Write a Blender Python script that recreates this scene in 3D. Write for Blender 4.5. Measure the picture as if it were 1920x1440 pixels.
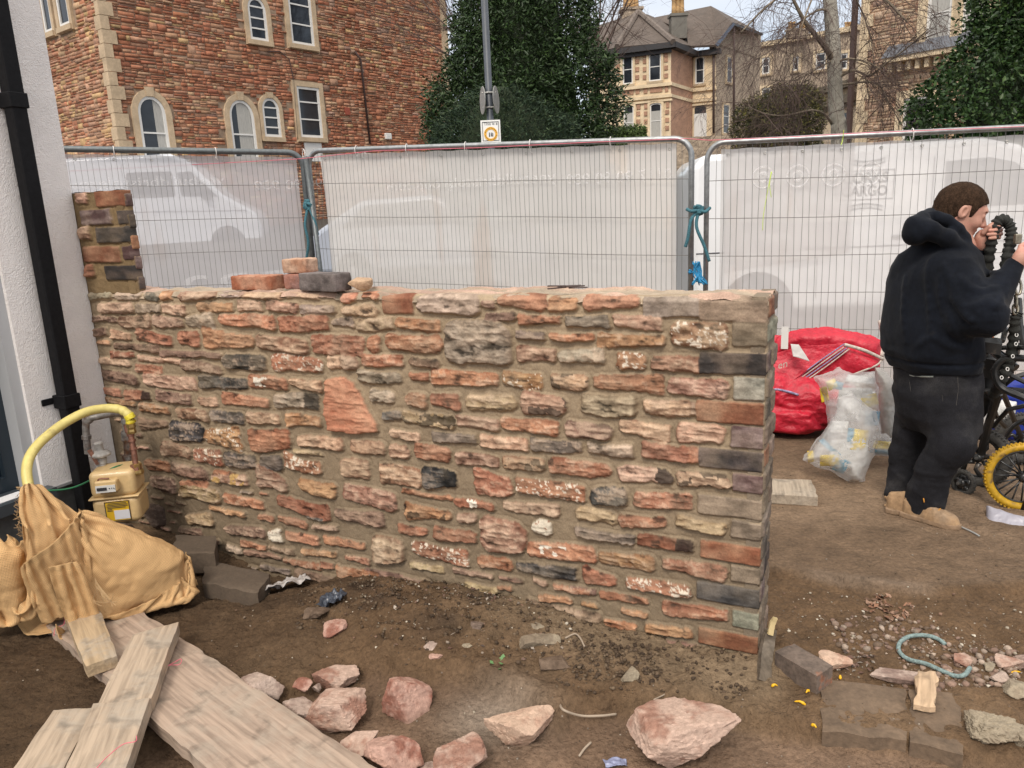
import bpy, math, random
import numpy as np
import openvdb
from math import radians, sin, cos, pi
random.seed(7); RNG = np.random.default_rng(11)
for _o in list(bpy.data.objects): bpy.data.objects.remove(_o)
SC = bpy.context.scene
# ------------------------------------------------------------ camera, world, sun, exposure
H, TH, RO, FPX = 1.62, radians(12.9), radians(2.64), 1442.0
_F = np.array([0, cos(TH), -sin(TH)]); _R0 = np.array([1., 0, 0]); _U0 = np.array([0, sin(TH), cos(TH)])
_R = cos(RO)*_R0 - sin(RO)*_U0; _U = cos(RO)*_U0 + sin(RO)*_R0; _C = np.array([0, 0, H])
cam = bpy.data.cameras.new('camera'); cam.sensor_width = 36; cam.lens = FPX/1920*36
cam.clip_start = .05; cam.clip_end = 2000
co = bpy.data.objects.new('camera', cam); SC.collection.objects.link(co)
from mathutils import Matrix, Vector
co.matrix_world = Matrix(((_R[0], _U[0], -_F[0], 0), (_R[1], _U[1], -_F[1], 0), (_R[2], _U[2], -_F[2], H), (0, 0, 0, 1)))
SC.camera = co
SUN_EL, SUN_AZ = radians(48), radians(196)      # azimuth clockwise from +Y
w = bpy.data.worlds.new('World'); SC.world = w; w.use_nodes = True
nt = w.node_tree; nt.nodes.clear()
def _n(t, **k):
    n = nt.nodes.new(t)
    for a, b in k.items(): setattr(n, a, b)
    return n
sky = _n('ShaderNodeTexSky', sky_type='NISHITA', sun_disc=False, sun_elevation=SUN_EL, sun_rotation=SUN_AZ, air_density=1.0, dust_density=2.5)
tc = _n('ShaderNodeTexCoord'); mp = _n('ShaderNodeMapping'); mp.inputs['Scale'].default_value = (1, 1, 3.2)
cl = _n('ShaderNodeTexNoise'); cl.inputs['Scale'].default_value = 2.6; cl.inputs['Detail'].default_value = 6
cr = _n('ShaderNodeValToRGB'); cr.color_ramp.elements[0].position = .36; cr.color_ramp.elements[0].color = (.45, .45, .45, 1)
cr.color_ramp.elements[1].position = .62; cr.color_ramp.elements[1].color = (1, 1, 1, 1)
mx = _n('ShaderNodeMixRGB')
sx = _n('ShaderNodeSeparateXYZ'); er = _n('ShaderNodeMapRange'); er.inputs[1].default_value = .25; er.inputs[2].default_value = .85; ec = _n('ShaderNodeMixRGB')
ec.inputs[1].default_value = (4.9, 5.15, 5.6, 1); ec.inputs[2].default_value = (11.5, 10.8, 9.8, 1)      # an overcast sky is brightest overhead
bg = _n('ShaderNodeBackground'); bg.inputs[1].default_value = .13; wo = _n('ShaderNodeOutputWorld')
L = nt.links.new
L(tc.outputs['Generated'], mp.inputs[0]); L(mp.outputs[0], cl.inputs[0]); L(cl.outputs[0], cr.inputs[0]); L(cr.outputs[0], mx.inputs[0])
L(tc.outputs['Generated'], sx.inputs[0]); L(sx.outputs[2], er.inputs[0]); L(er.outputs[0], ec.inputs[0]); L(ec.outputs[0], mx.inputs[2])
L(sky.outputs[0], mx.inputs[1]); L(mx.outputs[0], bg.inputs[0]); L(bg.outputs[0], wo.inputs[0])
sl = bpy.data.lights.new('sun', 'SUN'); sl.energy = 1.5; sl.angle = radians(16); sl.color = (1, .92, .82)
so = bpy.data.objects.new('sun', sl); SC.collection.objects.link(so)
_sd = Vector((sin(SUN_AZ)*cos(SUN_EL), cos(SUN_AZ)*cos(SUN_EL), sin(SUN_EL)))
so.rotation_euler = _sd.to_track_quat('Z', 'Y').to_euler(); so.location = (-4, -4, 9)
SC.view_settings.view_transform = 'Standard'; SC.view_settings.look = 'None'
SC.view_settings.exposure = 0.50; SC.view_settings.gamma = 1
SC.cycles.max_bounces = 8; SC.cycles.transparent_max_bounces = 24
# ------------------------------------------------------------ measuring: pixel of the 1920x1440 photo -> point
def ray(x, y): return _F + _R*(x-960)/FPX - _U*(y-720)/FPX
def atd(x, y, Y): d = ray(x, y); return _C + d*Y/d[1]
def onz(x, y, z=0.): d = ray(x, y); return _C + d*(z-H)/d[2]
def onpl(x, y, P, N): d = ray(x, y); return _C + d*(((P-_C)@N)/(d@N))
# ------------------------------------------------------------ noise
def _hash(ix, iy, iz, seed):
    h = (ix.astype(np.int64)*73856093) ^ (iy.astype(np.int64)*19349663) ^ (iz.astype(np.int64)*83492791) ^ (seed*2654435761)
    h &= 0xffffffff; h = ((h ^ (h >> 15))*2246822519) & 0xffffffff; h = ((h ^ (h >> 13))*3266489917) & 0xffffffff; h ^= h >> 16
    return h.astype(np.float64)/4294967295.*2-1
def vnoise(P, seed=0):
    P = np.asarray(P, float); I = np.floor(P); f = P-I; f = f*f*f*(f*(f*6-15)+10); I = I.astype(np.int64)
    r = 0
    for dx in (0, 1):
        wx = f[..., 0] if dx else 1-f[..., 0]
        for dy in (0, 1):
            wy = f[..., 1] if dy else 1-f[..., 1]
            for dz in (0, 1):
                wz = f[..., 2] if dz else 1-f[..., 2]
                r = r + wx*wy*wz*_hash(I[..., 0]+dx, I[..., 1]+dy, I[..., 2]+dz, seed)
    return r
def fbm(P, sc=1., octs=4, seed=0, gain=.5):
    P = np.asarray(P, float)*sc; a = 1.; r = 0; t = 0
    for o in range(octs): r = r+a*vnoise(P+o*17.3, seed+o); t += a; a *= gain; P = P*2.03
    return r/t
def ridge(P, sc=1., octs=3, seed=0):
    P = np.asarray(P, float)*sc; a = 1.; r = 0; t = 0
    for o in range(octs): r = r+a*(1-2*np.abs(vnoise(P+o*9.1, seed+o))); t += a; a *= .5; P = P*2.1
    return r/t
def sstep(a, b, x): t = np.clip((x-a)/(b-a), 0, 1); return t*t*(3-2*t)
def xyz(x, y, z=0.): return np.stack([x, y, np.zeros_like(x)+z], -1)
# ------------------------------------------------------------ objects
COL = SC.collection
ORIG = {}
def _link(o, parent, origin):
    COL.objects.link(o)
    if parent is None: o.location = origin; ORIG[o.name] = np.array(origin, float)
    else: o.parent = parent; ORIG[o.name] = ORIG[parent.name]
def tag(o, label=None, cat=None, group=None, kind=None):
    if label: o['label'] = label
    if cat: o['category'] = cat
    if group: o['group'] = group
    if kind: o['kind'] = kind
    return o
def thing(name, loc, label, cat, group=None):
    o = bpy.data.objects.new(name, None); o.empty_display_size = .1
    _link(o, None, tuple(float(v) for v in loc)); return tag(o, label, cat, group)
def put(name, V, F, m, parent=None, smooth=False, col=None, label=None, cat=None, group=None, kind=None, fmat=None, uv=None):
    """V in world space, F list of tuples or (n,k) array; returns the linked object"""
    V = np.asarray(V, float)
    if parent is None: org = np.array([(V[:, 0].min()+V[:, 0].max())/2, (V[:, 1].min()+V[:, 1].max())/2, V[:, 2].min()])
    else: org = ORIG[parent.name]
    me = bpy.data.meshes.new(name)
    VV = V-org
    if isinstance(F, np.ndarray):
        me.vertices.add(len(VV)); me.vertices.foreach_set('co', VV.ravel().astype(np.float32))
        k = F.shape[1]; me.loops.add(F.size); me.loops.foreach_set('vertex_index', F.ravel().astype(np.int32))
        me.polygons.add(len(F)); me.polygons.foreach_set('loop_start', (np.arange(len(F))*k).astype(np.int32))
        me.polygons.foreach_set('loop_total', np.full(len(F), k, np.int32)); me.update(calc_edges=True)
    else:
        me.from_pydata([tuple(v) for v in VV], [], [tuple(f) for f in F]); me.update()
    if col is not None:
        col = np.asarray(col, float)
        dom = 'POINT' if len(col) == len(V) else 'FACE'
        if dom == 'FACE':
            a = me.attributes.new('Col', 'FLOAT_COLOR', 'FACE')
        else: a = me.attributes.new('Col', 'FLOAT_COLOR', 'POINT')
        c4 = np.ones((len(col), 4), np.float32); c4[:, :3] = col; a.data.foreach_set('color', c4.ravel())
    for mm in (m if isinstance(m, (list, tuple)) else [m]): me.materials.append(mm)
    if fmat is not None: me.polygons.foreach_set('material_index', np.asarray(fmat, np.int32))
    if smooth: me.polygons.foreach_set('use_smooth', np.ones(len(me.polygons), bool))
    me.validate(); me.update()
    o = bpy.data.objects.new(name, me); _link(o, parent, org); return tag(o, label, cat, group, kind)
def gridF(nu, nv, flip=False):
    i = np.arange(nu*nv).reshape(nu, nv)
    a, b, c, d = i[:-1, :-1].ravel(), i[1:, :-1].ravel(), i[1:, 1:].ravel(), i[:-1, 1:].ravel()
    return np.stack([a, d, c, b] if flip else [a, b, c, d], 1)
class MB:
    def __init__(s): s.v = []; s.f = []; s.n = 0; s.c = []; s.m = []
    def add(s, V, F, col=None, mi=0):
        V = np.asarray(V, float); s.v.append(V); s.f += [tuple(int(j)+s.n for j in f) for f in F]; s.n += len(V)
        s.c += [tuple(col) if col is not None else (1, 1, 1)]*len(F); s.m += [mi]*len(F); return s
    def frame(s, O, X, Y, Z, lo, hi, col=None, mi=0, ch=0.):
        """box between lo and hi in the frame O + a X + b Y + c Z, optional chamfer on the front (+Y)"""
        O, X, Y, Z = map(lambda q: np.asarray(q, float), (O, X, Y, Z)); P = []
        for c in (lo[2], hi[2]):
            for b in (lo[1], hi[1]):
                for a in (lo[0], hi[0]): P.append(O+a*X+b*Y+c*Z)
        return s.add(P, [(0, 2, 3, 1), (4, 5, 7, 6), (0, 1, 5, 4), (2, 6, 7, 3), (0, 4, 6, 2), (1, 3, 7, 5)], col, mi)
    def box(s, c, size, rz=0., col=None, mi=0, rx=0., ry=0.):
        M = np.array(Matrix.Rotation(rz, 3, 'Z') @ Matrix.Rotation(ry, 3, 'Y') @ Matrix.Rotation(rx, 3, 'X'))
        h = np.array(size)/2.; return s.frame(c, M[:, 0], M[:, 1], M[:, 2], -h, h, col, mi)
    def tube(s, pts, r, n=8, col=None, mi=0, closed=False, cap=True):
        P = np.asarray(pts, float); k = len(P); R = np.full(k, r) if np.isscalar(r) else np.asarray(r, float)
        T = np.gradient(P, axis=0) if not closed else np.roll(P, -1, 0)-np.roll(P, 1, 0)
        T /= np.linalg.norm(T, axis=1)[:, None]+1e-12
        up = np.array([0, 0, 1.]) if abs(T[0][2]) < .9 else np.array([1., 0, 0])
        A = np.cross(T[0], up); A /= np.linalg.norm(A); V = []
        for i in range(k):
            A = A-T[i]*(A@T[i]); A /= np.linalg.norm(A)+1e-12; B = np.cross(T[i], A)
            for j in range(n): t = 2*pi*j/n; V.append(P[i]+R[i]*(cos(t)*A+sin(t)*B))
        F = []
        for i in range(k-1+(1 if closed else 0)):
            for j in range(n):
                a = i*n+j; b = i*n+(j+1) % n; i2 = (i+1) % k; F.append((a, b, i2*n+(j+1) % n, i2*n+j))
        if cap and not closed: F.append(tuple(range(n-1, -1, -1))); F.append(tuple((k-1)*n+j for j in range(n)))
        return s.add(V, F, col, mi)
    def lathe(s, O, ax, prof, n=16, col=None, mi=0):
        """prof: list of (r, h) along ax"""
        ax = np.asarray(ax, float); ax /= np.linalg.norm(ax); up = np.array([0, 0, 1.]) if abs(ax[2]) < .9 else np.array([1., 0, 0])
        A = np.cross(ax, up); A /= np.linalg.norm(A); B = np.cross(ax, A); V = []
        for r, h in prof:
            for j in range(n): t = 2*pi*j/n; V.append(np.asarray(O)+ax*h+r*(cos(t)*A+sin(t)*B))
        F = [(i*n+j, i*n+(j+1) % n, (i+1)*n+(j+1) % n, (i+1)*n+j) for i in range(len(prof)-1) for j in range(n)]
        F.append(tuple(range(n-1, -1, -1))); F.append(tuple((len(prof)-1)*n+j for j in range(n)))
        return s.add(V, F, col, mi)
    def build(s, name, m, parent=None, smooth=False, usecol=False, **k):
        o = put(name, np.concatenate(s.v), s.f, m, parent, smooth, col=np.array(s.c) if usecol else None, fmat=s.m if isinstance(m, (list, tuple)) else None, **k)
        return o
def smooth_by_angle(o, deg=40):
    me = o.data; me.polygons.foreach_set('use_smooth', np.ones(len(me.polygons), bool))
    me.set_sharp_from_angle(angle=radians(deg)); return o
def bevel(o, w=.004, seg=2):
    b = o.modifiers.new('bevel', 'BEVEL'); b.width = w; b.segments = seg; b.limit_method = 'ANGLE'; b.angle_limit = radians(35); return o
# ------------------------------------------------------------ signed-distance sculpting
def sd_caps(P, a, b, ra, rb):
    a = np.asarray(a, float); b = np.asarray(b, float); ab = b-a; t = np.clip(((P-a)@ab)/(ab@ab+1e-12), 0, 1)
    return np.linalg.norm(P-a-t[..., None]*ab, axis=-1)-(ra+(rb-ra)*t)
def sd_ell(P, c, r, M=None):
    q = P-np.asarray(c, float)
    if M is not None: q = q@np.asarray(M)          # columns of M are the axes
    r = np.asarray(r, float); k = np.linalg.norm(q/r, axis=-1); k2 = np.linalg.norm(q/(r*r), axis=-1)
    return k*(k-1)/(k2+1e-9)
def sd_box(P, c, h, M=None, r=.01):
    q = P-np.asarray(c, float)
    if M is not None: q = q@np.asarray(M)
    q = np.abs(q)-(np.asarray(h, float)-r)
    return np.linalg.norm(np.maximum(q, 0), axis=-1)+np.minimum(q.max(-1), 0)-r
def smin(a, b, k):
    h = np.clip(.5+.5*(b-a)/k, 0, 1); return b*(1-h)+a*h-k*h*(1-h)
def smax(a, b, k): return -smin(-a, -b, k)
def sdf_mesh(fn, lo, hi, vox):
    lo = np.asarray(lo, float); hi = np.asarray(hi, float); n = np.ceil((hi-lo)/vox).astype(int)+1
    out = np.empty(n, np.float32); ys = lo[1]+vox*np.arange(n[1]); zs = lo[2]+vox*np.arange(n[2])
    ch = max(1, int(400000/(n[1]*n[2])))
    for i in range(0, n[0], ch):
        xs = lo[0]+vox*np.arange(i, min(i+ch, n[0])); G = np.stack(np.meshgrid(xs, ys, zs, indexing='ij'), -1)
        out[i:i+len(xs)] = fn(G)
    out = np.clip(out, -4*vox, 4*vox)
    out[0] = out[-1] = out[:, 0] = out[:, -1] = out[:, :, 0] = out[:, :, -1] = 4*vox
    g = openvdb.FloatGrid(4*vox); g.copyFromArray(out)
    V, Q = g.convertToQuads(0.0)
    return np.asarray(V, float)*vox+lo, np.asarray(Q, np.int64)[:, ::-1].copy()
def axes(f, up=(0, 0, 1)):
    f = np.asarray(f, float); f = f/np.linalg.norm(f); s = np.cross(up, f); s /= np.linalg.norm(s); u = np.cross(f, s)
    return np.stack([f, s, u], 1)          # columns forward, left, up
# ------------------------------------------------------------ materials
def mat(name, col=(.5, .5, .5), rough=.8, metal=0., vcol=False, nz=None, bump=None, spec=.5, alpha=None, coat=0., col2=None, sheen=0., stretch=None):
    """nz=(scale, low, high): multiplies the colour by noise; bump = list of (scale, strength, distance)"""
    m = bpy.data.materials.new(name); m.use_nodes = True; t = m.node_tree; b = t.nodes['Principled BSDF']
    N = t.nodes.new; K = t.links.new
    tc = N('ShaderNodeTexCoord'); co_ = tc.outputs['Object']
    if stretch is not None:
        mpn = N('ShaderNodeMapping'); mpn.inputs['Scale'].default_value = stretch; K(co_, mpn.inputs[0]); co_ = mpn.outputs[0]
    if vcol: at = N('ShaderNodeAttribute'); at.attribute_name = 'Col'; c = at.outputs['Color']
    else: rg = N('ShaderNodeRGB'); rg.outputs[0].default_value = (*col, 1); c = rg.outputs[0]
    if col2 is not None:
        n2 = N('ShaderNodeTexNoise'); n2.inputs['Scale'].default_value = col2[1]; n2.inputs['Detail'].default_value = 5; K(co_, n2.inputs[0])
        r2 = N('ShaderNodeValToRGB'); r2.color_ramp.elements[0].position = col2[2]; r2.color_ramp.elements[1].position = col2[3]; K(n2.outputs[0], r2.inputs[0])
        m2 = N('ShaderNodeMixRGB'); K(r2.outputs[0], m2.inputs[0]); K(c, m2.inputs[1]); m2.inputs[2].default_value = (*col2[0], 1); c = m2.outputs[0]
    for q in ([nz] if nz and not isinstance(nz[0], (tuple, list)) else (nz or [])):
        n = N('ShaderNodeTexNoise'); n.inputs['Scale'].default_value = q[0]; n.inputs['Detail'].default_value = 6; n.inputs['Roughness'].default_value = .6; K(co_, n.inputs[0])
        mr = N('ShaderNodeMapRange'); mr.inputs[1].default_value = .3; mr.inputs[2].default_value = .7; mr.inputs[3].default_value = q[1]; mr.inputs[4].default_value = q[2]; K(n.outputs[0], mr.inputs[0])
        mm = N('ShaderNodeVectorMath'); mm.operation = 'SCALE'; K(c, mm.inputs[0]); K(mr.outputs[0], mm.inputs['Scale']); c = mm.outputs[0]
    K(c, b.inputs['Base Color'])
    b.inputs['Roughness'].default_value = rough; b.inputs['Metallic'].default_value = metal
    b.inputs['Specular IOR Level'].default_value = spec; b.inputs['Coat Weight'].default_value = coat
    if sheen: b.inputs['Sheen Weight'].default_value = sheen
    prev = None
    for q in (bump or []):
        n = N('ShaderNodeTexNoise'); n.inputs['Scale'].default_value = q[0]; n.inputs['Detail'].default_value = 5; K(co_, n.inputs[0])
        bp = N('ShaderNodeBump'); bp.inputs['Strength'].default_value = q[1]; bp.inputs['Distance'].default_value = q[2]; K(n.outputs[0], bp.inputs['Height'])
        if prev: K(prev, bp.inputs['Normal'])
        prev = bp.outputs[0]
    if prev: K(prev, b.inputs['Normal'])
    if alpha is not None: b.inputs['Alpha'].default_value = alpha
    return m
# ============================================================ GROUND
WA = radians(26)
WP = np.array([0.831, 2.452, 0.]); WU = np.array([-cos(WA), sin(WA), 0]); WN = np.array([-sin(WA), -cos(WA), 0])   # wall: corner, along (to the left), outward
ZZ = np.array([0, 0, 1.])
def wall_uw(x, y):
    dx = x-WP[0]; dy = y-WP[1]; return dx*WU[0]+dy*WU[1], dx*WN[0]+dy*WN[1]
_su = [-1.5, -.3, 0, .33, .65, .88, 1.22, 1.66, 1.97, 2.3, 2.54, 2.9, 3.4]
_sz = [0, 0, -.005, -.02, -.02, .012, .045, .015, -.055, -.085, -.01, .05, .06]
_cx = np.array([-3.5, -1.6, -1.0, -.62, -.2, .1, .52, .93, 1.26, 1.9, 4.]); _cy = np.array([1.6, 1.9, 2.3, 2.52, 2.42, 2.2, 2.26, 2.06, 1.95, 1.86, 1.6])
def terrain(x, y):
    x = np.asarray(x, float); y = np.asarray(y, float)
    z = .088*np.maximum(0, np.minimum(y, 70)-8.5)
    u, n = wall_uw(x, y)
    inside = (u > -.35) & (u < 3.6)
    zz = np.interp(u, _su, _sz); z = z+zz*np.exp(-np.maximum(n, 0)**2/.12)*np.where(n > -.3, 1, 0)*sstep(-.5, -.1, u)
    z = z+.10*sstep(3.6, 5.2, y)*sstep(.4, -2.5, x)
    P = xyz(x, y); near = sstep(9, 6.5, y)*sstep(7, 5, np.abs(x))
    # step in the foreground: the trodden slab in front sits lower than the soil
    ly = np.interp(x, _cx, _cy)+.035*vnoise(P*5, 3)+.012*vnoise(P*18, 33)
    z = z-.055*sstep(.05, -.03, y-ly)*near
    # slab floor behind the broken edge on the right
    sy = np.where(x < 1.67, 3.08-(x-1.08)*.41, 2.84+(x-1.67)*.03)+.02*vnoise(P*9, 8)
    slab = sstep(-.02, .03, y-sy)*sstep(.7, .8, x)
    z = z+.03*slab*near
    fg = sstep(.02, -.06, y-ly)
    rough = np.clip(1-slab-.85*fg, 0, 1)
    mound = np.exp(-((u-1.25)/.75)**2-((n-.28)/.3)**2)
    z = z+near*(.075*mound*(n > 0)+rough*(.022*fbm(P, 4, 4, 5)+.013*ridge(P, 20, 3, 6)+.022*mound*fbm(P, 26, 3, 12)))
    z = z+near*(1-rough)*(.006*fbm(P, 3, 3, 7)+.0028*fbm(P, 30, 3, 9))
    # trowelled mortar fillet at the foot of the wall, right part
    fil = sstep(.34, .0, n)*(n > -.05)*sstep(1.3, .7, u)*sstep(-.14, -.02, u)
    z = z+fil*.03*near
    return z
def ground_z(x, y): return float(terrain(np.array([x]), np.array([y]))[0])
def og(x, y, it=6):
    p = onz(x, y, 0)
    for _ in range(it): p = onz(x, y, ground_z(p[0], p[1]))
    return p
def _ax(a, b, d, ext):
    c = np.arange(a, b, d); g = d*1.16**np.arange(1, 60); g = np.cumsum(g); g = g[g < ext]
    return np.concatenate([a-g[::-1], c, c[-1]+g])
gx = _ax(-2.9, 4.1, .0125, 400); gy = _ax(1.5, 5.9, .0125, 400)
GX, GY = np.meshgrid(gx, gy, indexing='ij'); GZ = terrain(GX, GY)
V = np.stack([GX, GY, GZ], -1).reshape(-1, 3)
P = xyz(GX, GY); u_, n_ = wall_uw(GX, GY)
ly = np.interp(GX, _cx, _cy)+.035*vnoise(P*5, 3)+.012*vnoise(P*18, 33)
c_mud = np.array([.125, .083, .050]); c_dry = np.array([.215, .155, .102]); c_dk = np.array([.045, .031, .022]); c_sand = np.array([.21, .165, .115]); c_fg = np.array([.130, .088, .060])
k1 = sstep(-.25, .45, fbm(P, 1.3, 5, 21))[..., None]; C = c_mud*(1-k1)+c_dry*k1*.9+c_mud*k1*.1
fg = sstep(.02, -.05, GY-ly)[..., None]; k2 = sstep(-.3, .5, fbm(P, 2.6, 5, 24))[..., None]
C = C*(1-fg)+fg*(c_fg*(1-k2)+np.array([.19, .135, .098])*k2)
pale = np.exp(-((GX+.12)/.16)**2-((GY-2.25)/.12)**2)[..., None]*.8; C = C*(1-pale)+pale*np.array([.30, .265, .23])
slab = (sstep(0, .06, GY-np.where(GX < 1.67, 3.08-(GX-1.08)*.41, 2.84+(GX-1.67)*.03))*sstep(.7, .8, GX))[..., None]
C = C*(1-slab)+slab*(np.array([.155, .112, .078])*(1-k1)+np.array([.235, .175, .125])*k1)
u2 = np.exp(-((GY-np.where(GX < 1.67, 3.1-(GX-1.08)*.41, 2.86))/.035)**2)*sstep(1.15, 1.3, GX)*sstep(1.75, 1.6, GX); C = C+u2[..., None]*.05
mound = (np.exp(-((u_-1.35)/.8)**2-((n_-.22)/.24)**2)*(n_ > 0))[..., None]
dk = mound*sstep(-.3, .35, fbm(P, 6, 4, 31))[..., None]*.9; C = C*(1-dk)+c_dk*dk
fil = (sstep(.42, .05, n_+.1*fbm(P, 5, 3, 40))*sstep(1.5, .6, u_)*sstep(-.2, -.02, u_)*(n_ > -.1))[..., None]; C = C*(1-fil*.9)+c_sand*fil*.9
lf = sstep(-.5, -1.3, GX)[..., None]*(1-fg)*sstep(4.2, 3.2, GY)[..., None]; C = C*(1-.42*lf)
road = sstep(6.3, 7.0, GY)[..., None]; C = C*(1-road)+road*np.array([.09, .088, .085])
C = C*(1+.2*fbm(P, 12, 4, 60)[..., None])
m_ground = mat('mud', vcol=True, rough=.88, nz=[(9, .8, 1.2), (70, .72, 1.25)], bump=[(16, .7, .03), (45, .8, .018), (190, .7, .005)], spec=.22)
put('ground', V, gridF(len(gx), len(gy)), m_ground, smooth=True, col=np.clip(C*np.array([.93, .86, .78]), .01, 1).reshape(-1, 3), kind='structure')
del GX, GY, GZ, V, P, C
# ============================================================ GARDEN WALL (the rubble stone wall being built)
PAL = dict(X=((.34, .125, .07), (.50, .275, .175)), r=((.22, .070, .032), (.38, .165, .090)), p=((.23, .100, .056), (.50, .325, .215)), o=((.28, .115, .045), (.44, .24, .115)),
           b=((.10, .052, .036), (.24, .14, .095)), d=((.04, .034, .032), (.20, .155, .125)), k=((.012, .012, .014), (.095, .092, .09)),
           g=((.20, .145, .10), (.40, .315, .24)), y=((.25, .145, .06), (.45, .33, .185)), m=((.09, .045, .045), (.26, .185, .175)),
           G=((.12, .125, .09), (.38, .38, .29)), O=((.26, .085, .038), (.37, .165, .08)), D=((.045, .04, .038), (.12, .09, .075)), T=((.17, .125, .09), (.29, .215, .16)))
CA = """495 620 330 70 g;645 790 330 70 g;815 900 340 60 d;905 970 345 50 o;1000 1210 330 80 p;1225 1340 325 60 g;1345 1580 335 60 p;1600 1790 335 50 p
560 755 412 60 p;765 905 415 50 g;918 1045 420 55 p;1105 1310 408 50 o;1335 1480 405 60 p;1500 1680 408 60 p;1690 1890 418 50 g
520 655 475 30 b;660 855 487 70 p;862 1030 490 60 p;1045 1205 490 80 g;1230 1550 485 70 r;1565 1850 500 90 r;1870 1985 495 50 g
525 600 545 45 b;625 735 565 45 p;770 970 577 65 r;1000 1120 585 80 r;1135 1430 590 90 o;1445 1730 615 85 p;1750 2050 620 110 r
545 620 605 25 o;640 900 635 40 b;625 760 675 35 r;905 1240 675 35 b;1255 1500 715 85 D;1530 1810 725 90 rw;1840 1995 720 75 p
560 735 715 40 p;770 915 752 45 r;780 1020 705 30 p;1025 1245 745 55 b
565 775 800 60 b;815 1100 825 75 p;1120 1395 832 70 k;1405 1615 830 75 rW;1625 1815 840 55 p
590 680 885 45 r;705 850 900 55 re;885 1075 915 65 b;1115 1225 935 55 p;1250 1520 932 60 r;1545 1800 940 85 ge
600 765 940 30 o;790 950 975 45 o;1000 1165 1010 60 p;1185 1370 1025 65 d;1390 1575 1030 65 p;1610 1810 1045 60 o
780 940 1060 50 b;955 1145 1105 105 k;1150 1355 1140 105 ow;1400 1640 1150 120 r;1675 1930 1165 65 p
900 1075 1215 75 p;1095 1250 1245 80 rw;1270 1440 1270 80 k;1470 1590 1280 85 D;1600 1805 1290 75 rw;1660 1815 1222 25 y
820 960 1300 60 r;970 1170 1330 65 b;1205 1385 1365 55 r;1450 1620 1385 105 p;1690 1890 1420 80 o;1020 1170 1405 45 r;850 990 1395 65 b"""
CB = """0 80 345 70 r;110 210 345 40 r;230 395 380 115 Ob;415 770 385 115 g;780 865 390 45 b;870 1155 378 75 r;1160 1340 385 80 o;1370 1680 375 85 r;1700 2005 405 105 gb
5 205 430 60 p;810 990 462 45 b;1005 1240 475 50 r;1265 1510 485 65 d;1535 1795 485 75 p
75 295 505 70 p;310 555 505 70 o;985 1140 565 45 d;1175 1425 572 45 r;1440 1805 590 70 o
155 220 610 105 r;245 565 608 95 r;578 955 610 245 gB
985 1205 672 80 p;1215 1490 680 80 g;1550 1705 705 95 ow;1730 2090 725 90 p
0 105 718 80 p;120 350 705 65 r;385 550 718 45 b
90 340 800 70 g;390 490 797 50 r;495 885 805 85 O;910 1135 815 90 ow;1180 1395 825 90 pk;1420 1810 830 95 r
160 305 908 75 g;365 480 930 75 r;500 670 930 80 r;705 985 945 85 y;1005 1270 950 120 pd;1350 1655 955 120 g;1695 2030 975 75 p
230 345 1020 50 k;350 625 1040 75 yk;635 890 1055 70 p;900 1215 1070 80 r;1250 1515 1100 90 b;1560 1850 1095 85 p
270 445 1128 50 p;510 755 1145 55 d;780 1050 1170 70 p;1065 1355 1190 70 d;1390 1640 1210 70 g;1690 2020 1225 85 r
45 250 1195 75 p;270 385 1220 75 p;410 620 1225 85 r;650 880 1265 70 p;905 1140 1285 75 pd;1165 1520 1310 85 r;1555 1860 1350 85 pe
0 160 1315 105 p;215 445 1355 110 p;455 655 1370 105 ke;750 955 1400 125 r"""
CR = """1255 1366 627 48 pw;1375 1437 627 44 Tb;1312 1439 578 46 Tb;1313 1434 682 38 Db;1250 1366 726 35 p;1377 1431 729 40 Gb;1205 1298 765 28 p;1307 1430 773 38 Ob;1268 1360 813 38 p;1373 1428 820 38 mb;1203 1293 848 30 r;1311 1427 862 34 Db"""
CH = """640 985 135 90 pd;1010 1195 160 105 mb;90 340 240 115 k;380 740 265 105 r;785 1190 310 115 Tb;0 260 365 85 y;270 580 400 75 r;635 960 425 75 y;1000 1190 460 100 Tb
0 375 490 65 d;390 745 540 70 re;800 1190 605 105 Ob;140 505 650 95 o;550 970 700 85 r;1000 1185 745 95 Tb;40 265 765 90 O;315 740 820 80 rw;780 1180 875 110 kb
-40 130 845 40 b;150 470 895 45 r;565 960 985 85 O;1010 1180 1040 95 Gb;30 130 940 30 o;290 460 990 40 o;170 380 1070 50 o;440 750 1105 60 o;790 1175 1170 95 Ob;0 150 1015 60 b;360 560 1210 45 r;580 930 1230 60 b"""
CG = """1015 1550 230 125 rw;135 530 275 35 r;545 850 350 60 rW;920 1355 375 85 p;150 515 415 95 od;560 720 455 75 p;758 1100 590 265 pB;1145 1295 530 120 w;105 325 545 70 r;385 715 585 95 r;1110 1630 715 125 OW
210 640 720 110 rw;715 990 800 90 O;1015 1480 855 80 k;200 460 835 50 y;530 830 880 40 b;625 870 1000 60 y;885 1065 930 35 b;870 980 1000 30 r;1190 1440 1075 50 o;1310 1590 1005 45 r;1095 1660 1175 80 b;-140 340 915 45 b"""
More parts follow.
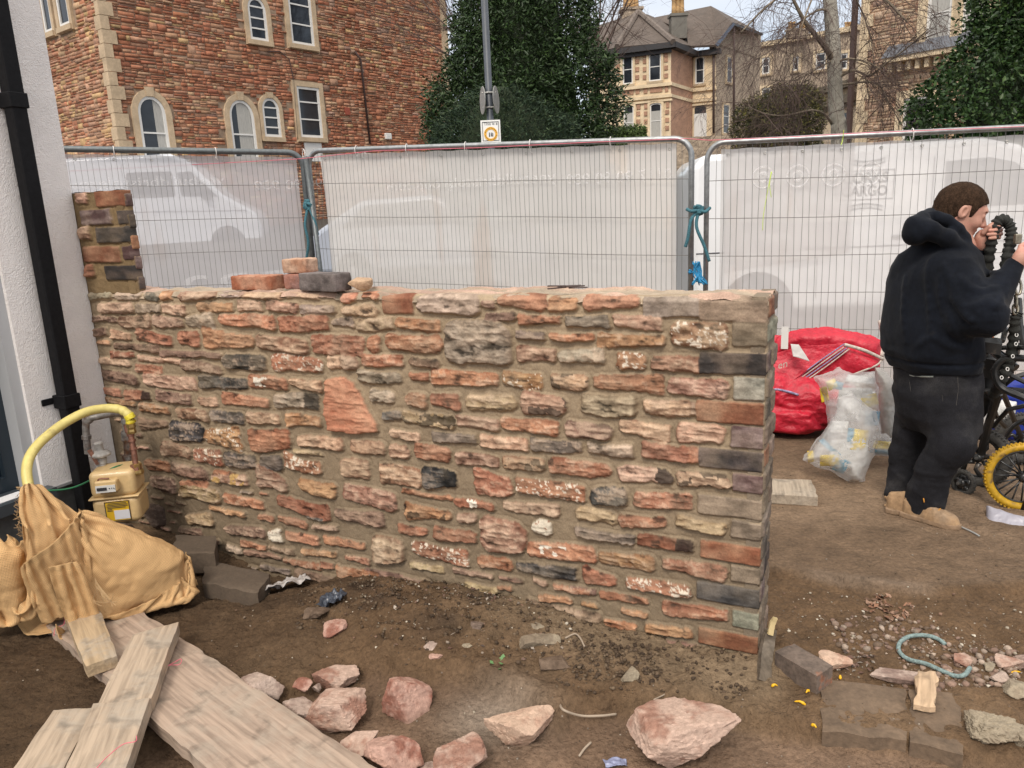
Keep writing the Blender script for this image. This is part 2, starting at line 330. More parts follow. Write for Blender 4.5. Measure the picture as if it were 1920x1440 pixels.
CF = """100 330 95 70 b;400 660 150 75 py;1375 1770 280 130 p;0 120 200 100 b;155 445 260 105 y;490 780 320 75 r;890 1270 355 100 r;1320 1680 430 90 b;200 400 455 90 y;370 640 390 35 o;740 860 445 45 r;890 1100 470 60 r;1100 1240 440 20 k;1150 1330 510 35 b
500 790 540 70 b;820 915 575 80 w;945 1190 590 70 r;1230 1530 630 60 O;1600 1830 680 200 pB;600 790 650 45 r;810 1010 680 40 b;1070 1320 710 45 o;1390 1580 760 40 r;500 620 680 55 g;640 900 720 40 b;930 1210 785 45 r;1215 1300 800 40 r;760 970 830 40 d;1010 1310 880 65 b;1330 1650 870 85 O;150 310 540 50 b"""
STONES = []
for txt, ox, oy, s in ((CA, 0, 440, 3.), (CB, 640, 440, 3.), (CR, 0, 0, 1.), (CH, 1080, 860, 3.428), (CG, 720, 860, 4.114), (CF, 300, 860, 4.)):
    for e in txt.replace('\n', ';').split(';'):
        a = e.split(); x0, x1, yc, h = (float(q) for q in a[:4])
        STONES.append((ox+x0/s, ox+x1/s, oy+yc/s, h/s, a[4]))
def wuz(px, py):
    q = onpl(px, py, WP, WN); return (q-WP)@WU, q[2]
ST = []
for x0, x1, yc, h, k in STONES:
    uc, zc = wuz((x0+x1)/2, yc); ua, _ = wuz(x0, yc); ub, _ = wuz(x1, yc); _, za = wuz((x0+x1)/2, yc-h/2); _, zb = wuz((x0+x1)/2, yc+h/2)
    ST.append((uc, zc, abs(ua-ub)/2+.006, (za-zb)/2+.0055, k))
def stoneface(ST, u0, u1, z0, z1, res, seed, mortar=(.295, .225, .148), mort_fn=None, polys=()):
    nu = int((u1-u0)/res)+1; nz_ = int((z1-z0)/res)+1
    U, Z = np.meshgrid(np.linspace(u0, u1, nu), np.linspace(z0, z1, nz_), indexing='ij')
    P = np.stack([U, Z, np.full_like(U, seed*1.7)], -1)
    wu = .009*fbm(P, 11, 3, seed+1)+.0075*fbm(P, 55, 3, seed+2); wz = .006*fbm(P, 11, 3, seed+3)+.0062*fbm(P, 55, 3, seed+4)
    Hh = -.004+.005*fbm(P, 9, 4, seed+5)+.0025*fbm(P, 60, 3, seed+6)
    m0 = np.array(mortar); k = fbm(P, 3, 4, seed+7)[..., None]; C = m0*(1+.22*k+.12*fbm(P, 40, 3, seed+8)[..., None])
    if mort_fn is not None: C = C*mort_fn(U, Z)[..., None]
    fine = fbm(P, 38, 4, seed+9, .65); med = fbm(P*np.array([.6, 1.35, 1]), 24, 4, seed+10, .6); big = fbm(P, 11, 3, seed+11)
    rdg = ridge(P*np.array([.5, 1.7, 1]), 22, 3, seed+12); spots = fbm(P, 75, 3, seed+13, .7); blot = fbm(P, 30, 2, seed+14)
    rs = np.random.default_rng(seed)
    for (uc, zc, hu, hz, code) in ST:
        brick = 'b' in code[1:]; bigs = 'B' in code
        m = .03; i0 = max(0, int((uc-hu-m-u0)/res)); i1 = min(nu, int((uc+hu+m-u0)/res)+2); j0 = max(0, int((zc-hz-m-z0)/res)); j1 = min(nz_, int((zc+hz+m-z0)/res)+2)
        if i1 <= i0 or j1 <= j0: continue
        sl_ = (slice(i0, i1), slice(j0, j1)); wf = .35 if brick else 1.15
        tl = rs.normal(0, .01 if brick else .035); du = U[sl_]-uc+wu[sl_]*wf; dz = Z[sl_]-zc+wz[sl_]*wf
        du, dz = du+tl*dz, dz-tl*du
        if not brick:   # taper the ends of rubble stones
            tp = rs.normal(0, .16); dz = dz*(1+tp*np.clip(du/hu, -1, 1)); dz = dz+rs.normal(0, .10)*hz*np.cos(du/hu*2+rs.uniform(0, 6))
        r = (.22 if brick else rs.uniform(.45, .95))*min(hu, hz)
        if bigs: r = .62*min(hu, hz)
        qx = np.abs(du)-(hu-r); qz = np.abs(dz)-(hz-r)
        sd = np.hypot(np.maximum(qx, 0), np.maximum(qz, 0))+np.minimum(np.maximum(qx, qz), 0)-r
        pr = rs.uniform(.005, .010) if brick else rs.uniform(.008, .017)
        if bigs: pr = .024
        e = sstep(.0015, -.006 if brick else -.011, sd); dome = 1 if brick else .72+.28*sstep(0, -.6*hz, sd)
        tx, tz = rs.normal(0, .04), rs.normal(-.05, .12)
        rgh = .25 if brick else 1.
        h = e*(pr*dome+tx*du*.5+tz*dz*.5*(0 if brick else 1)+rgh*(.0075*rdg[sl_]+.0080*med[sl_]+.0038*fine[sl_]+.004*big[sl_]))
        Hs = Hh[sl_]; Hs -= .0022*np.exp(-((sd-.003)/.004)**2); Hs[:] = np.where(e > 0, Hs*(1-e)+h+Hs*0.3*e, Hs)
        ce, cc = PAL.get(code[0], PAL['p']); ce = np.array(ce); cc = np.array(cc); jit = 1+rs.normal(0, .035, 3); br = rs.uniform(.85, 1.18)
        kk = np.clip(sstep(-.001, -.45*hz, sd)*.55+.5*med[sl_]+.35*rdg[sl_]+.4*blot[sl_]+rs.normal(0, .15), 0, 1)[..., None]
        if brick: kk = np.clip(.45+.9*med[sl_]+.7*big[sl_], 0, 1)[..., None]
        c = (ce*(1-kk)*.85+cc*kk)*br*jit*(1+.42*fine[sl_][..., None]+.25*rdg[sl_][..., None]*(not brick))
        if not brick:
            dust = np.clip(sstep(.05, .45, spots[sl_]*.6+med[sl_]+.3*rdg[sl_])*.7, 0, 1)[..., None]*rs.uniform(.05, .8); c = c*(1-dust)+dust*np.array([.55, .39, .27])*br
            cre = sstep(-.25, -.55, med[sl_]+.25*fine[sl_])[..., None]*.75; c = c*(1-cre)
        if code[0] == 'w': c = np.where((spots[sl_] > -.35)[..., None], np.array([.62, .56, .45]), np.array([.3, .13, .08]))
        if 'w' in code[1:]: c = np.where(((spots[sl_]+.5*med[sl_]) > .24)[..., None], np.array([.66, .58, .47]), c)
        if 'W' in code: c = np.where(((blot[sl_]+.25*spots[sl_] > .02) & (np.abs(du-.2*hu) < hu*.38) & (np.abs(dz) < .6*hz))[..., None], np.array([.74, .70, .60]), c)
        if 'e' in code: c = np.where((du+.02*med[sl_] < -hu*.35)[..., None], c*.14+.01, c)
        if 'k' in code[1:] or 'd' in code[1:]: c = np.where(((blot[sl_]+.6*med[sl_]) > .12)[..., None], c*.22, c)
        if 'y' in code[1:]: c = np.where((blot[sl_] > .05)[..., None], np.array([.5, .3, .08]), c)
        dirt = np.clip(.08+.4*big[sl_], 0, .35)[..., None]; c = c*(1-dirt)+m0*dirt
        lum_ = c.mean(-1, keepdims=True); c = c*.80+.20*lum_*np.array([1.15, 1., .82]); c = c*1.06
        ee = sstep(.35, .75, e)[..., None]; C[sl_] = C[sl_]*(1-ee)+c*ee
    for poly, pr, code in polys:   # single stones with a traced outline
        pts = np.array(poly); uu = U+wu*.8; zv = Z+wz*.8; d = np.full(U.shape, 1e9); ins = np.zeros(U.shape, bool)
        for i in range(len(pts)):
            a = pts[i]; b = pts[(i+1) % len(pts)]; ex, ez = b-a; px, pz = uu-a[0], zv-a[1]
            t = np.clip((px*ex+pz*ez)/(ex*ex+ez*ez), 0, 1); d = np.minimum(d, np.hypot(px-ex*t, pz-ez*t))
            cnd = ((a[1] > zv) != (b[1] > zv)) & (uu < (b[0]-a[0])*(zv-a[1])/(b[1]-a[1]+1e-12)+a[0]); ins ^= cnd
        sd = np.where(ins, -d, d); e = sstep(0, -.012, sd)
        Hh[:] = Hh*(1-e)+e*(pr+.35*(U-pts[:, 0].mean())*.15+.007*rdg+.006*med+.002*fine)
        ce, cc = PAL[code]; kk = np.clip(.45+.6*big+.5*med, 0, 1)[..., None]; c = (np.array(ce)*(1-kk)+np.array(cc)*kk)*1.1*(1+.2*fine[..., None])
        ee = sstep(.4, .8, e)[..., None]; C[:] = C*(1-ee)+c*ee
    return U, Z, Hh, np.clip(C, .008, .9)
def face_to_mesh(U, Z, Hh, C, O, UU, NN, skirt=.05, flip=False):
    """bends a height field onto the plane O + u UU + z + h NN, with a folded skirt round it"""
    def pad(A): return np.pad(A, 1, mode='edge')
    U, Z = pad(U), pad(Z); h = np.pad(Hh, 1, mode='edge'); h[0] = h[-1] = -skirt; h[:, 0] = h[:, -1] = -skirt
    C = np.pad(C, ((1, 1), (1, 1), (0, 0)), mode='edge')
    V = O+U[..., None]*UU+Z[..., None]*ZZ+h[..., None]*NN
    return V.reshape(-1, 3), gridF(*U.shape, flip=flip), C.reshape(-1, 3)
m_stone = mat('wall_stone', vcol=True, rough=.86, nz=[(160, .82, 1.16)], bump=[(120, .35, .004), (420, .5, .0016)], spec=.3)
WT = 1.305; WTH = .23
def damp(U, Z): return (.74+.30*sstep(.1, .95, Z+.12*np.sin(U*3)))*(1+.16*sstep(1.12, 1.28, Z))*(1-.16*sstep(2.2, 3.1, U)*sstep(1.1, .3, Z))  # mortar colour darker low down: damp, and the shade there painted in as well
_rsx = np.random.default_rng(99); _occ = [(q[0], q[1], q[2], q[3]) for q in ST]
for _ in range(1300):
    uu, zz_ = _rsx.uniform(.05, 3.25), _rsx.uniform(-.12, 1.2); hu, hz = _rsx.uniform(.02, .062), _rsx.uniform(.009, .019); lim = (.024, .019)
    if any(abs(uu-q[0]) < hu+q[2]+lim[0]*.3 and abs(zz_-q[1]) < hz+q[3]+lim[1]*.35 for q in _occ) or (2.0 < uu < 2.45 and .75 < zz_ < 1.02): continue
    _occ.append((uu, zz_, hu, hz)); ST.append((uu, zz_, hu, hz, str(_rsx.choice(list('rbpprbdo')))))
tri = [wuz(a, b) for a, b in ((612, 706), (650, 703), (668, 716), (712, 795), (714, 812), (660, 814), (620, 806), (612, 760))]
U, Z, Hh, C = stoneface(ST, -.0, 3.29, -.2, WT, .004, 3, mort_fn=damp, polys=[(tri, .026, 'X')])
Pn = np.stack([U, Z, U*0], -1); top = .010*fbm(Pn, 7, 3, 77)
Z = Z+top*sstep(1.0, WT, Z); Hh = Hh-.02*sstep(WT-.018, WT, Z)
gw = thing('garden_wall', WP+1.6*WU, 'low rubble wall of red, pink and charred stones in sandy mortar with a brick end', 'garden wall')
V, F, CC = face_to_mesh(U, Z, Hh, C, WP, WU, WN, flip=True)
put('stone_face', V, F, m_stone, gw, smooth=True, col=CC)
# end face of quoin bricks (faces away to the right)
EN = -WU; ED = -WN
rows = []
zr = [wuz(1425, y)[1] for y in (578, 627, 682, 729, 773, 820, 862, 907, 950, 993, 1036, 1077, 1117, 1163, 1203)]
for i, z in enumerate(zr):
    if i % 2 == 0: rows += [(.052, z, .048, .034, random.choice(['Db', 'Tb', 'Ob', 'mb'])), (.17, z, .052, .034, 'Tb')]
    else: rows += [(.112, z, .105, .034, random.choice(['Tb', 'Gb', 'mb', 'Db']))]
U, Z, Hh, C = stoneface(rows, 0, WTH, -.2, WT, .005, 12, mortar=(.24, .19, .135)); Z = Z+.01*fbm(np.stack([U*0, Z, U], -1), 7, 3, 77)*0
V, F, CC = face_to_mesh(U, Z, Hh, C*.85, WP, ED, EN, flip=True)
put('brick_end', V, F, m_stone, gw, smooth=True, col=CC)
# top bed: mortar with stone backs
nu, nv = 700, 60
U, W = np.meshgrid(np.linspace(-.002, 3.29, nu), np.linspace(-.006, WTH+.01, nv), indexing='ij'); P = np.stack([U, W, U*0], -1)
zt = WT+.010*fbm(np.stack([U, U*0+WT, U*0], -1), 7, 3, 77)
pl = sstep(.0, .25, fbm(P*np.array([.5, 1.2, 1]), 11, 3, 90)); hh = .010*pl+.008*fbm(P, 14, 4, 91)+.003*fbm(P, 60, 3, 92)
zt = zt+hh-.004-.022*sstep(.016, -.004, W)-.02*sstep(WTH-.01, WTH+.01, W)
kk = pl[..., None]; cm = np.array([.40, .32, .235]); cs = np.array([.50, .34, .26])*(1+.4*fbm(P, 5, 3, 93)[..., None])
C = (cm*(1-kk)+cs*kk)*(1+.25*fbm(P, 25, 4, 94)[..., None])*(.88+.2*fbm(P, 2, 2, 95)[..., None])
V = WP+U[..., None]*WU-W[..., None]*WN+zt[..., None]*ZZ
put('top_bed', V.reshape(-1, 3), gridF(nu, nv), m_stone, gw, smooth=True, col=np.clip(C, .02, .8).reshape(-1, 3))
b = MB(); b.frame(WP, WU, -WN, ZZ, (.03, .03, -.25), (3.27, WTH-.002, WT-.03)); b.build('wall_core', mat('mortar', (.25, .19, .13), nz=(20, .8, 1.2), bump=[(90, .5, .006)]), gw)
# brick pier standing on the far left end
prow = []; uL, _ = wuz(140, 450)
def uzp(px, py): return wuz(px, py)
for (a, c_, y, h, k) in ((142, 166, 372, 26, 'p'), (178, 244, 371, 30, 'Ob'), (150, 210, 407, 28, 'mb'), (220, 246, 407, 26, 'Db'), (148, 172, 438, 26, 'p'), (180, 252, 440, 30, 'Db'), (156, 226, 477, 30, 'rb'), (230, 256, 474, 26, 'mb'), (160, 180, 508, 26, 'r'), (196, 262, 512, 28, 'Db')):
    uc, zc = uzp((a+c_)/2, y); ua, _ = uzp(a, y); ub, _ = uzp(c_, y); prow.append((uc, zc, abs(ua-ub)/2, h/1442*3.9/2, k))
uR = uzp(240, 440)[0]; zT = uzp(243, 355)[1]
U, Z, Hh, C = stoneface(prow, uR, 3.30, WT-.01, zT, .005, 31, mortar=(.21, .145, .075)); Hh -= .0
pier = thing('brick_pier', WP+(uR+.1)*WU+ZZ*WT, 'short stub of old dark red bricks left standing on the wall beside the white render', 'brick pier')
V, F, CC = face_to_mesh(U, Z, Hh, C, WP, WU, WN, flip=True); put('brick_face', V, F, m_stone, pier, smooth=True, col=CC)
side = [(.11 if i % 2 else .06, WT+.04+i*.098, .1 if i % 2 else .05, .034, random.choice(['Db', 'Ob', 'mb'])) for i in range(5)]
U, Z, Hh, C = stoneface(side, 0, .05, WT-.01, zT, .006, 32, mortar=(.21, .145, .075))
V, F, CC = face_to_mesh(U, Z, Hh, C, WP+WU*uR, ED, -WU, flip=True); put('brick_side', V, F, m_stone, pier, smooth=True, col=CC)
nu, nv = 60, 40; U, W = np.meshgrid(np.linspace(uR, 3.3, nu), np.linspace(0, .05, nv), indexing='ij'); P = np.stack([U, W, U*0], -1)
V = WP+U[..., None]*WU-W[..., None]*WN+(zT+.008*fbm(P, 14, 3, 5))[..., None]*ZZ
put('pier_top', V.reshape(-1, 3), gridF(nu, nv), m_stone, pier, smooth=True, col=np.tile([[.2, .11, .075]], (nu*nv, 1)))
# ============================================================ WHITE RENDERED HOUSE (left)
LC = np.array([-2.10, 3.88, 0]); LD = np.array([-sin(WA), -cos(WA), 0]); LN = np.array([cos(WA), -sin(WA), 0])      # corner, along towards the viewer, outward normal
def lp(px, py, off=0.): q = onpl(px, py, LC+LN*off, LN); return (q-LC)@LD, q[2]
m_render = mat('white_render', (.82, .785, .76), rough=.92, nz=[(3, .93, 1.05), (14, .96, 1.03)], bump=[(160, .9, .006), (60, .4, .008)], spec=.2)
m_blackp = mat('black_plastic', (.008, .008, .009), rough=.6, nz=(60, .8, 1.5), spec=.12, bump=[(500, .05, .001)])
m_plinth = mat('damp_plinth', (.115, .12, .12), rough=.7, nz=[(6, .7, 1.25), (40, .85, 1.15)], bump=[(50, .3, .005)])
hs = thing('white_house', LC, 'white rough-rendered house wall with a grey plinth and a dark window at its base', 'house')
t0 = .5; zb = lp(105, 911)[1]
wt, wz0 = lp(28, 700); _, wz1 = lp(35, 930)
b = MB()
b.frame(LC, LD, -LN, ZZ, (0, 0, zb), (wt-.03, .5, 4.2))
b.frame(LC, LD, -LN, ZZ, (wt-.03, 0, zb+1.25), (2.6, .5, 4.2)); b.frame(LC, LD, -LN, ZZ, (wt+1.4, 0, zb), (2.6, .5, zb+1.25))
b.build('rendered_wall', m_render, hs)
b = MB(); b.frame(LC, LD, -LN, ZZ, (-.0, .03, -.3), (2.6, .5, zb+.002)); b.build('plinth', m_plinth, hs)
b = MB(); b.frame(LC, LD, -LN, ZZ, (.0, -.012, zb-.012), (wt-.04, .04, zb+.001)); b.build('base_trim', mat('grey_trim', (.3, .3, .3)), hs)
b = MB(); b.frame(LC, LD, -LN, ZZ, (wt-.06, .02, zb-.0), (wt+.02, .14, zb+1.25)); b.build('reveal', mat('reveal', (.42, .43, .44), rough=.6), hs)
wn = MB(); wn.frame(LC, LD, -LN, ZZ, (wt+.02, .10, zb+.02), (wt+.075, .16, zb+1.25)); wn.frame(LC, LD, -LN, ZZ, (wt+.075, .10, zb+.02), (wt+1.4, .16, zb+.09))
wo_ = wn.build('window', mat('dark_frame', (.02, .03, .04), rough=.3), hs)
b = MB(); b.frame(LC, LD, -LN, ZZ, (wt+.075, .13, zb+.09), (wt+1.4, .14, zb+1.25)); b.build('pane', mat('dark_glass', (.012, .02, .028), rough=.06), wo_)
b = MB(); b.frame(LC, LD, -LN, ZZ, (wt-.05, -.07, zb-.035), (wt+1.5, .15, zb+.018)); b.build('sill', mat('sill', (.05, .06, .07), rough=.35), wo_)
b = MB(); b.frame(LC, LD, -LN, ZZ, (wt+.06, -.03, zb+.019), (wt+.3, .05, zb+.021)); 
tag(b.build('paper_sheet', mat('paper', (.75, .75, .76))), 'white sheet of paper lying on the dark window sill', 'paper')
# downpipe
tp, zp = lp(100, 600, .05); 
dp = thing('downpipe', LC+LD*tp+LN*.07, 'square black rainwater downpipe running down the white rendered wall', 'downpipe')
b = MB(); b.frame(LC, LD, LN, ZZ, (tp-.036, .02, .16), (tp+.036, .082, 4.3)); bevel(b.build('pipe', m_blackp, dp), .008, 3)
for z in (lp(35, 185, .1)[1], lp(118, 757, .1)[1]):
    b = MB(); b.frame(LC, LD, LN, ZZ, (tp-.043, .0, z-.035), (tp+.043, .089, z+.03)); b.frame(LC, LD, LN, ZZ, (tp+.043, .0, z-.012), (tp+.10, .008, z+.02))
    bevel(b.build('bracket', m_blackp, dp), .003, 1)
b = MB(); b.frame(LC, LD, LN, ZZ, (tp-.05, .0, .02), (tp+.05, .12, .17)); bevel(b.build('gully_shoe', m_blackp, dp), .012, 2)
# ============================================================ FENCE PANELS
m_galv = mat('galvanised', (.33, .345, .35), rough=.42, metal=.75, nz=[(30, .75, 1.2), (7, .85, 1.1)], bump=[(200, .08, .001)])
m_galvd = mat('galvanised_dark', (.15, .165, .17), rough=.5, metal=.6, nz=(30, .75, 1.2))
m_wire = mat('fence_wire', (.20, .195, .185), rough=.5, metal=.5)
def panel(label, a, c, spacing, m, rr=.021, hw=.29, seed=0):
    """a, c: top corner points; the frame hangs down 2 m from them"""
    a = np.array(a); c = np.array(c); d = c-a; Lh = np.linalg.norm(d[:2]); X = np.array([d[0]/Lh, d[1]/Lh, 0]); sl = d[2]/Lh
    def Pp(s, z): return a+X*s+ZZ*(sl*s+z)            # z measured down from the top (negative)
    o = thing('fence_panel', a+d/2-ZZ*2.0, label, 'fence panel', 'mesh fence panels round the site')
    r = .13; pts = [Pp(0, -1.98)]+[Pp(0, -r-.02)]+[Pp(r-r*cos(t), -r+r*sin(t)) for t in np.linspace(0, pi/2, 8)]+[Pp(Lh/3, 0), Pp(Lh*2/3, 0)]+[Pp(Lh-r+r*sin(t), -r+r*cos(t)) for t in np.linspace(0, pi/2, 8)]+[Pp(Lh, -r-.02), Pp(Lh, -1.98)]
    b = MB(); b.tube(pts, rr, 12); b.build('frame', m, o, smooth=True)
    b = MB(); b.tube([Pp(0, -1.85), Pp(Lh, -1.85)], rr*.8, 8); b.build('bottom_rail', m, o, smooth=True)
    b = MB(); rs = np.random.default_rng(seed); n = int((Lh-.06)/spacing); Y = np.array([-X[1], X[0], 0])
    for i in range(1, n+1):
        s = i*spacing+.02; ph = rs.uniform(0, 6); am = rs.uniform(.001, .005); kinks = [Pp(s+am*sin(ph+z*5)+rs.normal(0, .0012), .012 if z == 0 else z)+Y*rs.normal(0, .002) for z in (0, -.1, -.3, -.55, -.8, -1.1, -1.4, -1.83)]
        b.tube(kinks, .0016, 4, cap=False)
    for j in range(1, 7):
        z = -j*hw+.0; b.tube([Pp(s, z+.004*sin(s*3+j)) for s in np.linspace(0, Lh, 9)], .0024, 4, cap=False)
    b.build('wire_mesh', m_wire, o)
    return o, Pp, Lh, X
pA = panel('grey steel mesh fence panel nearest the white house, in front of the parked silver van', atd(-40, 277, 6.4), atd(566, 286, 7.3), .045, m_galvd, .026, seed=1)
pB = panel('long middle steel mesh fence panel behind the stone wall with a silver top rail', atd(577, 283, 7.25), atd(1297, 259, 6.0), .040, m_galv, .022, seed=2)
pC = panel('shiny steel mesh fence panel behind the man, leaning to the right', atd(1326, 268, 5.9), atd(2010, 234, 5.25), .0505, m_galv, .020, .275, seed=3)
b = MB(); e0 = atd(600, 292, 7.3); e1 = atd(606, 300, 7.3)
m_banner = bpy.data.materials.new('banner_mesh'); m_banner.use_nodes = True
def banner_mat(name, colr, transp):
    m = bpy.data.materials.new(name); m.use_nodes = True; t = m.node_tree; t.nodes.clear(); N = t.nodes.new; K = t.links.new
    at = N('ShaderNodeAttribute'); at.attribute_name = 'Col'
    d = N('ShaderNodeBsdfDiffuse'); tr = N('ShaderNodeBsdfTranslucent'); tp_ = N('ShaderNodeBsdfTransparent'); m1 = N('ShaderNodeMixShader'); m2 = N('ShaderNodeMixShader'); o = N('ShaderNodeOutputMaterial')
    K(at.outputs[0], d.inputs[0]); K(at.outputs[0], tr.inputs[0]); m1.inputs[0].default_value = .5; K(d.outputs[0], m1.inputs[1]); K(tr.outputs[0], m1.inputs[2])
    m2.inputs[0].default_value = transp; K(m1.outputs[0], m2.inputs[1]); K(tp_.outputs[0], m2.inputs[2]); K(m2.outputs[0], o.inputs[0]); return m
m_ban = banner_mat('banner_fabric', None, .28); m_ban2 = banner_mat('banner_fabric_middle', None, .17); m_txt = mat('banner_print', (.95, .95, .95), rough=.9, alpha=.22)
m_eye = mat('eyelet', (.5, .49, .46), rough=.3, metal=.9)
def banner(label, pn, s0, s1, z0, z1, off, colr, seed, m, shape=None, lab_group=None):
    o, Pp, Lh, X = pn; Y = np.array([-X[1], X[0], 0]); Y = Y if Y[1] > 0 else -Y
    S, Zg = np.meshgrid(np.linspace(s0, s1, 150), np.linspace(z0, z1, 80), indexing='ij'); P = np.stack([S, Zg, S*0+seed], -1)
    if shape is not None: Zg, S = shape(S, Zg)
    V = pn[1](0, 0)+X*S[..., None]+ZZ*((Pp(1, 0)-Pp(0, 0))[2]*S+Zg+.003*np.sin(S*26)+.018)[..., None]+Y*(off+.022*fbm(P, 1.6, 3, seed)+.016*ridge((P+P[..., [1, 0, 2]]*.6)*np.array([1, .45, 1]), 2.2, 3, seed+3)+.006*ridge(P*np.array([.8, 1.6, 1]), 5, 2, seed+8))[..., None]
    k = fbm(P, 1.1, 4, seed+5)[..., None]; st = sstep(.25, .7, fbm(P*np.array([2.5, .6, 1]), 2.2, 4, seed+6)-.25*(Zg+.7))[..., None]
    C = np.array(colr)*(1+.06*k)*(1-st*.13*np.array([.6, 1, 1.3])); hem = ((Zg > z1-.045) | (S < s0+.04) | (S > s1-.04))[..., None]; C = np.where(hem, C*.86, C)
    bo = put('banner', V.reshape(-1, 3), gridF(*S.shape), m, None, smooth=True, col=np.clip(C, 0, 1).reshape(-1, 3), label=label, cat='banner', group='translucent banners tied to the fence')
    for s in np.linspace(s0+.05, s1-.05, 9):
        e = MB(); q = Pp(s, z1-.022)+Y*(off-.006); e.tube([q+.009*(X*cos(t)+ZZ*sin(t)) for t in np.linspace(0, 2*pi, 9)[:-1]], .0035, 5, closed=True)
        e.build('eyelet', m_eye, bo, smooth=True)
    return bo, (lambda s, z, d=0: Pp(s, z)+Y*(off+d)), X
bA = banner('pale lilac see-through banner on the fence in front of the silver van', pA, .03, pA[2]-.05, -1.80, -.055, .035, (.80, .78, .80), 4, m_ban)
bB = banner('wide off-white stained banner with mirrored print stretched behind the stone wall', pB, .10, pB[2]-.12, -1.82, -.05, .035, (.98, .95, .915), 14, m_ban2)
bC = banner('white see-through banner hanging behind the man, shop name showing through', pC, .10, pC[2]-.05, -1.80, -.065, .035, (.94, .915, .90), 24, m_ban)
def drop(S, Z):
    t = (S-.15)/.85; return Z*(1+.0*t)+0*t, S
pC2 = banner('second layer of grey banner folded over the left end of the right fence panel', pC, .13, 1.02, -.98, -.065, .075, (.72, .705, .70), 34, m_ban, shape=lambda S, Z: (-.065+(Z+.065)*(1.0-.16*(S-.13)/.9), S))
def text_mesh(s, size, font=None, sp=1., bold=0.):
    cu = bpy.data.curves.new('t', 'FONT'); cu.body = s; cu.size = size; cu.space_character = sp; cu.offset = bold; cu.align_x = 'LEFT'; cu.resolution_u = 3
    o = bpy.data.objects.new('t', cu); COL.objects.link(o); me = bpy.data.meshes.new_from_object(o.evaluated_get(bpy.context.evaluated_depsgraph_get()))
    V = np.array([v.co for v in me.vertices]); F = [tuple(p.vertices) for p in me.polygons]
    bpy.data.objects.remove(o); bpy.data.curves.remove(cu); bpy.data.meshes.remove(me); return V, F
def put_text(name, s, size, O, X, Y, m, parent=None, mirror=False, width=None, sp=1., bold=0., **k):
    V, F = text_mesh(s, size, sp=sp, bold=bold); wd = V[:, 0].max(); sc = (width/wd) if width else 1
    x = V[:, 0]*sc; x = (wd*sc-x) if mirror else x
    W = np.asarray(O)+x[:, None]*np.asarray(X)+V[:, 1:2]*np.asarray(Y); return put(name, W, F, m, parent, **k)
bnr = bA
def btext(bt, s, s0, z, size, width): put_text('print', s, size, bt[1](s0, z, -.028), bt[2], ZZ, m_txt, bt[0], mirror=True, width=width)
btext(bA, '0117 90 90 989', 2.05, -.33, .12, .95); btext(bA, 'ynebuildbristolgroup.com', .2, -.33, .12, 1.6)
btext(bB, 'ynebuildbristolgroup.com', .78, -.36, .125, 1.55); btext(bB, '0117 90 90 989', 2.42, -.33, .125, .85)
btext(bA, 'BB3', 1.35, -1.32, .36, .95)
for i, s in enumerate((.30, .54, .78, 1.02)):
    e = MB(); q = pC[1](s+.1, -.26); X = pC[3]; Y = np.array([X[1], -X[0], 0]); Y = Y if Y[1] < 0 else -Y
    e.tube([q-Y*(.035)+.075*(X*cos(t)+ZZ*sin(t)) for t in np.linspace(0, 2*pi, 25)[:-1]], .006, 4, closed=True); e.tube([q-Y*.035+.03*(X*cos(t)+ZZ*sin(t)) for t in np.linspace(0, 2*pi, 13)[:-1]], .012, 4, closed=True)
    e.build('print_badge', m_txt, pC2[0])
# cable ties and loops on the top rails
m_tie = mat('white_tie', (.75, .73, .7), rough=.5); m_lime = mat('lime_cord', (.55, .72, .1), rough=.6)
for pn, ss in ((pA, (.95, 1.75, 2.5, 3.05)), (pB, (.5, 1.0, 1.55, 2.12, 2.78)), (pC, (1.36,))):
    for s in ss:
        e = MB(); q = pn[1](s, -.012); X = pn[3]; Y = np.array([-X[1], X[0], 0]); e.tube([q+X*.012*sin(t*.5)+.034*Y*cos(t)+.042*ZZ*sin(t) for t in np.linspace(0, 2*pi, 17)[:-1]], .0032, 5, closed=True); e.tube([q-ZZ*.04, q-ZZ*.06+X*.02], .003, 4)
        e.build('cable_tie', m_tie, pn[0], smooth=True)
# pink string line along the fence
m_pink = mat('pink_string', (.72, .16, .22), rough=.7)
def tubes(name, pts_list, r, m, label, cat, n=6, **k):
    e = MB()
    for p in pts_list: e.tube(p, r, n)
    return e.build(name, m, None, smooth=True, label=label, cat=cat, **k)
def spline(pts, n=8):
    P = np.array(pts, float); P = np.vstack([2*P[0]-P[1], P, 2*P[-1]-P[-2]]); out = []
    for i in range(1, len(P)-2):
        for t in np.linspace(0, 1, n, endpoint=False):
            a, b_, c, d = P[i-1:i+3]; out.append(.5*((2*b_)+(c-a)*t+(2*a-5*b_+4*c-d)*t*t+(-a+3*b_-3*c+d)*t**3))
    out.append(P[-2]); return np.array(out)
tubes('string_line', [[atd(112, 322, 6.75), atd(300, 312, 6.95), atd(560, 298, 7.2), atd(700, 283, 6.98), atd(900, 277, 6.6), atd(1100, 267, 6.25), atd(1290, 260, 5.93), atd(1330, 263, 5.83), atd(1500, 256, 5.62), atd(1600, 250, 5.5), atd(1950, 236, 5.2)]], .0028, m_pink, 'thin pink builder line tied along the top of the fence panels', 'string line')
tubes('lime_cord', [spline([atd(1582, 244, 5.5), atd(1580, 262, 5.52), atd(1577, 272, 5.5)]), spline([atd(1447, 322, 5.7), atd(1443, 345, 5.7), atd(1446, 370, 5.7)]), spline([atd(1446, 322, 5.7), atd(1432, 400, 5.7), atd(1430, 432, 5.7)])], .0024, m_lime, 'thin lime green cord dangling from the right fence panel', 'cord')
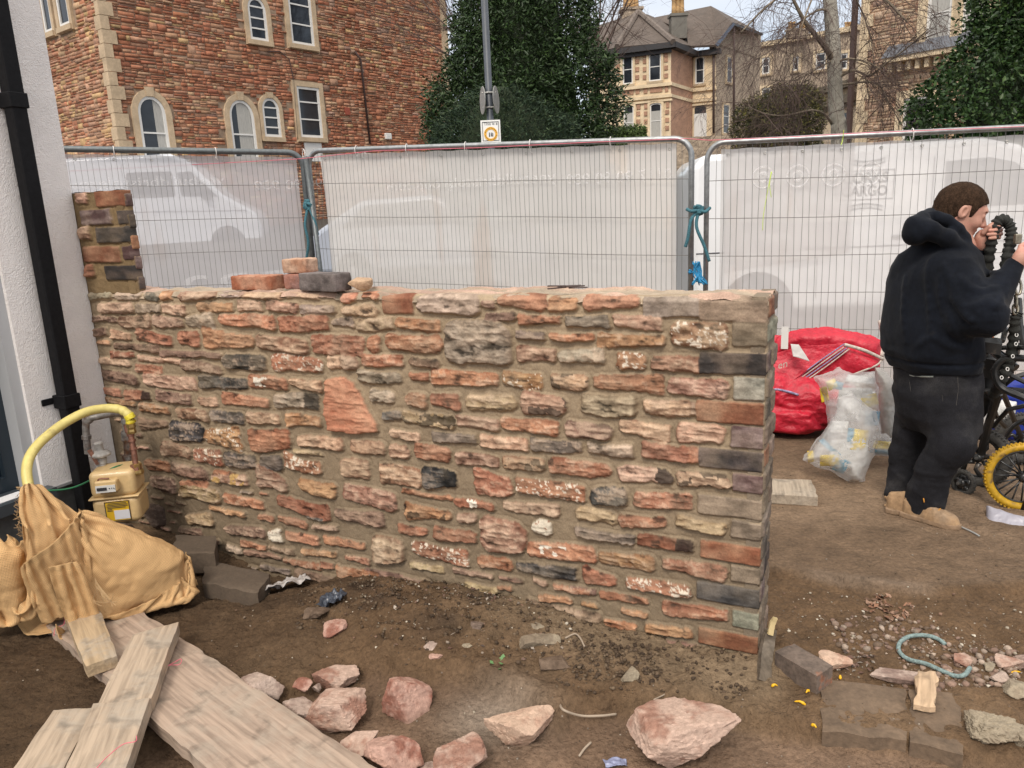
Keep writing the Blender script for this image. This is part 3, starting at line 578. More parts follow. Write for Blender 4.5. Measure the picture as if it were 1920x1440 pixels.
# teal rope knots tying the panels together
m_rope = mat('teal_rope', (.045, .145, .18), rough=.8, nz=(150, .55, 1.5), bump=[(260, .8, .004)]); m_ropeb = mat('blue_rope', (.03, .25, .48), rough=.8, nz=(150, .6, 1.4), bump=[(260, .8, .004)])
def knot(c, r, n, seed, w=.9):
    rs = np.random.default_rng(seed); out = []
    for i in range(n):
        ax = rs.normal(size=3); ax /= np.linalg.norm(ax); u = np.cross(ax, [0, 0, 1]); u /= np.linalg.norm(u)+1e-9; v = np.cross(ax, u); rr = r*rs.uniform(.6, 1)
        out.append([np.array(c)+rr*(u*cos(t)*w+v*sin(t))+rs.normal(0, .004, 3) for t in np.linspace(0, 5.4, 14)])
    return out
Yk = 5.86
kc = atd(1310, 394, Yk)
rp = knot(kc, .035, 7, 1)+[spline([atd(1287, 392, Yk-.03), atd(1297, 396, Yk-.05), kc]), spline([kc, atd(1322, 397, Yk-.05), atd(1331, 390, Yk)]), spline([kc, atd(1296, 412, Yk-.04), atd(1290, 445, Yk-.04), atd(1285, 463, Yk-.03)]), spline([kc, atd(1306, 425, Yk-.04), atd(1320, 460, Yk-.05), atd(1330, 490, Yk-.05)])]
tubes('rope', rp, .0125, m_rope, 'teal rope knotted round the two fence posts nearest the man', 'rope', 8)
rs = np.random.default_rng(3)
rp = knot(atd(1294, 509, Yk), .02, 3, 2)+[spline([atd(1300+rs.uniform(-2, 12), 492+rs.uniform(-3, 3), Yk+rs.normal(0, .02)), atd(1305+rs.uniform(-6, 12), 512, Yk), atd(1300+rs.uniform(-5, 28), 532+rs.uniform(-4, 4), Yk+rs.normal(0, .03))]) for i in range(16)]
tubes('rope', rp, .005, m_ropeb, 'frayed bright blue rope ends low between the fence posts', 'rope', 6)
Yk = 7.15; kc = atd(578, 385, Yk)
rp = knot(kc, .045, 6, 5)+[spline([kc, atd(572, 420, Yk-.04), atd(578, 455, Yk-.03), atd(574, 490, Yk)]), spline([kc, atd(590, 415, Yk-.04), atd(596, 440, Yk-.02)])]
tubes('rope', rp, .012, m_rope, 'teal rope knotted round the left pair of fence posts above the stacked bricks', 'rope', 8)
# slanting brace of the middle panel at the left joint
e = MB(); e.tube([atd(573, 294, 7.22), atd(600, 500, 7.05), atd(606, 560, 7.0)], .021, 10)
e.build('brace', m_galvd, pB[0], smooth=True)
# ============================================================ PARKED VANS AND CAR (seen through the banners)
m_wpaint = mat('white_van_paint', (.72, .73, .74), rough=.35, coat=.5, nz=(2, .97, 1.02)); m_spaint = mat('silver_van_paint', (.66, .69, .74), rough=.35, coat=.5)
m_tyre = mat('tyre', (.025, .025, .026), rough=.8, bump=[(90, .3, .004)]); m_rim = mat('rim', (.3, .3, .31), rough=.4, metal=.6); m_vglass = mat('van_glass', (.09, .095, .105), rough=.08)
m_dkpl = mat('dark_trim', (.04, .04, .045), rough=.6)
def prism(O, X, W, prof, w0, w1, name, m, parent, rnd=.06, seg=4, **k):
    """prof: list of (x,z) side outline, extruded along W from w0 to w1"""
    P = np.array(prof, float); n = len(P); V = [np.asarray(O)+X*p[0]+ZZ*p[1]+W*w0 for p in P]+[np.asarray(O)+X*p[0]+ZZ*p[1]+W*w1 for p in P]
    F = [tuple(range(n)), tuple(range(2*n-1, n-1, -1))]+[(i, i+n, (i+1) % n+n, (i+1) % n) for i in range(n)]
    o = put(name, V, F, m, parent, **k); 
    if rnd: bevel(o, rnd, seg); smooth_by_angle(o, 50)
    return o
def rrect(x0, x1, z0, z1, r=.06, n=5, sk=0.):
    out = []
    for cx, cz, t0 in ((x1-r, z1-r, 0), (x0+r, z1-r, pi/2), (x0+r, z0+r, pi), (x1-r, z0+r, 3*pi/2)):
        for t in np.linspace(t0, t0+pi/2, n): x = cx+r*cos(t); z = cz+r*sin(t); out.append((x+sk*(z-z0), z))
    return out
def wheel(O, X, W, x, z, w, r, parent, n=28):
    c = np.asarray(O)+X*x+ZZ*z+W*w; ax = -W; b = MB()
    b.lathe(c-ax*.2, ax, [(r*.6, 0), (r*.96, 0), (r, .03), (r, .17), (r*.96, .2), (r*.66, .205)], n); wo = b.build('wheel', m_tyre, parent, smooth=False); smooth_by_angle(wo)
    b = MB(); b.lathe(c-ax*.0, ax, [(r*.66, -.02), (r*.6, .006), (r*.5, -.015), (r*.2, .01), (.03, .015)], n); b.build('rim', m_rim, wo, smooth=True)
# white panel van behind the right fence panel, facing right
O = atd(1296, 560, 8.6); O[2] = .05; X = np.array([.995, -.10, 0]); W = np.array([.10, .995, 0])
van = thing('delivery_van', O+X*2.1, 'white delivery van with a wine shop sign, parked behind the right fence panel', 'van')
prof = [(0, .35), (0, 1.9), (.12, 2.03), (3.0, 2.06), (3.35, 1.98), (4.0, 1.45), (4.75, 1.22), (4.85, .95), (4.88, .4), (4.6, .32), (.3, .32)]
prism(O, X, W, prof, 0, 1.75, 'body', m_wpaint, van, .07)
for name, pr in (('side_window', [(2.62, 1.36), (2.62, 1.84), (3.05, 1.86), (3.3, 1.80), (3.8, 1.38)]),):
    prism(O, X, W, pr, -.012, .05, name, m_vglass, van, .0)
for xw in (.72, 4.05): wheel(O, X, W, xw, .33, -.01, .33, van); prism(O, X, W, [(xw+.40*cos(t), .33+.43*sin(t)) for t in np.linspace(0, pi, 14)], -.008, .03, 'wheel_arch', m_dkpl, van, 0)
prism(O, X, W, rrect(2.12, 2.34, 1.06, 1.10, .018), -.02, .01, 'door_handle', m_dkpl, van, 0)
b = MB(); 
for a, c_ in (((1.35, .45), (1.35, 1.92)), ((2.5, .45), (2.5, 1.9)), ((3.9, .5), (3.9, 1.35))): b.tube([O+X*a[0]+ZZ*a[1]-W*.002, O+X*c_[0]+ZZ*c_[1]-W*.002], .006, 4)
b.tube([O+X*.05+ZZ*.98-W*.002, O+X*4.7+ZZ*1.0-W*.002], .008, 4); b.build('door_gaps', mat('gap', (.12, .12, .13)), van)
prism(O, X, W, rrect(1.4, 2.45, 1.28, 1.86, .05), -.004, .01, 'side_panel', mat('panel_white', (.83, .83, .83), rough=.4), van, 0)
m_logo = mat('sign_grey', (.03, .03, .035), rough=.6)
def vp_(px, py): q = onpl(px, py, O, W); return (q-O)@X, q[2]-O[2]
xa, za = vp_(1578, 350); xb, _ = vp_(1664, 350)
put_text('lettering', 'CORKS', .155, O+X*xa+ZZ*(vp_(1620, 343)[1])-W*.008, X, ZZ, m_logo, van, width=xb-xa, bold=.004)
put_text('lettering', 'AT', .05, O+X*(xa+.26)+ZZ*(vp_(1620, 351)[1])-W*.008, X, ZZ, m_logo, van)
put_text('lettering', 'CARGO', .145, O+X*xa+ZZ*(vp_(1620, 367)[1])-W*.008, X, ZZ, m_logo, van, width=xb-xa, bold=.004)
b = MB(); z0, z1 = vp_(1620, 374)[1], vp_(1620, 320)[1]; q = lambda x, z: O+X*x+ZZ*z-W*.008
b.tube([q(xb+.06, z1), q(xb+.06, z0), q(xa-.06, z0)], .006, 4); b.tube([q(xa-.06, z1), q(xb+.06, z1)], .006, 4); b.tube([q(xa-.06, z1), q(xa-.06, z0)], .006, 4)
for zz, s in ((z1+.05, 1), (z0-.09, -1)):
    b.tube([q(xa+.06+t*(xb-xa-.1), zz+.03*(2*t-1)**2*s) for t in np.linspace(0, 1, 9)], .006, 4)
    b.tube([q(xa+.06+t*(xb-xa-.1), zz+.045+.03*(2*t-1)**2*s) for t in np.linspace(0, 1, 9)], .006, 4)
    for t in np.linspace(.03, .97, 15): b.tube([q(xa+.06+t*(xb-xa-.1), zz+.03*(2*t-1)**2*s), q(xa+.06+t*(xb-xa-.1), zz+.045+.03*(2*t-1)**2*s)], .004, 4)
b.build('sign_border', m_logo, van)
# silver camper-like van far up the road on the left, facing right
O = atd(505, 560, 20.5); O[2] = .66; X = np.array([.985, .17, 0]); W = np.array([-.17, .985, 0]); O = O-X*5.6
v2 = thing('silver_van', O+X*2.8, 'silver high-roofed van with a square side window parked in front of the red stone building', 'van')
prof = [(0, .4), (0, 2.45), (.15, 2.62), (3.6, 2.66), (4.0, 2.50), (4.75, 1.62), (5.5, 1.15), (5.62, .8), (5.6, .4), (.2, .36)]
prism(O, X, W, prof, 0, 1.9, 'body', m_spaint, v2, .09)
prism(O, X, W, rrect(2.5, 3.6, 1.62, 2.24, .08), -.012, .05, 'side_window', m_vglass, v2, 0)
prism(O, X, W, [(3.75, 1.62), (3.72, 2.2), (4.05, 2.22), (4.62, 1.58)], -.012, .05, 'door_window', m_vglass, v2, 0)
prism(O, X, W, rrect(4.28, 4.46, 1.5, 1.78, .03), -.2, -.05, 'wing_mirror', m_dkpl, v2, .02)
for xw in (.9, 4.75): wheel(O, X, W, xw, .36, -.01, .36, v2); prism(O, X, W, [(xw+.44*cos(t), .36+.48*sin(t)) for t in np.linspace(0, pi, 14)], -.008, .03, 'wheel_arch', m_dkpl, v2, 0)
b = MB(); b.tube([O+X*.1+ZZ*1.35-W*.003, O+X*5.3+ZZ*1.2-W*.003], .012, 4); b.tube([O+X*2.42+ZZ*.5-W*.003, O+X*2.42+ZZ*2.4-W*.003], .009, 4); b.build('door_gaps', mat('gap2', (.2, .21, .24)), v2)
# pale car parked near the middle
O = atd(590, 560, 13.0); O[2] = .42; X = np.array([.97, -.1, 0]); W = np.array([.1, .97, 0])
v3 = thing('parked_car', O+X*2, 'pale blue hatchback parked across the road behind the middle fence panel', 'car')
prof = [(0, .3), (0, .85), (.2, 1.0), (.95, 1.42), (2.2, 1.46), (3.0, 1.02), (3.85, .85), (4.0, .6), (4.0, .3), (.2, .25)]
prism(O, X, W, prof, 0, 1.7, 'body', mat('pale_blue_paint', (.36, .39, .45), rough=.35, coat=.5), v3, .09)
prism(O, X, W, [(.6, 1.0), (1.05, 1.34), (2.15, 1.38), (2.75, 1.0)], -.012, .05, 'side_window', m_vglass, v3, 0)
for xw in (.75, 3.2): wheel(O, X, W, xw, .3, -.01, .31, v3)
# ============================================================ LEFT STONE BUILDING
SA = math.atan2(1442, 1140); SX = np.array([cos(SA), sin(SA), 0]); SN = np.array([sin(SA), -cos(SA), 0])     # along (away to the right), outward
SP = np.array([-10.1, 19.3, 0.]); 
def sp_(px, py): q = onpl(px, py, SP, SN); return (q-SP)@SX, q[2]
s0 = sp_(205, 140)[0]; SP = SP+SX*s0; s1 = sp_(841, 150)[0]
SPAL = [(.38, .165, .095), (.27, .095, .055), (.36, .19, .12), (.40, .25, .17), (.44, .31, .19), (.48, .34, .17), (.24, .085, .05), (.30, .125, .075), (.37, .22, .14), (.27, .19, .15), (.31, .12, .065), (.27, .10, .055)]
def rubble(O, XX, NN, a0, a1, z0, z1, holes, seed, name, parent, bias=None, unit=1., pal=SPAL, avg=(.35, .17, .10)):
    rs = np.random.default_rng(seed); V = []; F = []; C = []; n = 0
    def stone(xa, xb, za, zb):
        nonlocal n
        cx, cz = (xa+xb)/2, (za+zb)/2
        for h in holes:
            if h(cx, cz, (xb-xa)/2, (zb-za)/2): return
        g = .009*unit; xa += g; xb -= g; za += g*.8; zb -= g*.8
        if xb-xa < .02 or zb-za < .02: return
        pr = rs.uniform(.012, .045); j = lambda: rs.normal(0, .007)*unit; i_ = .016*unit
        base = [(xa+j(), za+j(), 0), (xb+j(), za+j(), 0), (xb+j(), zb+j(), 0), (xa+j(), zb+j(), 0)]
        fr = [(p[0]+(i_ if k in (0, 3) else -i_), p[1]+(i_ if k < 2 else -i_), pr+rs.normal(0, .005)) for k, p in enumerate(base)]
        for p in base+fr: V.append(O+XX*p[0]+ZZ*p[1]+NN*p[2])
        if bias is not None: k = bias(cx, cz, rs)
        else: k = rs.integers(len(pal))
        c = (np.array(pal[k])*.72+np.array(avg)*.28)*1.15*rs.uniform(.78, 1.22)*(1+rs.normal(0, .015, 3))
        for f in ((4, 5, 6, 7), (0, 1, 5, 4), (1, 2, 6, 5), (2, 3, 7, 6), (3, 0, 4, 7)): F.append([q+n for q in f]); C.append(c)
        n += 8
    z = z0
    while z < z1:
        bh = rs.uniform(.2, .32)*unit; x = a0-rs.uniform(0, .3)
        while x < a1:
            ln = rs.uniform(.22, .62)*unit; xa, xb = max(x, a0), min(x+ln, a1); r = rs.random()
            if r < .13 and ln < .42*unit: stone(xa, xb, z, z+bh)
            else:
                kk = 2 if r < .55 else 3; cuts = np.sort(np.clip(np.linspace(0, 1, kk+1)[1:-1]+rs.normal(0, .06, kk-1), .15, .85)); cuts = [0, *cuts, 1]
                for q in range(kk):
                    xs = [xa, xb] if (rs.random() < .45 or xb-xa < .28*unit) else [xa, xa+(xb-xa)*rs.uniform(.3, .7), xb]
                    for u in range(len(xs)-1): stone(xs[u], xs[u+1], z+bh*cuts[q], z+bh*cuts[q+1])
            x += ln
        z += bh
    return put(name, V, np.array(F), m_rub, parent, col=np.array(C))
m_rub = mat('rubble_stone', vcol=True, rough=.9, nz=[(9, .75, 1.2), (1.2, .88, 1.12)], bump=[(25, .5, .02)], spec=.2)
m_mort = mat('rubble_mortar', (.30, .215, .15), rough=.95, nz=(6, .75, 1.2)); m_bath = mat('bath_stone', (.50, .38, .25), rough=.85, nz=[(3, .8, 1.15), (20, .88, 1.1)], bump=[(14, .3, .02)])
m_white = mat('white_paint', (.72, .71, .68), rough=.45, nz=(8, .92, 1.04)); m_pane = mat('window_glass', (.02, .024, .03), rough=.05, nz=(1.2, .5, 1.9)); m_curt = mat('net_curtain', (.42, .41, .38), rough=.9, nz=(18, .7, 1.15), stretch=(6, 6, .4))
def outline(x0, x1, z0, z1, arch, g=0.):
    x0 -= g; x1 += g; z0 -= g; z1 += g
    if not arch: return [(x0, z0), (x1, z0), (x1, z1), (x0, z1)]
    w = (x1-x0)/2; h = min(w*arch, z1-z0); return [(x0, z0), (x1, z0)]+[((x0+x1)/2+w*cos(t), z1-h+h*sin(t)) for t in np.linspace(0, pi, 13)]
def slab_poly(b, P2, Q, n0, n1, col=None, mi=0):
    n = len(P2); b.add([Q(x, z, n0) for x, z in P2]+[Q(x, z, n1) for x, z in P2], [tuple(range(n, 2*n))]+[(i, (i+1) % n, (i+1) % n+n, i+n) for i in range(n)], col, mi)
def ring_poly(b, A, B, Q, n0, n1):
    n = len(A); b.add([Q(x, z, n0) for x, z in A]+[Q(x, z, n1) for x, z in A]+[Q(x, z, n1) for x, z in B]+[Q(x, z, n0) for x, z in B],
        [(i, (i+1) % n, (i+1) % n+n, i+n) for i in range(n)]+[(i+n, (i+1) % n+n, (i+1) % n+2*n, i+2*n) for i in range(n)]+[(i+2*n, (i+1) % n+2*n, (i+1) % n+3*n, i+3*n) for i in range(n)])
def window(par, Q, x0, x1, z0, z1, arch=0, sur=.16, fr=.06, bars=(.5,), vbars=(), curtain=None, open_gap=0, sill=True, surm=None, pro=.07, keystone=False):
    """Q(x,z,n) maps wall coordinates into the world; the surround stands proud, the sash sits back inside it"""
    if sur:
        b = MB(); A = outline(x0, x1, z0, z1, arch, sur); B = outline(x0, x1, z0, z1, arch)
        ring_poly(b, A, B, Q, 0, pro)
        if keystone: xm = (x0+x1)/2; slab_poly(b, [(xm-.09, z1-.01), (xm+.09, z1-.01), (xm+.12, z1+sur*1.35), (xm-.12, z1+sur*1.35)], Q, 0, pro+.02)
        b.build('window_surround', surm or m_bath, par)
    b = MB(); ring_poly(b, outline(x0, x1, z0, z1, arch), outline(x0+fr, x1-fr, z0+fr, z1-fr, arch), Q, 0, .045)
    def wat(zz):   # half width of the opening at a height, for arches
        w = (x1-x0)/2; h = w*arch
        return w*math.sqrt(max(0, 1-((zz-(z1-h))/h)**2)) if arch and zz > z1-h else w
    xm = (x0+x1)/2
    for k in bars:
        zc = z0+(z1-z0)*k; hw = max(.02, wat(zc)-fr*.5); slab_poly(b, [(xm-hw, zc-.02), (xm+hw, zc-.02), (xm+hw, zc+.02), (xm-hw, zc+.02)], Q, .011, .035)
    for k in vbars: xc = x0+(x1-x0)*k; slab_poly(b, [(xc-.012, z0+fr*.5), (xc+.012, z0+fr*.5), (xc+.012, z1-fr*.8), (xc-.012, z1-fr*.8)], Q, .012, .03)
    wo = b.build('window', m_white, par)
    b = MB(); slab_poly(b, outline(x0+fr, x1-fr, z0+fr, z1-fr, arch), Q, .004, .010); b.build('pane', m_pane, wo)
    if curtain:
        ca, cb, cz0, cz1 = curtain; X0 = x0+fr+(x1-x0-2*fr)*ca; X1 = x0+fr+(x1-x0-2*fr)*cb; n = 12; b = MB()
        zt = z0+(z1-z0)*cz1; zt0 = z0+(z1-z0)*cz0+fr; pts = [(X0+(X1-X0)*i/n, .012+.004*(i % 2)) for i in range(n+1)]
        tops = [min(zt, z1-fr-.02 if not arch else z1-fr-(1-wat_n)*0) if False else zt for i in range(n+1)]
        def zcap(x):
            if not arch: return min(zt, z1-fr)
            w = (x1-x0)/2-fr; h = w*arch; d = min(1, abs(x-xm)/w); return min(zt, z1-fr-h+h*math.sqrt(1-d*d))
        V = [Q(x, zt0, nn) for x, nn in pts]+[Q(x, zcap(x), nn) for x, nn in pts]; b.add(V, [(i, i+1, i+n+2, i+n+1) for i in range(n)]); b.build('curtain', m_curt, wo)
    if sill:
        b = MB(); slab_poly(b, [(x0-sur*.8, z0-.13), (x1+sur*.8, z0-.13), (x1+sur*.8, z0-.005), (x0-sur*.8, z0-.005)], Q, 0, pro+.05); b.build('sill', m_bath, wo)
    return wo
sb = thing('stone_building', SP+SX*6, 'tall red rubble-stone house with cream stone window surrounds, left of the evergreen', 'building')
SQ = lambda x, z, n=0: SP+SX*x+ZZ*z+SN*n
ZT = 9.75
b = MB(); b.frame(SP, SX, -SN, ZZ, (0, 0, -.5), (s1, 6, ZT)); b.build('wall', m_mort, sb)
wins = []
def wrect(xl, xr, zt_, zb_): 
    xm = (xl+xr)/2; a, _ = sp_(xl, (zt_+zb_)/2); c, _ = sp_(xr, (zt_+zb_)/2); _, z1 = sp_(xm, zt_); _, z0 = sp_(xm, zb_); return a, c, z0, z1
W1 = wrect(259, 311, 181, 276); W2 = wrect(430, 476, 188, 278); W3 = wrect(491, 523, 184, 257); W4 = wrect(558, 600, 164, 258); W5 = wrect(464, 498, -4, 76); W6 = wrect(540, 583, -28, 84); W7 = None
W1 = (W1[0], W1[1], W1[2]-.3, W1[3]); W2 = (W2[0], W2[1], W2[2]-.3, W2[3]); W4 = (W4[0], W4[1], W4[2]-.0, W4[3])
specs = [(W1, 1.15, .16, (.42,), (.62, 1, 0, 1)), (W2, 1.15, .16, (.42,), (.3, .98, 0, 1)), (W3, 1.1, .11, (.25, .5, .75), None), (W4, 0, .15, (.36, .70), None), (W5, 1.1, .14, (.28, .52, .78), None), (W6, 0, .15, (.34, .66), None)]
holes = []
for (x0, x1, z0, z1), ar, su, bars, cu in specs:
    window(sb, SQ, x0, x1, z0, z1, ar, su, .075, bars, (), cu, keystone=bool(ar))
    holes.append(lambda x, z, hx, hz, q=(x0-su, x1+su, z0-.12, z1+su, ar): q[0]-hx*.55 < x < q[1]+hx*.55 and q[2]-hz*.5 < z < q[3]+hz*.5 and (not q[4] or z < q[3]-(q[1]-q[0])/2 or ((x-(q[0]+q[1])/2)/((q[1]-q[0])/2+hx*.5))**2+((z-(q[3]-(q[1]-q[0])/2))/((q[1]-q[0])/2+hz*.5))**2 < 1))
b = MB(); x0, x1, z0, z1 = W4; slab_poly(b, [(x0+.1, z0-.7), (x1-.1, z0-.7), (x1-.1, z0-.14), (x0+.1, z0-.14)], SQ, 0, .05); b.build('window_panel', m_white, sb)
def biasS(x, z, rs):
    redness = .5+.35*sin(z*1.1+x*.35)+.3*sin(x*1.7+z*2.3)*.5; r = rs.random()
    return int(rs.choice([0, 1, 6, 7, 10, 11, 2, 8])) if r < .45+.4*redness*(z < 7.0) else int(rs.choice([2, 3, 4, 5, 8, 9, 0, 3]))
rubble(SP+SN*0, SX, SN, .0, s1, 1.2, ZT, holes, 5, 'stonework', sb, biasS, .74)
b = MB(); z = .5; i = 0
while z < ZT:
    h = .32; ln = .30 if i % 2 else .16; b.frame(SP, SX, SN, ZZ, (-.05, -.14 if i % 2 else -.24, z), (ln, .055, z+h-.012)); z += h; i += 1
b.build('quoins', m_bath, sb)
b = MB(); b.frame(SP, SX, SN, ZZ, (s1-.28, -.3, 0), (s1+.05, .055, ZT)); b.build('end_quoins', m_bath, sb)
# side face, going back to the left
TX = -SN; TN = -SX; TQ = lambda x, z, n=0: SP+TX*x+ZZ*z+TN*n
def tp_(px, py): q = onpl(px, py, SP, TN); return (q-SP)@TX, q[2]
a1, _ = tp_(82, 30); a2, zb2 = tp_(104, 58); a3, _ = tp_(112, 30); a4, zb3 = tp_(137, 48); 
b = MB(); b.frame(SP-TN*.02, TX, -TN, ZZ, (0.02, 0, -.5), (9, 1, ZT+1)); b.build('side_wall', m_mort, sb)
x_lo, x_hi = min(a1, a4)-.25, max(a1, a4)+.3
hs2 = [lambda x, z, hx, hz: x_lo < x < x_hi and z > zb2-.15]
rubble(SP+TN*0, TX, TN, 0.05, 8, 1.5, 8.4, hs2, 6, 'side_stonework', sb, lambda x, z, rs: int(rs.choice([0, 2, 3, 4, 5, 3, 7, 8])), .74)
for aa, bb in ((a4, a3), (a2, a1)): window(sb, TQ, aa+.02, bb-.02, zb2, zb2+2.2, 0, .14, .08, (.5,), (), None)
# roof edge
b = MB(); b.frame(SP, SX, SN, ZZ, (-.4, -6, ZT), (s1+.35, .4, ZT+.14)); b.build('eaves', mat('eaves_dark', (.06, .045, .04)), sb)
prism(SP, SN, SX, [(.4, ZT+.15), (-6.5, ZT+.15), (-3, ZT+3)], -.4, s1+.35, 'roof', mat('slate', (.08, .08, .09), nz=(3, .7, 1.2)), sb, 0)
# drain pipe and small fittings on the facade
m_iron = mat('rusty_iron', (.06, .035, .03), rough=.6)
pp = [sp_(662, 98), sp_(672, 112), sp_(690, 270)]; b = MB(); b.tube([SQ(p[0], p[1], .1) for p in pp], .035, 8); b.build('waste_pipe', m_iron, sb, smooth=True)
pp = [sp_(500, 97), sp_(522, 97), sp_(540, 112), sp_(548, 150), sp_(556, 262)]; b = MB(); b.tube([SQ(p[0], p[1], .06) for p in pp], .014, 6); b.build('cable', m_iron, sb, smooth=True)
q = sp_(725, 256); b = MB(); b.frame(SQ(*q), SX, SN, ZZ, (-.13, 0, -.1), (.13, .12, .1)); bevel(b.build('vent_box', m_white, sb), .02, 2)
q = sp_(650, 208); b = MB(); b.frame(SQ(*q), SX, SN, ZZ, (-.1, 0, -.12), (.1, .05, .1)); b.build('air_brick', mat('airbrick', (.30, .07, .04)), sb)
# ============================================================ FAR HOUSES
m_brick2 = mat('old_brick', (.38, .22, .145), rough=.9, nz=[(1.4, .8, 1.2), (16, .65, 1.4)], bump=[(12, .5, .03)], stretch=(1, 1, 2.6))
m_cream = mat('cream_stone', (.70, .56, .375), rough=.85, nz=[(1.2, .8, 1.15), (8, .88, 1.1)]); m_rub2 = mat('grey_rubble', (.36, .285, .21), rough=.9, nz=[(1.0, .8, 1.2), (7, .55, 1.45)], bump=[(7, .6, .04)], stretch=(1, 1, 1.8))
m_tile = mat('brown_roof_tiles', (.10, .078, .064), rough=.85, nz=[(2, .8, 1.2), (14, .75, 1.25)]); m_pot = mat('chimney_pot', (.52, .33, .15), rough=.8, nz=(9, .8, 1.15)); m_fascia = mat('fascia', (.03, .028, .03), rough=.6)
m_slate = mat('blue_slate', (.12, .13, .15), rough=.6, nz=(5, .8, 1.2)); m_door = mat('white_door', (.7, .7, .68), rough=.5)
class Face:
    def __init__(s, xa, ya, Ya, xb, yb, Yb):
        A = atd(xa, ya, Ya); B = atd(xb, yb, Yb); s.P = np.array([A[0], A[1], 0]); d = np.array([B[0]-A[0], B[1]-A[1], 0]); s.L = np.linalg.norm(d); s.X = d/s.L; s.N = np.array([s.X[1], -s.X[0], 0])
        if s.N[1] > 0: s.N = -s.N
    def Q(s, x, z, n=0): return s.P+s.X*x+ZZ*z+s.N*n
    def m(s, px, py): q = onpl(px, py, s.P, s.N); return (q-s.P)@s.X, q[2]
    def rect(s, xl, xr, yt, yb): xm = (xl+xr)/2; return s.m(xl, (yt+yb)/2)[0], s.m(xr, (yt+yb)/2)[0], s.m(xm, yb)[1], s.m(xm, yt)[1]
def facewall(f, z0, z1, m, name, par, th=.5):
    b = MB(); b.frame(f.P, f.X, -f.N, ZZ, (0, 0, z0), (f.L, th, z1)); return b.build(name, m, par)
def patch(b, f, xl, xr, yt, yb, pro=.04, mi=0, arch=0):
    x0, x1, z0, z1 = f.rect(xl, xr, yt, yb); slab_poly(b, outline(x0, x1, z0, z1, arch), f.Q, 0, pro, mi=mi)
def win(par, f, xl, xr, yt, yb, **k): x0, x1, z0, z1 = f.rect(xl, xr, yt, yb); return window(par, f.Q, x0, x1, z0, z1, **k)
bh = thing('bay_house', atd(1215, 300, 45)*np.array([1, 1, 0]), 'cream and brick two-storey house with a canted bay and brown tiled roof behind the evergreen', 'house')
fA = Face(1105, 150, 47.5, 1160, 150, 45.2); fB = Face(1160, 150, 45.2, 1258, 150, 44); fC = Face(1258, 150, 44, 1299, 150, 47.0); fD = Face(1299, 150, 47.0, 1342, 150, 46.4); fE = Face(1342, 150, 46.4, 1425, 150, 52)
zA = fB.m(1210, 93)[1]
for f, m, nm in ((fA, m_cream, 'bay_wall'), (fB, m_cream, 'bay_wall'), (fC, m_brick2, 'brick_wall'), (fD, m_cream, 'door_wall')): facewall(f, 1.5, zA, m, nm, bh, .4)
zE = fE.m(1380, 60)[1]; facewall(fE, 1.5, fE.m(1345, 82)[1], m_rub2, 'side_wall', bh, .4)
x0 = 0; b = MB(); zz = fE.m(1342, 85)[1]; pk = fE.m(1372, 42); en = fE.m(1425, 62)
b.add([fE.Q(0, zz, 0), fE.Q(fE.L, zz, 0), fE.Q(fE.L, en[1], 0), fE.Q(pk[0], pk[1], 0), fE.Q(0, zz, -.3), fE.Q(fE.L, zz, -.3), fE.Q(fE.L, en[1], -.3), fE.Q(pk[0], pk[1], -.3)], [(0, 1, 2, 3), (4, 7, 6, 5), (0, 3, 7, 4), (1, 5, 6, 2), (3, 2, 6, 7)]); b.build('gable', m_rub2, bh)
for xl, xr, yt, yb in ((1168, 1187, 103, 158), (1217, 1240, 98, 152), (1170, 1189, 198, 262), (1219, 1241, 193, 260)): win(bh, fB, xl, xr, yt, yb, arch=.35, sur=.12, surm=m_cream, fr=.07, bars=(.5,), curtain=(0, 1, 0, .78) if yt > 180 else None, pro=.1)
win(bh, fD, 1304, 1321, 106, 157, arch=.5, sur=.1, surm=m_cream, fr=.07, bars=(.5,)); win(bh, fE, 1362, 1371, 108, 155, sur=.12, surm=m_cream, fr=.05); win(bh, fE, 1355, 1366, 197, 250, sur=.1, surm=m_cream, fr=.05, bars=(.3, .6))
win(bh, fA, 1137, 1146, 112, 155, arch=.4, sur=.1, surm=m_cream, fr=.05)
b = MB(); patch(b, fD, 1302, 1325, 213, 264, .08); b.build('door', m_door, bh); b = MB(); patch(b, fD, 1303, 1324, 197, 213, .06, arch=.6); b.build('fanlight', m_pane, bh)
b = MB()
for xc, ys in ((1195, (115, 130, 145)), (1209, (115, 130, 145)), (1249, (112, 127, 142)), (1197, (213, 228, 243)), (1211, (213, 228, 243)), (1251, (210, 225, 240)), (1158.5, (125, 140))):
    for y in ys: patch(b, fB, xc-3.4, xc+3.4, y-4, y+4, .05)
for xl, xr, yt, yb in ((1167, 1188, 166, 178), (1219, 1242, 162, 173), (1192, 1199, 164, 176), (1207, 1214, 163, 175), (1247, 1253, 161, 172), (1191, 1198, 99, 108), (1206, 1213, 98, 108), (1246, 1252, 96, 107), (1194, 1201, 193, 205), (1208, 1215, 193, 204), (1249, 1255, 191, 202)): patch(b, fB, xl, xr, yt, yb, .05, arch=.0)
b.build('brick_panels', m_brick2, bh)
b = MB()
for f in (fA, fB, fC, fD):
    for y, h, p in ((159, .18, .14), (181, .16, .12), (190, .10, .10)):
        if f is fC and y == 190: continue
        z = fB.m(1210, y)[1]; slab_poly(b, [(-.08, z-h), (f.L+.08, z-h), (f.L+.08, z), (-.08, z)], f.Q, 0, p*(.4 if f is fC else 1))
b.build('string_courses', m_cream, bh)
b = MB()
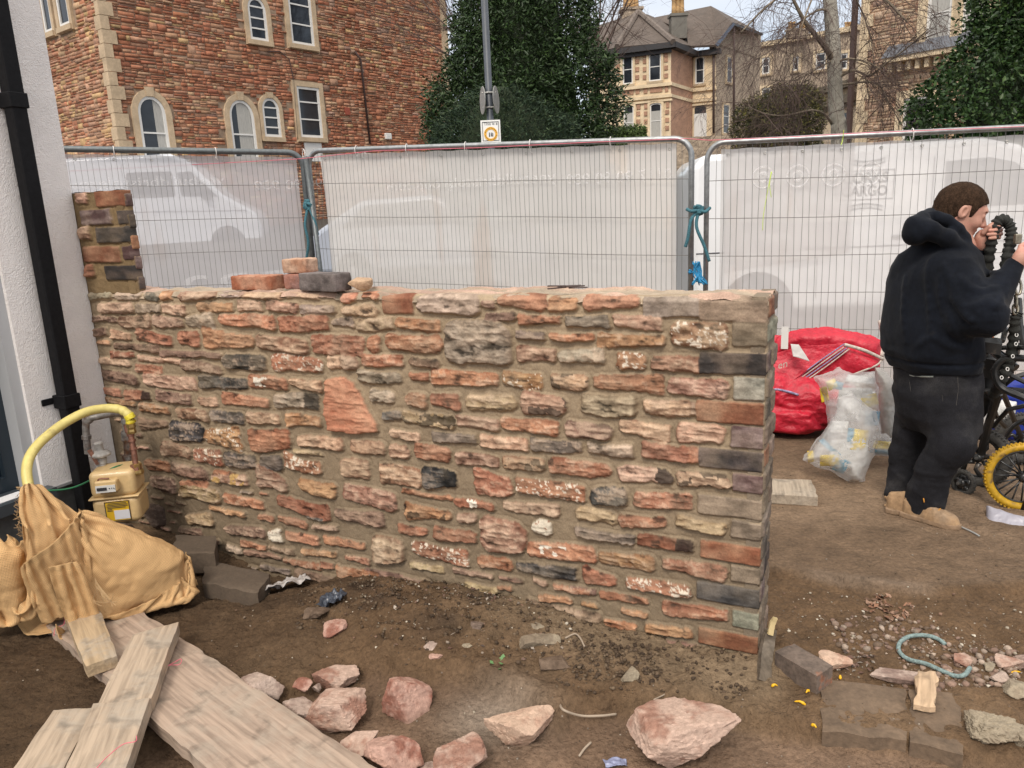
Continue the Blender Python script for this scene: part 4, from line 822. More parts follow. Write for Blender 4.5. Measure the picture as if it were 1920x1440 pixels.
for f in (fA, fB, fC, fD): slab_poly(b, [(-.3, zA-.12), (f.L+.3, zA-.12), (f.L+.3, zA+.16), (-.3, zA+.16)], f.Q, 0, .4)
for k in range(28): x, z = fB.L*k/27, zA-.22; slab_poly(b, [(x-.05, z-.1), (x+.05, z-.1), (x+.05, z+.1), (x-.05, z+.1)], fB.Q, 0, .2)
b.build('gutter', m_fascia, bh)
def roof(name, pts, faces, m, par, th=.12):
    o = put(name, np.array([atd(*p) for p in pts]), faces, m, par); s = o.modifiers.new('solid', 'SOLIDIFY'); s.thickness = th; s.offset = -1; return o
roof('bay_roof', [(1098, 104, 47.5), (1157, 88, 44.8), (1262, 79, 43.6), (1303, 87, 46.6), (1196, 24, 49), (1088, 58, 52), (1215, 27, 50), (1290, 60, 50)], [(0, 1, 4, 5), (1, 2, 4), (2, 3, 7, 6, 4)], m_tile, bh)
b = MB()
for a, c in (((1157, 87, 44.7), (1196, 22, 48.9)), ((1262, 78, 43.5), (1197, 22, 48.9)), ((1100, 103, 47.4), (1193, 26, 48.9))): b.tube([atd(*a), atd(*c)], .16, 6)
b.build('hip_tiles', mat('hip_tiles', (.15, .12, .10), nz=(6, .7, 1.2)), bh)
roof('main_roof', [(1290, 86, 46), (1342, 84, 45.8), (1373, 42, 46.2), (1430, 63, 51.6), (1333, 11, 50), (1225, 33, 51), (1288, 60, 47)], [(0, 1, 2, 4, 5, 6), (2, 3, 4)], m_tile, bh)
roof('barge_board', [(1340, 84, 45.7), (1374, 43, 46.1), (1376, 48, 46.1), (1345, 88, 45.7)], [(0, 1, 2, 3)], mat('blue_grey_paint', (.07, .09, .13)), bh, .1); roof('side_gutter', [(1373, 43, 46.1), (1428, 63, 51.5), (1427, 67, 51.5), (1374, 48, 46.1)], [(0, 1, 2, 3)], m_fascia, bh, .1)
def chimney(par, xc, y0, y1, Y, wpx, pots, mat_, ph=18, name='chimney'):
    c0 = atd(xc, y1, Y); c1 = atd(xc, y0, Y); w = wpx/FPX*Y; b = MB(); b.box((c0+c1)/2, (w, w*.8, c1[2]-c0[2])); b.box((c1[0], c1[1], c1[2]+.06), (w*1.15, w*.95, .14)); ch = b.build(name, mat_, par)
    for i in range(pots): p = np.array([c1[0]-w*.38+w*.76*(i+.5)/pots, c1[1], c1[2]+.1]); b = MB(); h = ph/FPX*Y; b.lathe(p, (0, 0, 1), [(.15, 0), (.13, h*.4), (.12, h*.8), (.17, h*.85), (.15, h)], 10); b.build('chimney_pot', m_pot, ch, smooth=True)
chimney(bh, 1183, 21, 40, 50, 34, 4, m_rub2, 24); chimney(bh, 1271, 32, 74, 47, 27, 3, mat('lead_stack', (.15, .14, .12), nz=(4, .8, 1.2)), 30)
for px in (1338, 1376): b = MB(); b.tube([atd(px, 84 if px < 1350 else 50, 46.3), atd(px, 250, 46.3)], .07, 6); b.build('drainpipe', m_iron, bh, smooth=True)
# terrace far behind
th_ = thing('terrace_house', atd(1510, 300, 62)*np.array([1, 1, 0]), 'long grey stone terrace with a flat parapet and chimneys seen behind the birch twigs', 'house')
fT = Face(1400, 120, 64, 1625, 120, 58); facewall(fT, 3, fT.m(1520, 66)[1], m_rub2, 'wall', th_, 6)
b = MB(); z = fT.m(1520, 66)[1]; slab_poly(b, [(0, z-.25), (fT.L, z-.25), (fT.L, z+.1), (0, z+.1)], fT.Q, 0, .25); b.build('parapet', m_cream, th_)
for xl, xr, yt, yb in ((1429, 1444, 108, 139), (1487, 1498, 106, 133), (1530, 1549, 99, 131), (1429, 1445, 165, 195), (1575, 1590, 100, 130)): win(th_, fT, xl, xr, yt, yb, sur=.18, surm=m_cream, fr=.12, pro=.12)
for xc in (1484, 1590, 1505): chimney(th_, xc, 58, 72, 60, 16, 2, m_rub2, 12)
# stone porch / low wing
pw = thing('stone_wing', atd(1575, 300, 33)*np.array([1, 1, 0]), 'low cream stone wing with a moulded parapet behind the birch trunk', 'building')
fW = Face(1532, 200, 33, 1612, 200, 30); facewall(fW, 1.5, fW.m(1570, 158)[1], m_cream, 'wall', pw, 3)
b = MB()
for y, h, p in ((158, .25, .3), (183, .3, .25), (200, .1, .12)): z = fW.m(1570, y)[1]; slab_poly(b, [(0, z-h), (fW.L, z-h), (fW.L, z), (0, z)], fW.Q, 0, p)
b.build('mouldings', mat('weathered_stone', (.17, .14, .095), nz=(4, .6, 1.2)), pw); b = MB(); patch(b, fW, 1577, 1592, 212, 236, .03); b.build('opening', m_pane, pw)
# right building
rb = thing('corner_house', atd(1690, 300, 28)*np.array([1, 1, 0]), 'tall brick house with cream quoins, a big sash window and slate canopy at the right', 'house')
fR = Face(1612, 120, 29, 1960, 120, 24.5); facewall(fR, 1.2, 11, m_brick2, 'wall', rb, 5)
rs_p = [(.38, .26, .175), (.32, .215, .15), (.42, .30, .20), (.46, .35, .24), (.31, .215, .16), (.40, .31, .22)]
hol = []
for xl, xr, yt, yb in ((1741, 1788, -60, 82), (1808, 1850, -60, 78)): q = fR.rect(xl, xr, yt, yb); hol.append(lambda x, z, hx, hz, q=q: q[0]-.3 < x < q[1]+.3 and q[2]-.3 < z < q[3]+.3); window(rb, fR.Q, *q, sur=.28, fr=.1, bars=(.38, .42), curtain=(0, 1, 0, 1), surm=m_cream, pro=.12)
q = fR.rect(1694, 1745, 182, 262); hol.append(lambda x, z, hx, hz, q=q: q[0]-.3 < x < q[1]+.3 and q[2]-.3 < z < q[3]+.3); window(rb, fR.Q, *q, sur=.25, fr=.1, bars=(.5,), surm=m_cream, pro=.1)
rubble(fR.P, fR.X, fR.N, 0.1, fR.L, 1.5, 9.6, hol, 77, 'stonework', rb, None, .85, rs_p, (.40, .29, .2))
b = MB(); z = 1.2; i = 0
while z < 10: b.frame(fR.P, fR.X, fR.N, ZZ, (-.02, -.3, z), (.42 if i % 2 else .28, .07, z+.38)); z += .4; i += 1
b.build('quoins', m_cream, rb)
a = fR.m(1668, 118); c = fR.m(1900, 60); b = MB(); za = fR.m(1700, 116)[1]
slab_poly(b, [(a[0], za), (fR.L, za), (fR.L, za+.16), (a[0], za+.16)], fR.Q, 0, .5); o = b.build('canopy_moulding', m_cream, rb)
b = MB(); V = [fR.Q(a[0]-.05, za+.16, .55), fR.Q(fR.L, za+.16, .55), fR.Q(fR.L, za+.62, .0), fR.Q(a[0]-.05, za+.62, .0), fR.Q(a[0]-.05, za+.16, 0), fR.Q(fR.L, za+.16, 0)]; b.add(V, [(0, 1, 2, 3), (0, 3, 4), (1, 5, 2), (0, 4, 5, 1)]); b.build('slate_canopy', m_slate, rb)
b = MB(); b.frame(fR.P, fR.X, fR.N, ZZ, (-.3, .02, 1.2), (-.14, .18, 10)); b.build('drainpipe', m_iron, rb)
b = MB()
for k in range(12): x = a[0]+.1+k*.3; slab_poly(b, [(x, za-.3), (x+.14, za-.3), (x+.14, za-.02), (x, za-.02)], fR.Q, 0, .32)
b.build('dentils', m_cream, rb)
# garden wall and hedge in the gap between the fence panels
b = MB(); g0 = atd(1180, 262, 19); g1 = atd(1420, 262, 19); b.frame(g0*np.array([1, 1, 0]), (1, 0, 0), (0, 1, 0), ZZ, (0, 0, .5), (5, .3, g0[2]+.0)); 
b.build('boundary_wall', m_rub2, None, label='dark low stone boundary wall glimpsed between the middle and right fence panels', cat='wall')
# ============================================================ LEAVES AND TREES
def leaves(name, C, N, size, ratio, cols, m, parent, seed, curl=.18, droop=.3):
    """C centres (n,3), N outward directions; each leaf is a bent four-sided blade"""
    rs = np.random.default_rng(seed); n = len(C); D = N*rs.uniform(.2, 1, (n, 1))+rs.normal(0, .55, (n, 3)); D[:, 2] -= droop*rs.random(n)-.12; D /= np.linalg.norm(D, axis=1)[:, None]
    W = np.cross(D, rs.normal(0, 1, (n, 3))+N*1.2); W /= np.linalg.norm(W, axis=1)[:, None]; M = np.cross(D, W)
    L_ = size*rs.uniform(.6, 1.25, (n, 1)); w_ = L_*ratio*.5
    a = C; b1 = C+D*L_*.45+W*w_+M*L_*curl; b2 = C+D*L_*.45-W*w_+M*L_*curl; t = C+D*L_; mid = C+D*L_*.5
    V = np.stack([a, b1, t, b2, mid], 1).reshape(-1, 3); i = np.arange(n)*5
    F = np.concatenate([np.stack([i, i+1, i+4], 1), np.stack([i+1, i+2, i+4], 1), np.stack([i+4, i+2, i+3], 1), np.stack([i, i+4, i+3], 1)])
    cc = np.array(cols)[rs.integers(len(cols), size=n)]*rs.uniform(.6, 1.35, (n, 1)); col = np.tile(cc, (4, 1))
    return put(name, V, F, m, parent, col=col)
m_leaf = mat('evergreen_leaf', vcol=True, rough=.45, spec=.32); m_leafr = mat('rough_leaf', vcol=True, rough=.6, spec=.3)
m_bark = mat('bark', (.09, .07, .05), rough=.9, nz=(20, .6, 1.3), bump=[(40, .6, .01)])
def crown(prof, n, seed, depth=.75, front=.75, lump=.16, shell=.42):
    """prof: list of (z, xc, r, yc). Points through the outer part of the crown and outward normals."""
    rs = np.random.default_rng(seed); P_ = np.array(prof); P_ = P_[np.argsort(P_[:, 0])]
    wz = np.interp(np.linspace(P_[0, 0], P_[-1, 0], 200), P_[:, 0], P_[:, 2]); zz = np.linspace(P_[0, 0], P_[-1, 0], 200); cdf = np.cumsum(wz); cdf /= cdf[-1]
    z = np.interp(rs.random(n), cdf, zz); r = np.interp(z, P_[:, 0], P_[:, 2]); xc = np.interp(z, P_[:, 0], P_[:, 1]); yc = np.interp(z, P_[:, 0], P_[:, 3])
    th = np.where(rs.random(n) < front, rs.uniform(pi-.3, 2*pi+.3, n), rs.uniform(0, 2*pi, n)); N = np.stack([np.cos(th), np.sin(th)*1, rs.normal(.1, .25, n)], -1); N /= np.linalg.norm(N, axis=1)[:, None]
    base = np.stack([xc+r*np.cos(th), yc+r*depth*np.sin(th), z], -1); k = 1+lump*fbm(base, 1.5, 3, seed)+.10*fbm(base, 5, 2, seed+1)
    q = k*(1-shell*rs.random(n)**1.8); return np.stack([xc+r*q*np.cos(th), yc+r*depth*q*np.sin(th), z+rs.normal(0, .05, n)], -1), N
def sprays(C, N, k, spread, seed):
    # leaves grow in sprays: k leaves round each shoot tip
    rs = np.random.default_rng(seed); n = len(C)//k; C = np.repeat(C[:n], k, 0)+rs.normal(0, spread, (n*k, 3)); N = np.repeat(N[:n]+rs.normal(0, .25, (n, 3)), k, 0)+rs.normal(0, .28, (n*k, 3)); return C, N/np.linalg.norm(N, axis=1)[:, None]
def prof_px(rows, Y): 
    out = []
    for y, xl, xr in rows: a = atd(xl, y, Y); c = atd(xr, y, Y); out.append((a[2], (a[0]+c[0])/2, (c[0]-a[0])/2, Y+.0))
    return out
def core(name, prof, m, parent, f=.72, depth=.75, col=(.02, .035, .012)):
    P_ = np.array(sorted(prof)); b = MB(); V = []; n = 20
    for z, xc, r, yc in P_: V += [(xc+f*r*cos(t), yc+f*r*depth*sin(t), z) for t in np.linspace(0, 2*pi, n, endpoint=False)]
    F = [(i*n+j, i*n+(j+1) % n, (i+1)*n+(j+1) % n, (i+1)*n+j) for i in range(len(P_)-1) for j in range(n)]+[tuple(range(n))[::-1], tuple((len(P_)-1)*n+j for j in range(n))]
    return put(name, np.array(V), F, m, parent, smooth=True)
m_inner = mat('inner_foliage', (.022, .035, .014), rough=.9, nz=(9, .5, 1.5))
gl = [(.026, .050, .015), (.032, .062, .018), (.022, .042, .013), (.042, .074, .022), (.030, .056, .022)]
lt = thing('evergreen_tree', atd(985, 300, 13.6)*np.array([1, 1, 0]), 'big cone-shaped dark evergreen with long glossy leaves behind the lamp post', 'tree')
pr = prof_px([(-150, 930, 1010), (-80, 895, 1060), (0, 876, 1084), (45, 862, 1094), (90, 848, 1104), (130, 832, 1124), (170, 818, 1140), (210, 812, 1146), (250, 812, 1144), (330, 815, 1140), (420, 840, 1120)], 13.6)
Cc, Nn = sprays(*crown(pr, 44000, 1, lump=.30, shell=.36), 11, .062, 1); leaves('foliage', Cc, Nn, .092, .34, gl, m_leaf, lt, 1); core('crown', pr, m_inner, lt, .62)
b = MB(); b.tube([atd(985, 300, 13.6)*np.array([1, 1, 0])+ZZ*.2, atd(985, 250, 13.6)], [.14, .1], 10); b.build('trunk', m_bark, lt)
yb = thing('yew_bush', atd(930, 300, 12.2)*np.array([1, 1, 0]), 'feathery blue-green conifer bush in front of the glossy evergreen', 'bush')
pr = prof_px([(165, 905, 960), (190, 870, 1000), (215, 835, 1040), (240, 812, 1075), (275, 800, 1085), (340, 820, 1070), (420, 850, 1050)], 12.3)
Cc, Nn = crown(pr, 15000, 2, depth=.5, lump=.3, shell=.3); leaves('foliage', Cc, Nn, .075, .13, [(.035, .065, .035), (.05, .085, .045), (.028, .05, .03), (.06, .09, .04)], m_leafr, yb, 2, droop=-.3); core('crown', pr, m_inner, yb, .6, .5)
hb = thing('holly_tree', atd(1860, 300, 10.5)*np.array([1, 1, 0]), 'dense dark green holly above the man at the right edge', 'tree')
pr = prof_px([(-160, 1880, 2060), (-80, 1855, 2090), (-20, 1838, 2110), (30, 1820, 2120), (70, 1800, 2130), (110, 1768, 2140), (150, 1746, 2150), (190, 1732, 2150), (230, 1735, 2150), (320, 1745, 2140), (400, 1760, 2120)], 10.5)
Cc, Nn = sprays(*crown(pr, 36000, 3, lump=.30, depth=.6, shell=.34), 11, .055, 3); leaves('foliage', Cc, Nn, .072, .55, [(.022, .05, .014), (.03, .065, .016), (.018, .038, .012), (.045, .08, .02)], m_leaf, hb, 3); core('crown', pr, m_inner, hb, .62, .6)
e = MB(); e.tube([atd(1880, 300, 10.5)*np.array([1, 1, 0])+ZZ*.2, atd(1880, 200, 10.5)], [.12, .09], 8); e.build('trunk', m_bark, hb)
sh = thing('shrub', atd(1460, 300, 17)*np.array([1, 1, 0]), 'scruffy brown-green shrub below the birch, left of its trunk', 'shrub')
pr = prof_px([(160, 1470, 1510), (175, 1435, 1530), (190, 1405, 1540), (210, 1385, 1542), (235, 1372, 1545), (300, 1370, 1545)], 17)
Cc, Nn = crown(pr, 11000, 4, lump=.3, depth=.5, shell=.5); leaves('foliage', Cc, Nn, .085, .22, [(.07, .065, .03), (.10, .095, .03), (.05, .055, .025), (.045, .04, .025), (.16, .15, .03)], m_leafr, sh, 4); core('crown', pr, mat('twig_mass', (.05, .042, .028), rough=.9, nz=(12, .4, 1.6)), sh, .7, .5)
hd = thing('low_hedge', atd(1170, 300, 20)*np.array([1, 1, 0]), 'small light green hedge top in front of the bay house', 'hedge')
pr = prof_px([(240, 1140, 1200), (247, 1120, 1210), (275, 1115, 1215)], 20); Cc, Nn = crown(pr, 2500, 5, depth=.5); leaves('foliage', Cc, Nn, .07, .5, [(.07, .11, .03), (.09, .14, .04)], m_leafr, hd, 5); core('crown', pr, m_inner, hd, .7, .5)
# ---- bare trees
def branch(b, p, d, ln, r, lvl, rs, droop=0., kids=(5, 5, 4), wig=.22, spread=.7):
    n = 6; pts = [np.array(p, float)]; d = np.array(d, float); d /= np.linalg.norm(d)
    for i in range(n): d = d+rs.normal(0, wig, 3)*np.array([1, .8, 1])*.5+np.array([0, 0, -droop]); d /= np.linalg.norm(d); pts.append(pts[-1]+d*ln/n)
    b.tube(pts, np.linspace(r, r*.35, n+1), 5 if r > .01 else 3, cap=False)
    if lvl <= 0: return
    for k in range(kids[-lvl]):
        i = rs.integers(1, n+1); dd = (pts[i]-pts[i-1]); dd = dd/np.linalg.norm(dd)+rs.normal(0, spread, 3); branch(b, pts[i], dd, ln*rs.uniform(.45, .75), max(.0022, r*.5), lvl-1, rs, droop*1.3, kids, wig, spread)
m_birch = mat('birch_bark', (.40, .37, .31), rough=.8, nz=[(2.5, .5, 1.15), (30, .7, 1.2)], bump=[(30, .4, .006)], stretch=(1, 1, .8), col2=((.10, .085, .06), 4, .55, .68)); m_twig = mat('twigs', (.085, .055, .045), rough=.85); m_limb = mat('limb_bark', (.20, .16, .115), rough=.85, nz=(15, .5, 1.4))
bt = thing('birch_tree', atd(1568, 300, 13)*np.array([1, 1, 0]), 'bare winter birch with a pale trunk and a haze of fine twigs', 'tree')
b = MB(); g = atd(1575, 300, 13)*np.array([1, 1, 0])+ZZ*.3; b.tube(spline([g, atd(1573, 262, 13), atd(1569, 220, 13), atd(1566, 170, 13), atd(1564, 110, 13), atd(1560, 50, 13), atd(1556, 0, 13), atd(1550, -90, 13), atd(1556, -200, 13)], 5), np.concatenate([np.linspace(.13, .11, 20), np.linspace(.11, .095, 21)]), 14); b.build('trunk', m_birch, bt, smooth=True)
rs = np.random.default_rng(5); b = MB(); tw = MB()
mains = [([(1563, 115, 13), (1545, 85, 12.8), (1520, 55, 12.6), (1503, 30, 12.5), (1478, -20, 12.4)], .052), ([(1560, 25, 13), (1540, 18, 12.9), (1515, 30, 12.7), (1485, 55, 12.5), (1450, 90, 12.3), (1420, 110, 12)], .02), ([(1568, 148, 13), (1600, 132, 12.8), (1630, 142, 12.7), (1660, 120, 12.5), (1700, 90, 12.3), (1740, 55, 12)], .022),
         ([(1566, 120, 13), (1590, 110, 12.8), (1630, 118, 12.6), (1665, 140, 12.4)], .02), ([(1560, 232, 13), (1545, 214, 12.8), (1520, 207, 12.6), (1470, 217, 12.4), (1430, 212, 12.2), (1395, 195, 12)], .022), ([(1566, 160, 13), (1640, 155, 12.8), (1665, 190, 12.6), (1690, 235, 12.4)], .018),
         ([(1565, 110, 13), (1530, 130, 12.7), (1490, 150, 12.4), (1440, 150, 12)], .014), ([(1556, -40, 13), (1600, -30, 12.7), (1660, 0, 12.4), (1700, 40, 12.2)], .03), ([(1554, -40, 13), (1500, -30, 12.8), (1440, 10, 12.5), (1390, 60, 12.2)], .03), ([(1552, -60, 13), (1530, -20, 12.4), (1500, 60, 12), (1490, 120, 11.9)], .018), ([(1556, -60, 13), (1600, -10, 13.6), (1630, 60, 14), (1640, 130, 14.1)], .018)]
for pts, r in mains:
    sp_l = spline([atd(*p) for p in pts], 6); b.tube(sp_l, np.linspace(r, r*.4, len(sp_l)), 7)
    for k in range(15):
        i = rs.integers(3, len(sp_l)-1); d = sp_l[i]-sp_l[i-1]; d = d/np.linalg.norm(d)+rs.normal(0, .6, 3); branch(tw, sp_l[i], d, rs.uniform(.5, 1.3), .0065, 2, rs, .10, (5, 5), .25, .6)
b.build('limb', m_limb, bt, smooth=True); o = tw.build('twigs', m_twig, bt)
for nm, x, y, Y, sd, xs, lab in (('bare_tree', 880, 300, 24, 6, 1.0, 'bare thin-twigged tree between the red building and the evergreen'), ('bare_tree', 1120, 300, 34, 8, 1.3, 'bare twiggy treetop beside the bay house chimney')):
    tr_ = thing(nm, atd(x, y, Y)*np.array([1, 1, 0]), lab, 'tree', 'bare trees in the distance'); rs = np.random.default_rng(sd); base = atd(x, y, Y); base[2] = 1; topz = atd(x, 60, Y)
    b = MB(); b.tube([base, topz], [.14*xs, .06*xs], 8); b.build('trunk', m_twig, tr_, smooth=True); b = MB()
    for k in range(16): branch(b, base+(topz-base)*rs.uniform(.75, 1), (rs.normal(0, .6), rs.normal(0, .3), rs.uniform(.4, 1.3)), rs.uniform(2, 3.4)*xs, .03*xs, 3, rs, -.01, (5, 5, 4), .2, .5)
    b.build('crown', m_twig, tr_)
# ============================================================ LAMP POST WITH SIGNS
YL = 10.2; base = atd(921, 262, YL); 
lpst = thing('lamp_post', (base[0], base[1], ground_z(base[0], base[1])), 'slim dark grey lamp post rising in front of the evergreen', 'lamp post')
m_post = mat('grey_post_paint', (.055, .065, .08), rough=.45, nz=(12, .85, 1.15)); b = MB(); b.tube([(base[0], base[1], .1), (base[0]-.0, base[1], 2.1), (base[0], base[1], 2.15), (base[0], base[1], 6.5)], [.07, .07, .045, .042], 14); b.build('post', m_post, lpst, smooth=True)
b = MB(); b.tube([(base[0], base[1], 6.4), (base[0]+.1, base[1]-.3, 6.7), (base[0]+.2, base[1]-1, 6.8)], .03, 8); b.box((base[0]+.25, base[1]-1.2, 6.78), (.2, .5, .1)); b.build('lamp_head', m_post, lpst)
m_alum = mat('sign_back', (.42, .42, .40), rough=.45, metal=.6, nz=(14, .8, 1.1)); zc = atd(914, 188, YL)[2]
for s, yw in ((-1, .25), (1, -.25)):
    c = np.array([base[0]+s*.085, base[1], zc]); ax = np.array([1, yw*.9, .02*s]); sg = thing('round_sign', c-ZZ*.17, ('left' if s < 0 else 'right')+' one of two round metal signs seen edge-on, clamped to the lamp post', 'road sign', 'round signs on the lamp post')
    b = MB(); b.lathe(c-ax*.003, ax, [(.165, 0), (.168, .004), (.165, .008)], 32); b.build('plate', m_alum, sg); b = MB()
    for dz in (-.09, .085): b.tube([(base[0], base[1]-.05, zc+dz), c+np.array([0, -.03, dz])], .011, 6)
    b.build('clamp', m_alum, sg)
s0_ = atd(900, 226, YL-.09); s1_ = atd(937, 224, YL-.09); s2_ = atd(902, 268, YL-.09); w_ = s1_[0]-s0_[0]; h_ = s0_[2]-s2_[2]; cx = base[0]
sg = thing('watch_sign', (cx, YL-.09, s0_[2]-h_), 'white square sign reading This is a above an orange ring emblem', 'sign'); O = np.array([cx-w_/2, YL-.09, s0_[2]-h_]); X = np.array([1., 0, 0])
b = MB(); b.frame(O, X, (0, 1, 0), ZZ, (0, 0, 0), (w_, .006, h_)); bevel(b.build('plate', mat('sign_white', (.78, .78, .75), rough=.4), sg), .004)
m_ink = mat('sign_ink', (.03, .03, .035)); m_or = mat('sign_orange', (.75, .40, .05)); put_text('lettering', 'This is a', .05, O+np.array([w_*.16, -.004, h_*.78]), X, ZZ, m_ink, sg, width=w_*.7)
b = MB(); fr = [(.02, .02), (w_-.02, .02), (w_-.02, h_-.02), (.02, h_-.02)]; ring_poly(b, fr, [(p[0]+(.006 if i in (0, 3) else -.006), p[1]+(.006 if i < 2 else -.006)) for i, p in enumerate(fr)], lambda x, z, n: O+X*x+ZZ*z+np.array([0, -n, 0]), .0, .004); b.build('border', m_ink, sg)
cc_ = (w_*.5, h_*.38); cir = lambda r, n=28: [(cc_[0]+r*cos(t), cc_[1]+r*sin(t)) for t in np.linspace(0, 2*pi, n, endpoint=False)]; Qs = lambda x, z, n: O+X*x+ZZ*z+np.array([0, -n, 0])
b = MB(); ring_poly(b, cir(.085), cir(.055), Qs, 0, .005); b.build('emblem_ring', m_or, sg)
b = MB()
for k in range(22):
    t = 2*pi*k/22; 
    if k in (0, 11): continue
    c = (cc_[0]+.071*cos(t), cc_[1]+.071*sin(t)); slab_poly(b, [(c[0]-.004, c[1]-.005), (c[0]+.004, c[1]-.005), (c[0]+.004, c[1]+.005), (c[0]-.004, c[1]+.005)], Qs, .005, .007)
b.build('ring_lettering', m_ink, sg)
b = MB()
for dx, dz, hh in ((-.018, -.012, .035), (.006, -.008, .03), (.024, -.01, .028)): c = (cc_[0]+dx, cc_[1]+dz); slab_poly(b, [(c[0]-.006, c[1]-.02), (c[0]+.006, c[1]-.02), (c[0]+.005, c[1]+hh-.01), (c[0], c[1]+hh), (c[0]-.005, c[1]+hh-.01)], Qs, .0, .005)
b.build('emblem_figures', m_ink, sg)
# ============================================================ THE MAN
A = atd
def sd_loft(P, rows, f, s, p=2.3):
    """rows (z, cx, cy, half depth, half width), sections in the horizontal frame f (forward) and s (side)"""
    R_ = np.array(sorted(rows)); z = P[..., 2]; cx = np.interp(z, R_[:, 0], R_[:, 1]); cy = np.interp(z, R_[:, 0], R_[:, 2]); a = np.interp(z, R_[:, 0], R_[:, 3]); b_ = np.interp(z, R_[:, 0], R_[:, 4])
    dx = P[..., 0]-cx; dy = P[..., 1]-cy; u = np.abs(dx*f[0]+dy*f[1])/a; v = np.abs(dx*s[0]+dy*s[1])/b_
    k = (u**p+v**p)**(1/p); d = (k-1)*np.minimum(a, b_); return np.maximum(np.maximum(d, z-R_[-1, 0]), R_[0, 0]-z)
TF = np.array([.985, .17, 0]); TS = np.array([-.17, .985, 0])
def row(xl, xr, y, Y, a, b_): p = A((xl+xr)/2, y, Y); return (p[2], p[0], p[1], a, b_)
m_skin = mat('skin', (.50, .27, .20), rough=.55, nz=[(25, .88, 1.1), (120, .93, 1.06)], bump=[(300, .15, .001)], spec=.4, col2=((.58, .24, .19), 14, .5, .75))
m_hair = mat('brown_hair', (.036, .021, .013), rough=.9, spec=.1, nz=[(60, .6, 1.4), (240, .6, 1.5)], bump=[(260, .9, .004)], stretch=(1, 1, .5))
m_hood = mat('navy_fleece', (.0048, .0062, .0100), rough=.95, nz=[(6, .7, 1.5), (60, .8, 1.25)], bump=[(400, .25, .0015), (22, .35, .008)], spec=.15, sheen=.05, col2=((.03, .026, .021), 5, .66, .85))
m_jean = mat('black_denim', (.012, .012, .0145), rough=.9, nz=[(9, .7, 1.5), (260, .6, 1.5)], bump=[(30, .4, .006), (300, .3, .001)], spec=.2, col2=((.052, .050, .050), 5, .5, .85))
m_boot = mat('tan_suede', (.36, .23, .125), rough=.9, nz=[(14, .65, 1.2), (70, .8, 1.15)], bump=[(60, .35, .003)], col2=((.26, .19, .13), 9, .45, .7)); m_sole = mat('boot_sole', (.27, .18, .11), rough=.85, nz=(30, .6, 1.2)); m_lace = mat('orange_lace', (.5, .22, .03), rough=.8)
pc = og(1722, 968); man = thing('person', pc, 'man in a navy hooded sweatshirt, black jeans and tan boots holding up a black chain', 'person')
# head frame
hf = np.array([.93, -.24, -.40]); HM = axes(hf); hc = A(1802, 393, 3.66); HS = 1.05
def hp(x, y, z): return hc+HM@(np.array([x, y, z])*HS)
def headfn(P):
    Q = (P-hc)@HM/HS; d = sd_ell(Q, (-.008, 0, .012), (.104, .079, .100)); d = smin(d, sd_ell(Q, (.030, 0, -.045), (.066, .062, .082)), .03)
    d = smin(d, sd_ell(Q, (.062, 0, -.098), (.030, .034, .026)), .022); d = smin(d, sd_caps(Q, (-.005, .045, -.075), (.05, .025, -.105), .022, .018), .02); d = smin(d, sd_caps(Q, (-.005, -.045, -.075), (.05, -.025, -.105), .022, .018), .02)
    d = smin(d, sd_caps(Q, (.083, .028, .022), (.083, -.028, .022), .016, .016), .014)                      # brow
    for s in (1, -1):
        d = smax(d, -sd_ell(Q, (.100, s*.033, .002), (.018, .019, .013)), .01); d = smin(d, sd_ell(Q, (.080, s*.033, .001), (.016, .016, .014)), .003)
        d = smin(d, sd_ell(Q, (.066, s*.042, -.035), (.024, .02, .022)), .02)
        e = sd_ell(Q, (-.010, s*.083, -.012), (.018, .009, .030), None); e = smax(e, -sd_ell(Q, (-.005, s*.092, -.010), (.010, .0085, .019)), .003); e = smin(e, sd_caps(Q, (.004, s*.080, -.004), (.004, s*.080, -.022), .0065, .0065), .004)
        d = smin(d, e, .006)
    n = sd_caps(Q, (.094, 0, .008), (.117, 0, -.032), .008, .0125); n = smin(n, sd_ell(Q, (.106, .011, -.036), (.011, .008, .008)), .006); n = smin(n, sd_ell(Q, (.106, -.011, -.036), (.011, .008, .008)), .006); d = smin(d, n, .010)
    d = smin(d, sd_ell(Q, (.089, 0, -.063), (.012, .022, .0075)), .006); d = smin(d, sd_ell(Q, (.087, 0, -.076), (.012, .019, .008)), .005); d = smax(d, -sd_ell(Q, (.103, 0, -.0695), (.010, .02, .0022)), .003)
    d = smin(d, sd_caps(P, hp(-.030, 0, -.05), A(1786, 470, 3.66), .064, .070)/HS, .03)
    return d*HS
lo = hc-.24; hi = hc+np.array([.2, .2, .16]); Vh, Fh = sdf_mesh(headfn, lo, hi, .0036)
bodyV = [Vh]; bodyF = [Fh]
def addbody(V, F): bodyF.append(F+sum(len(v) for v in bodyV)); bodyV.append(V)
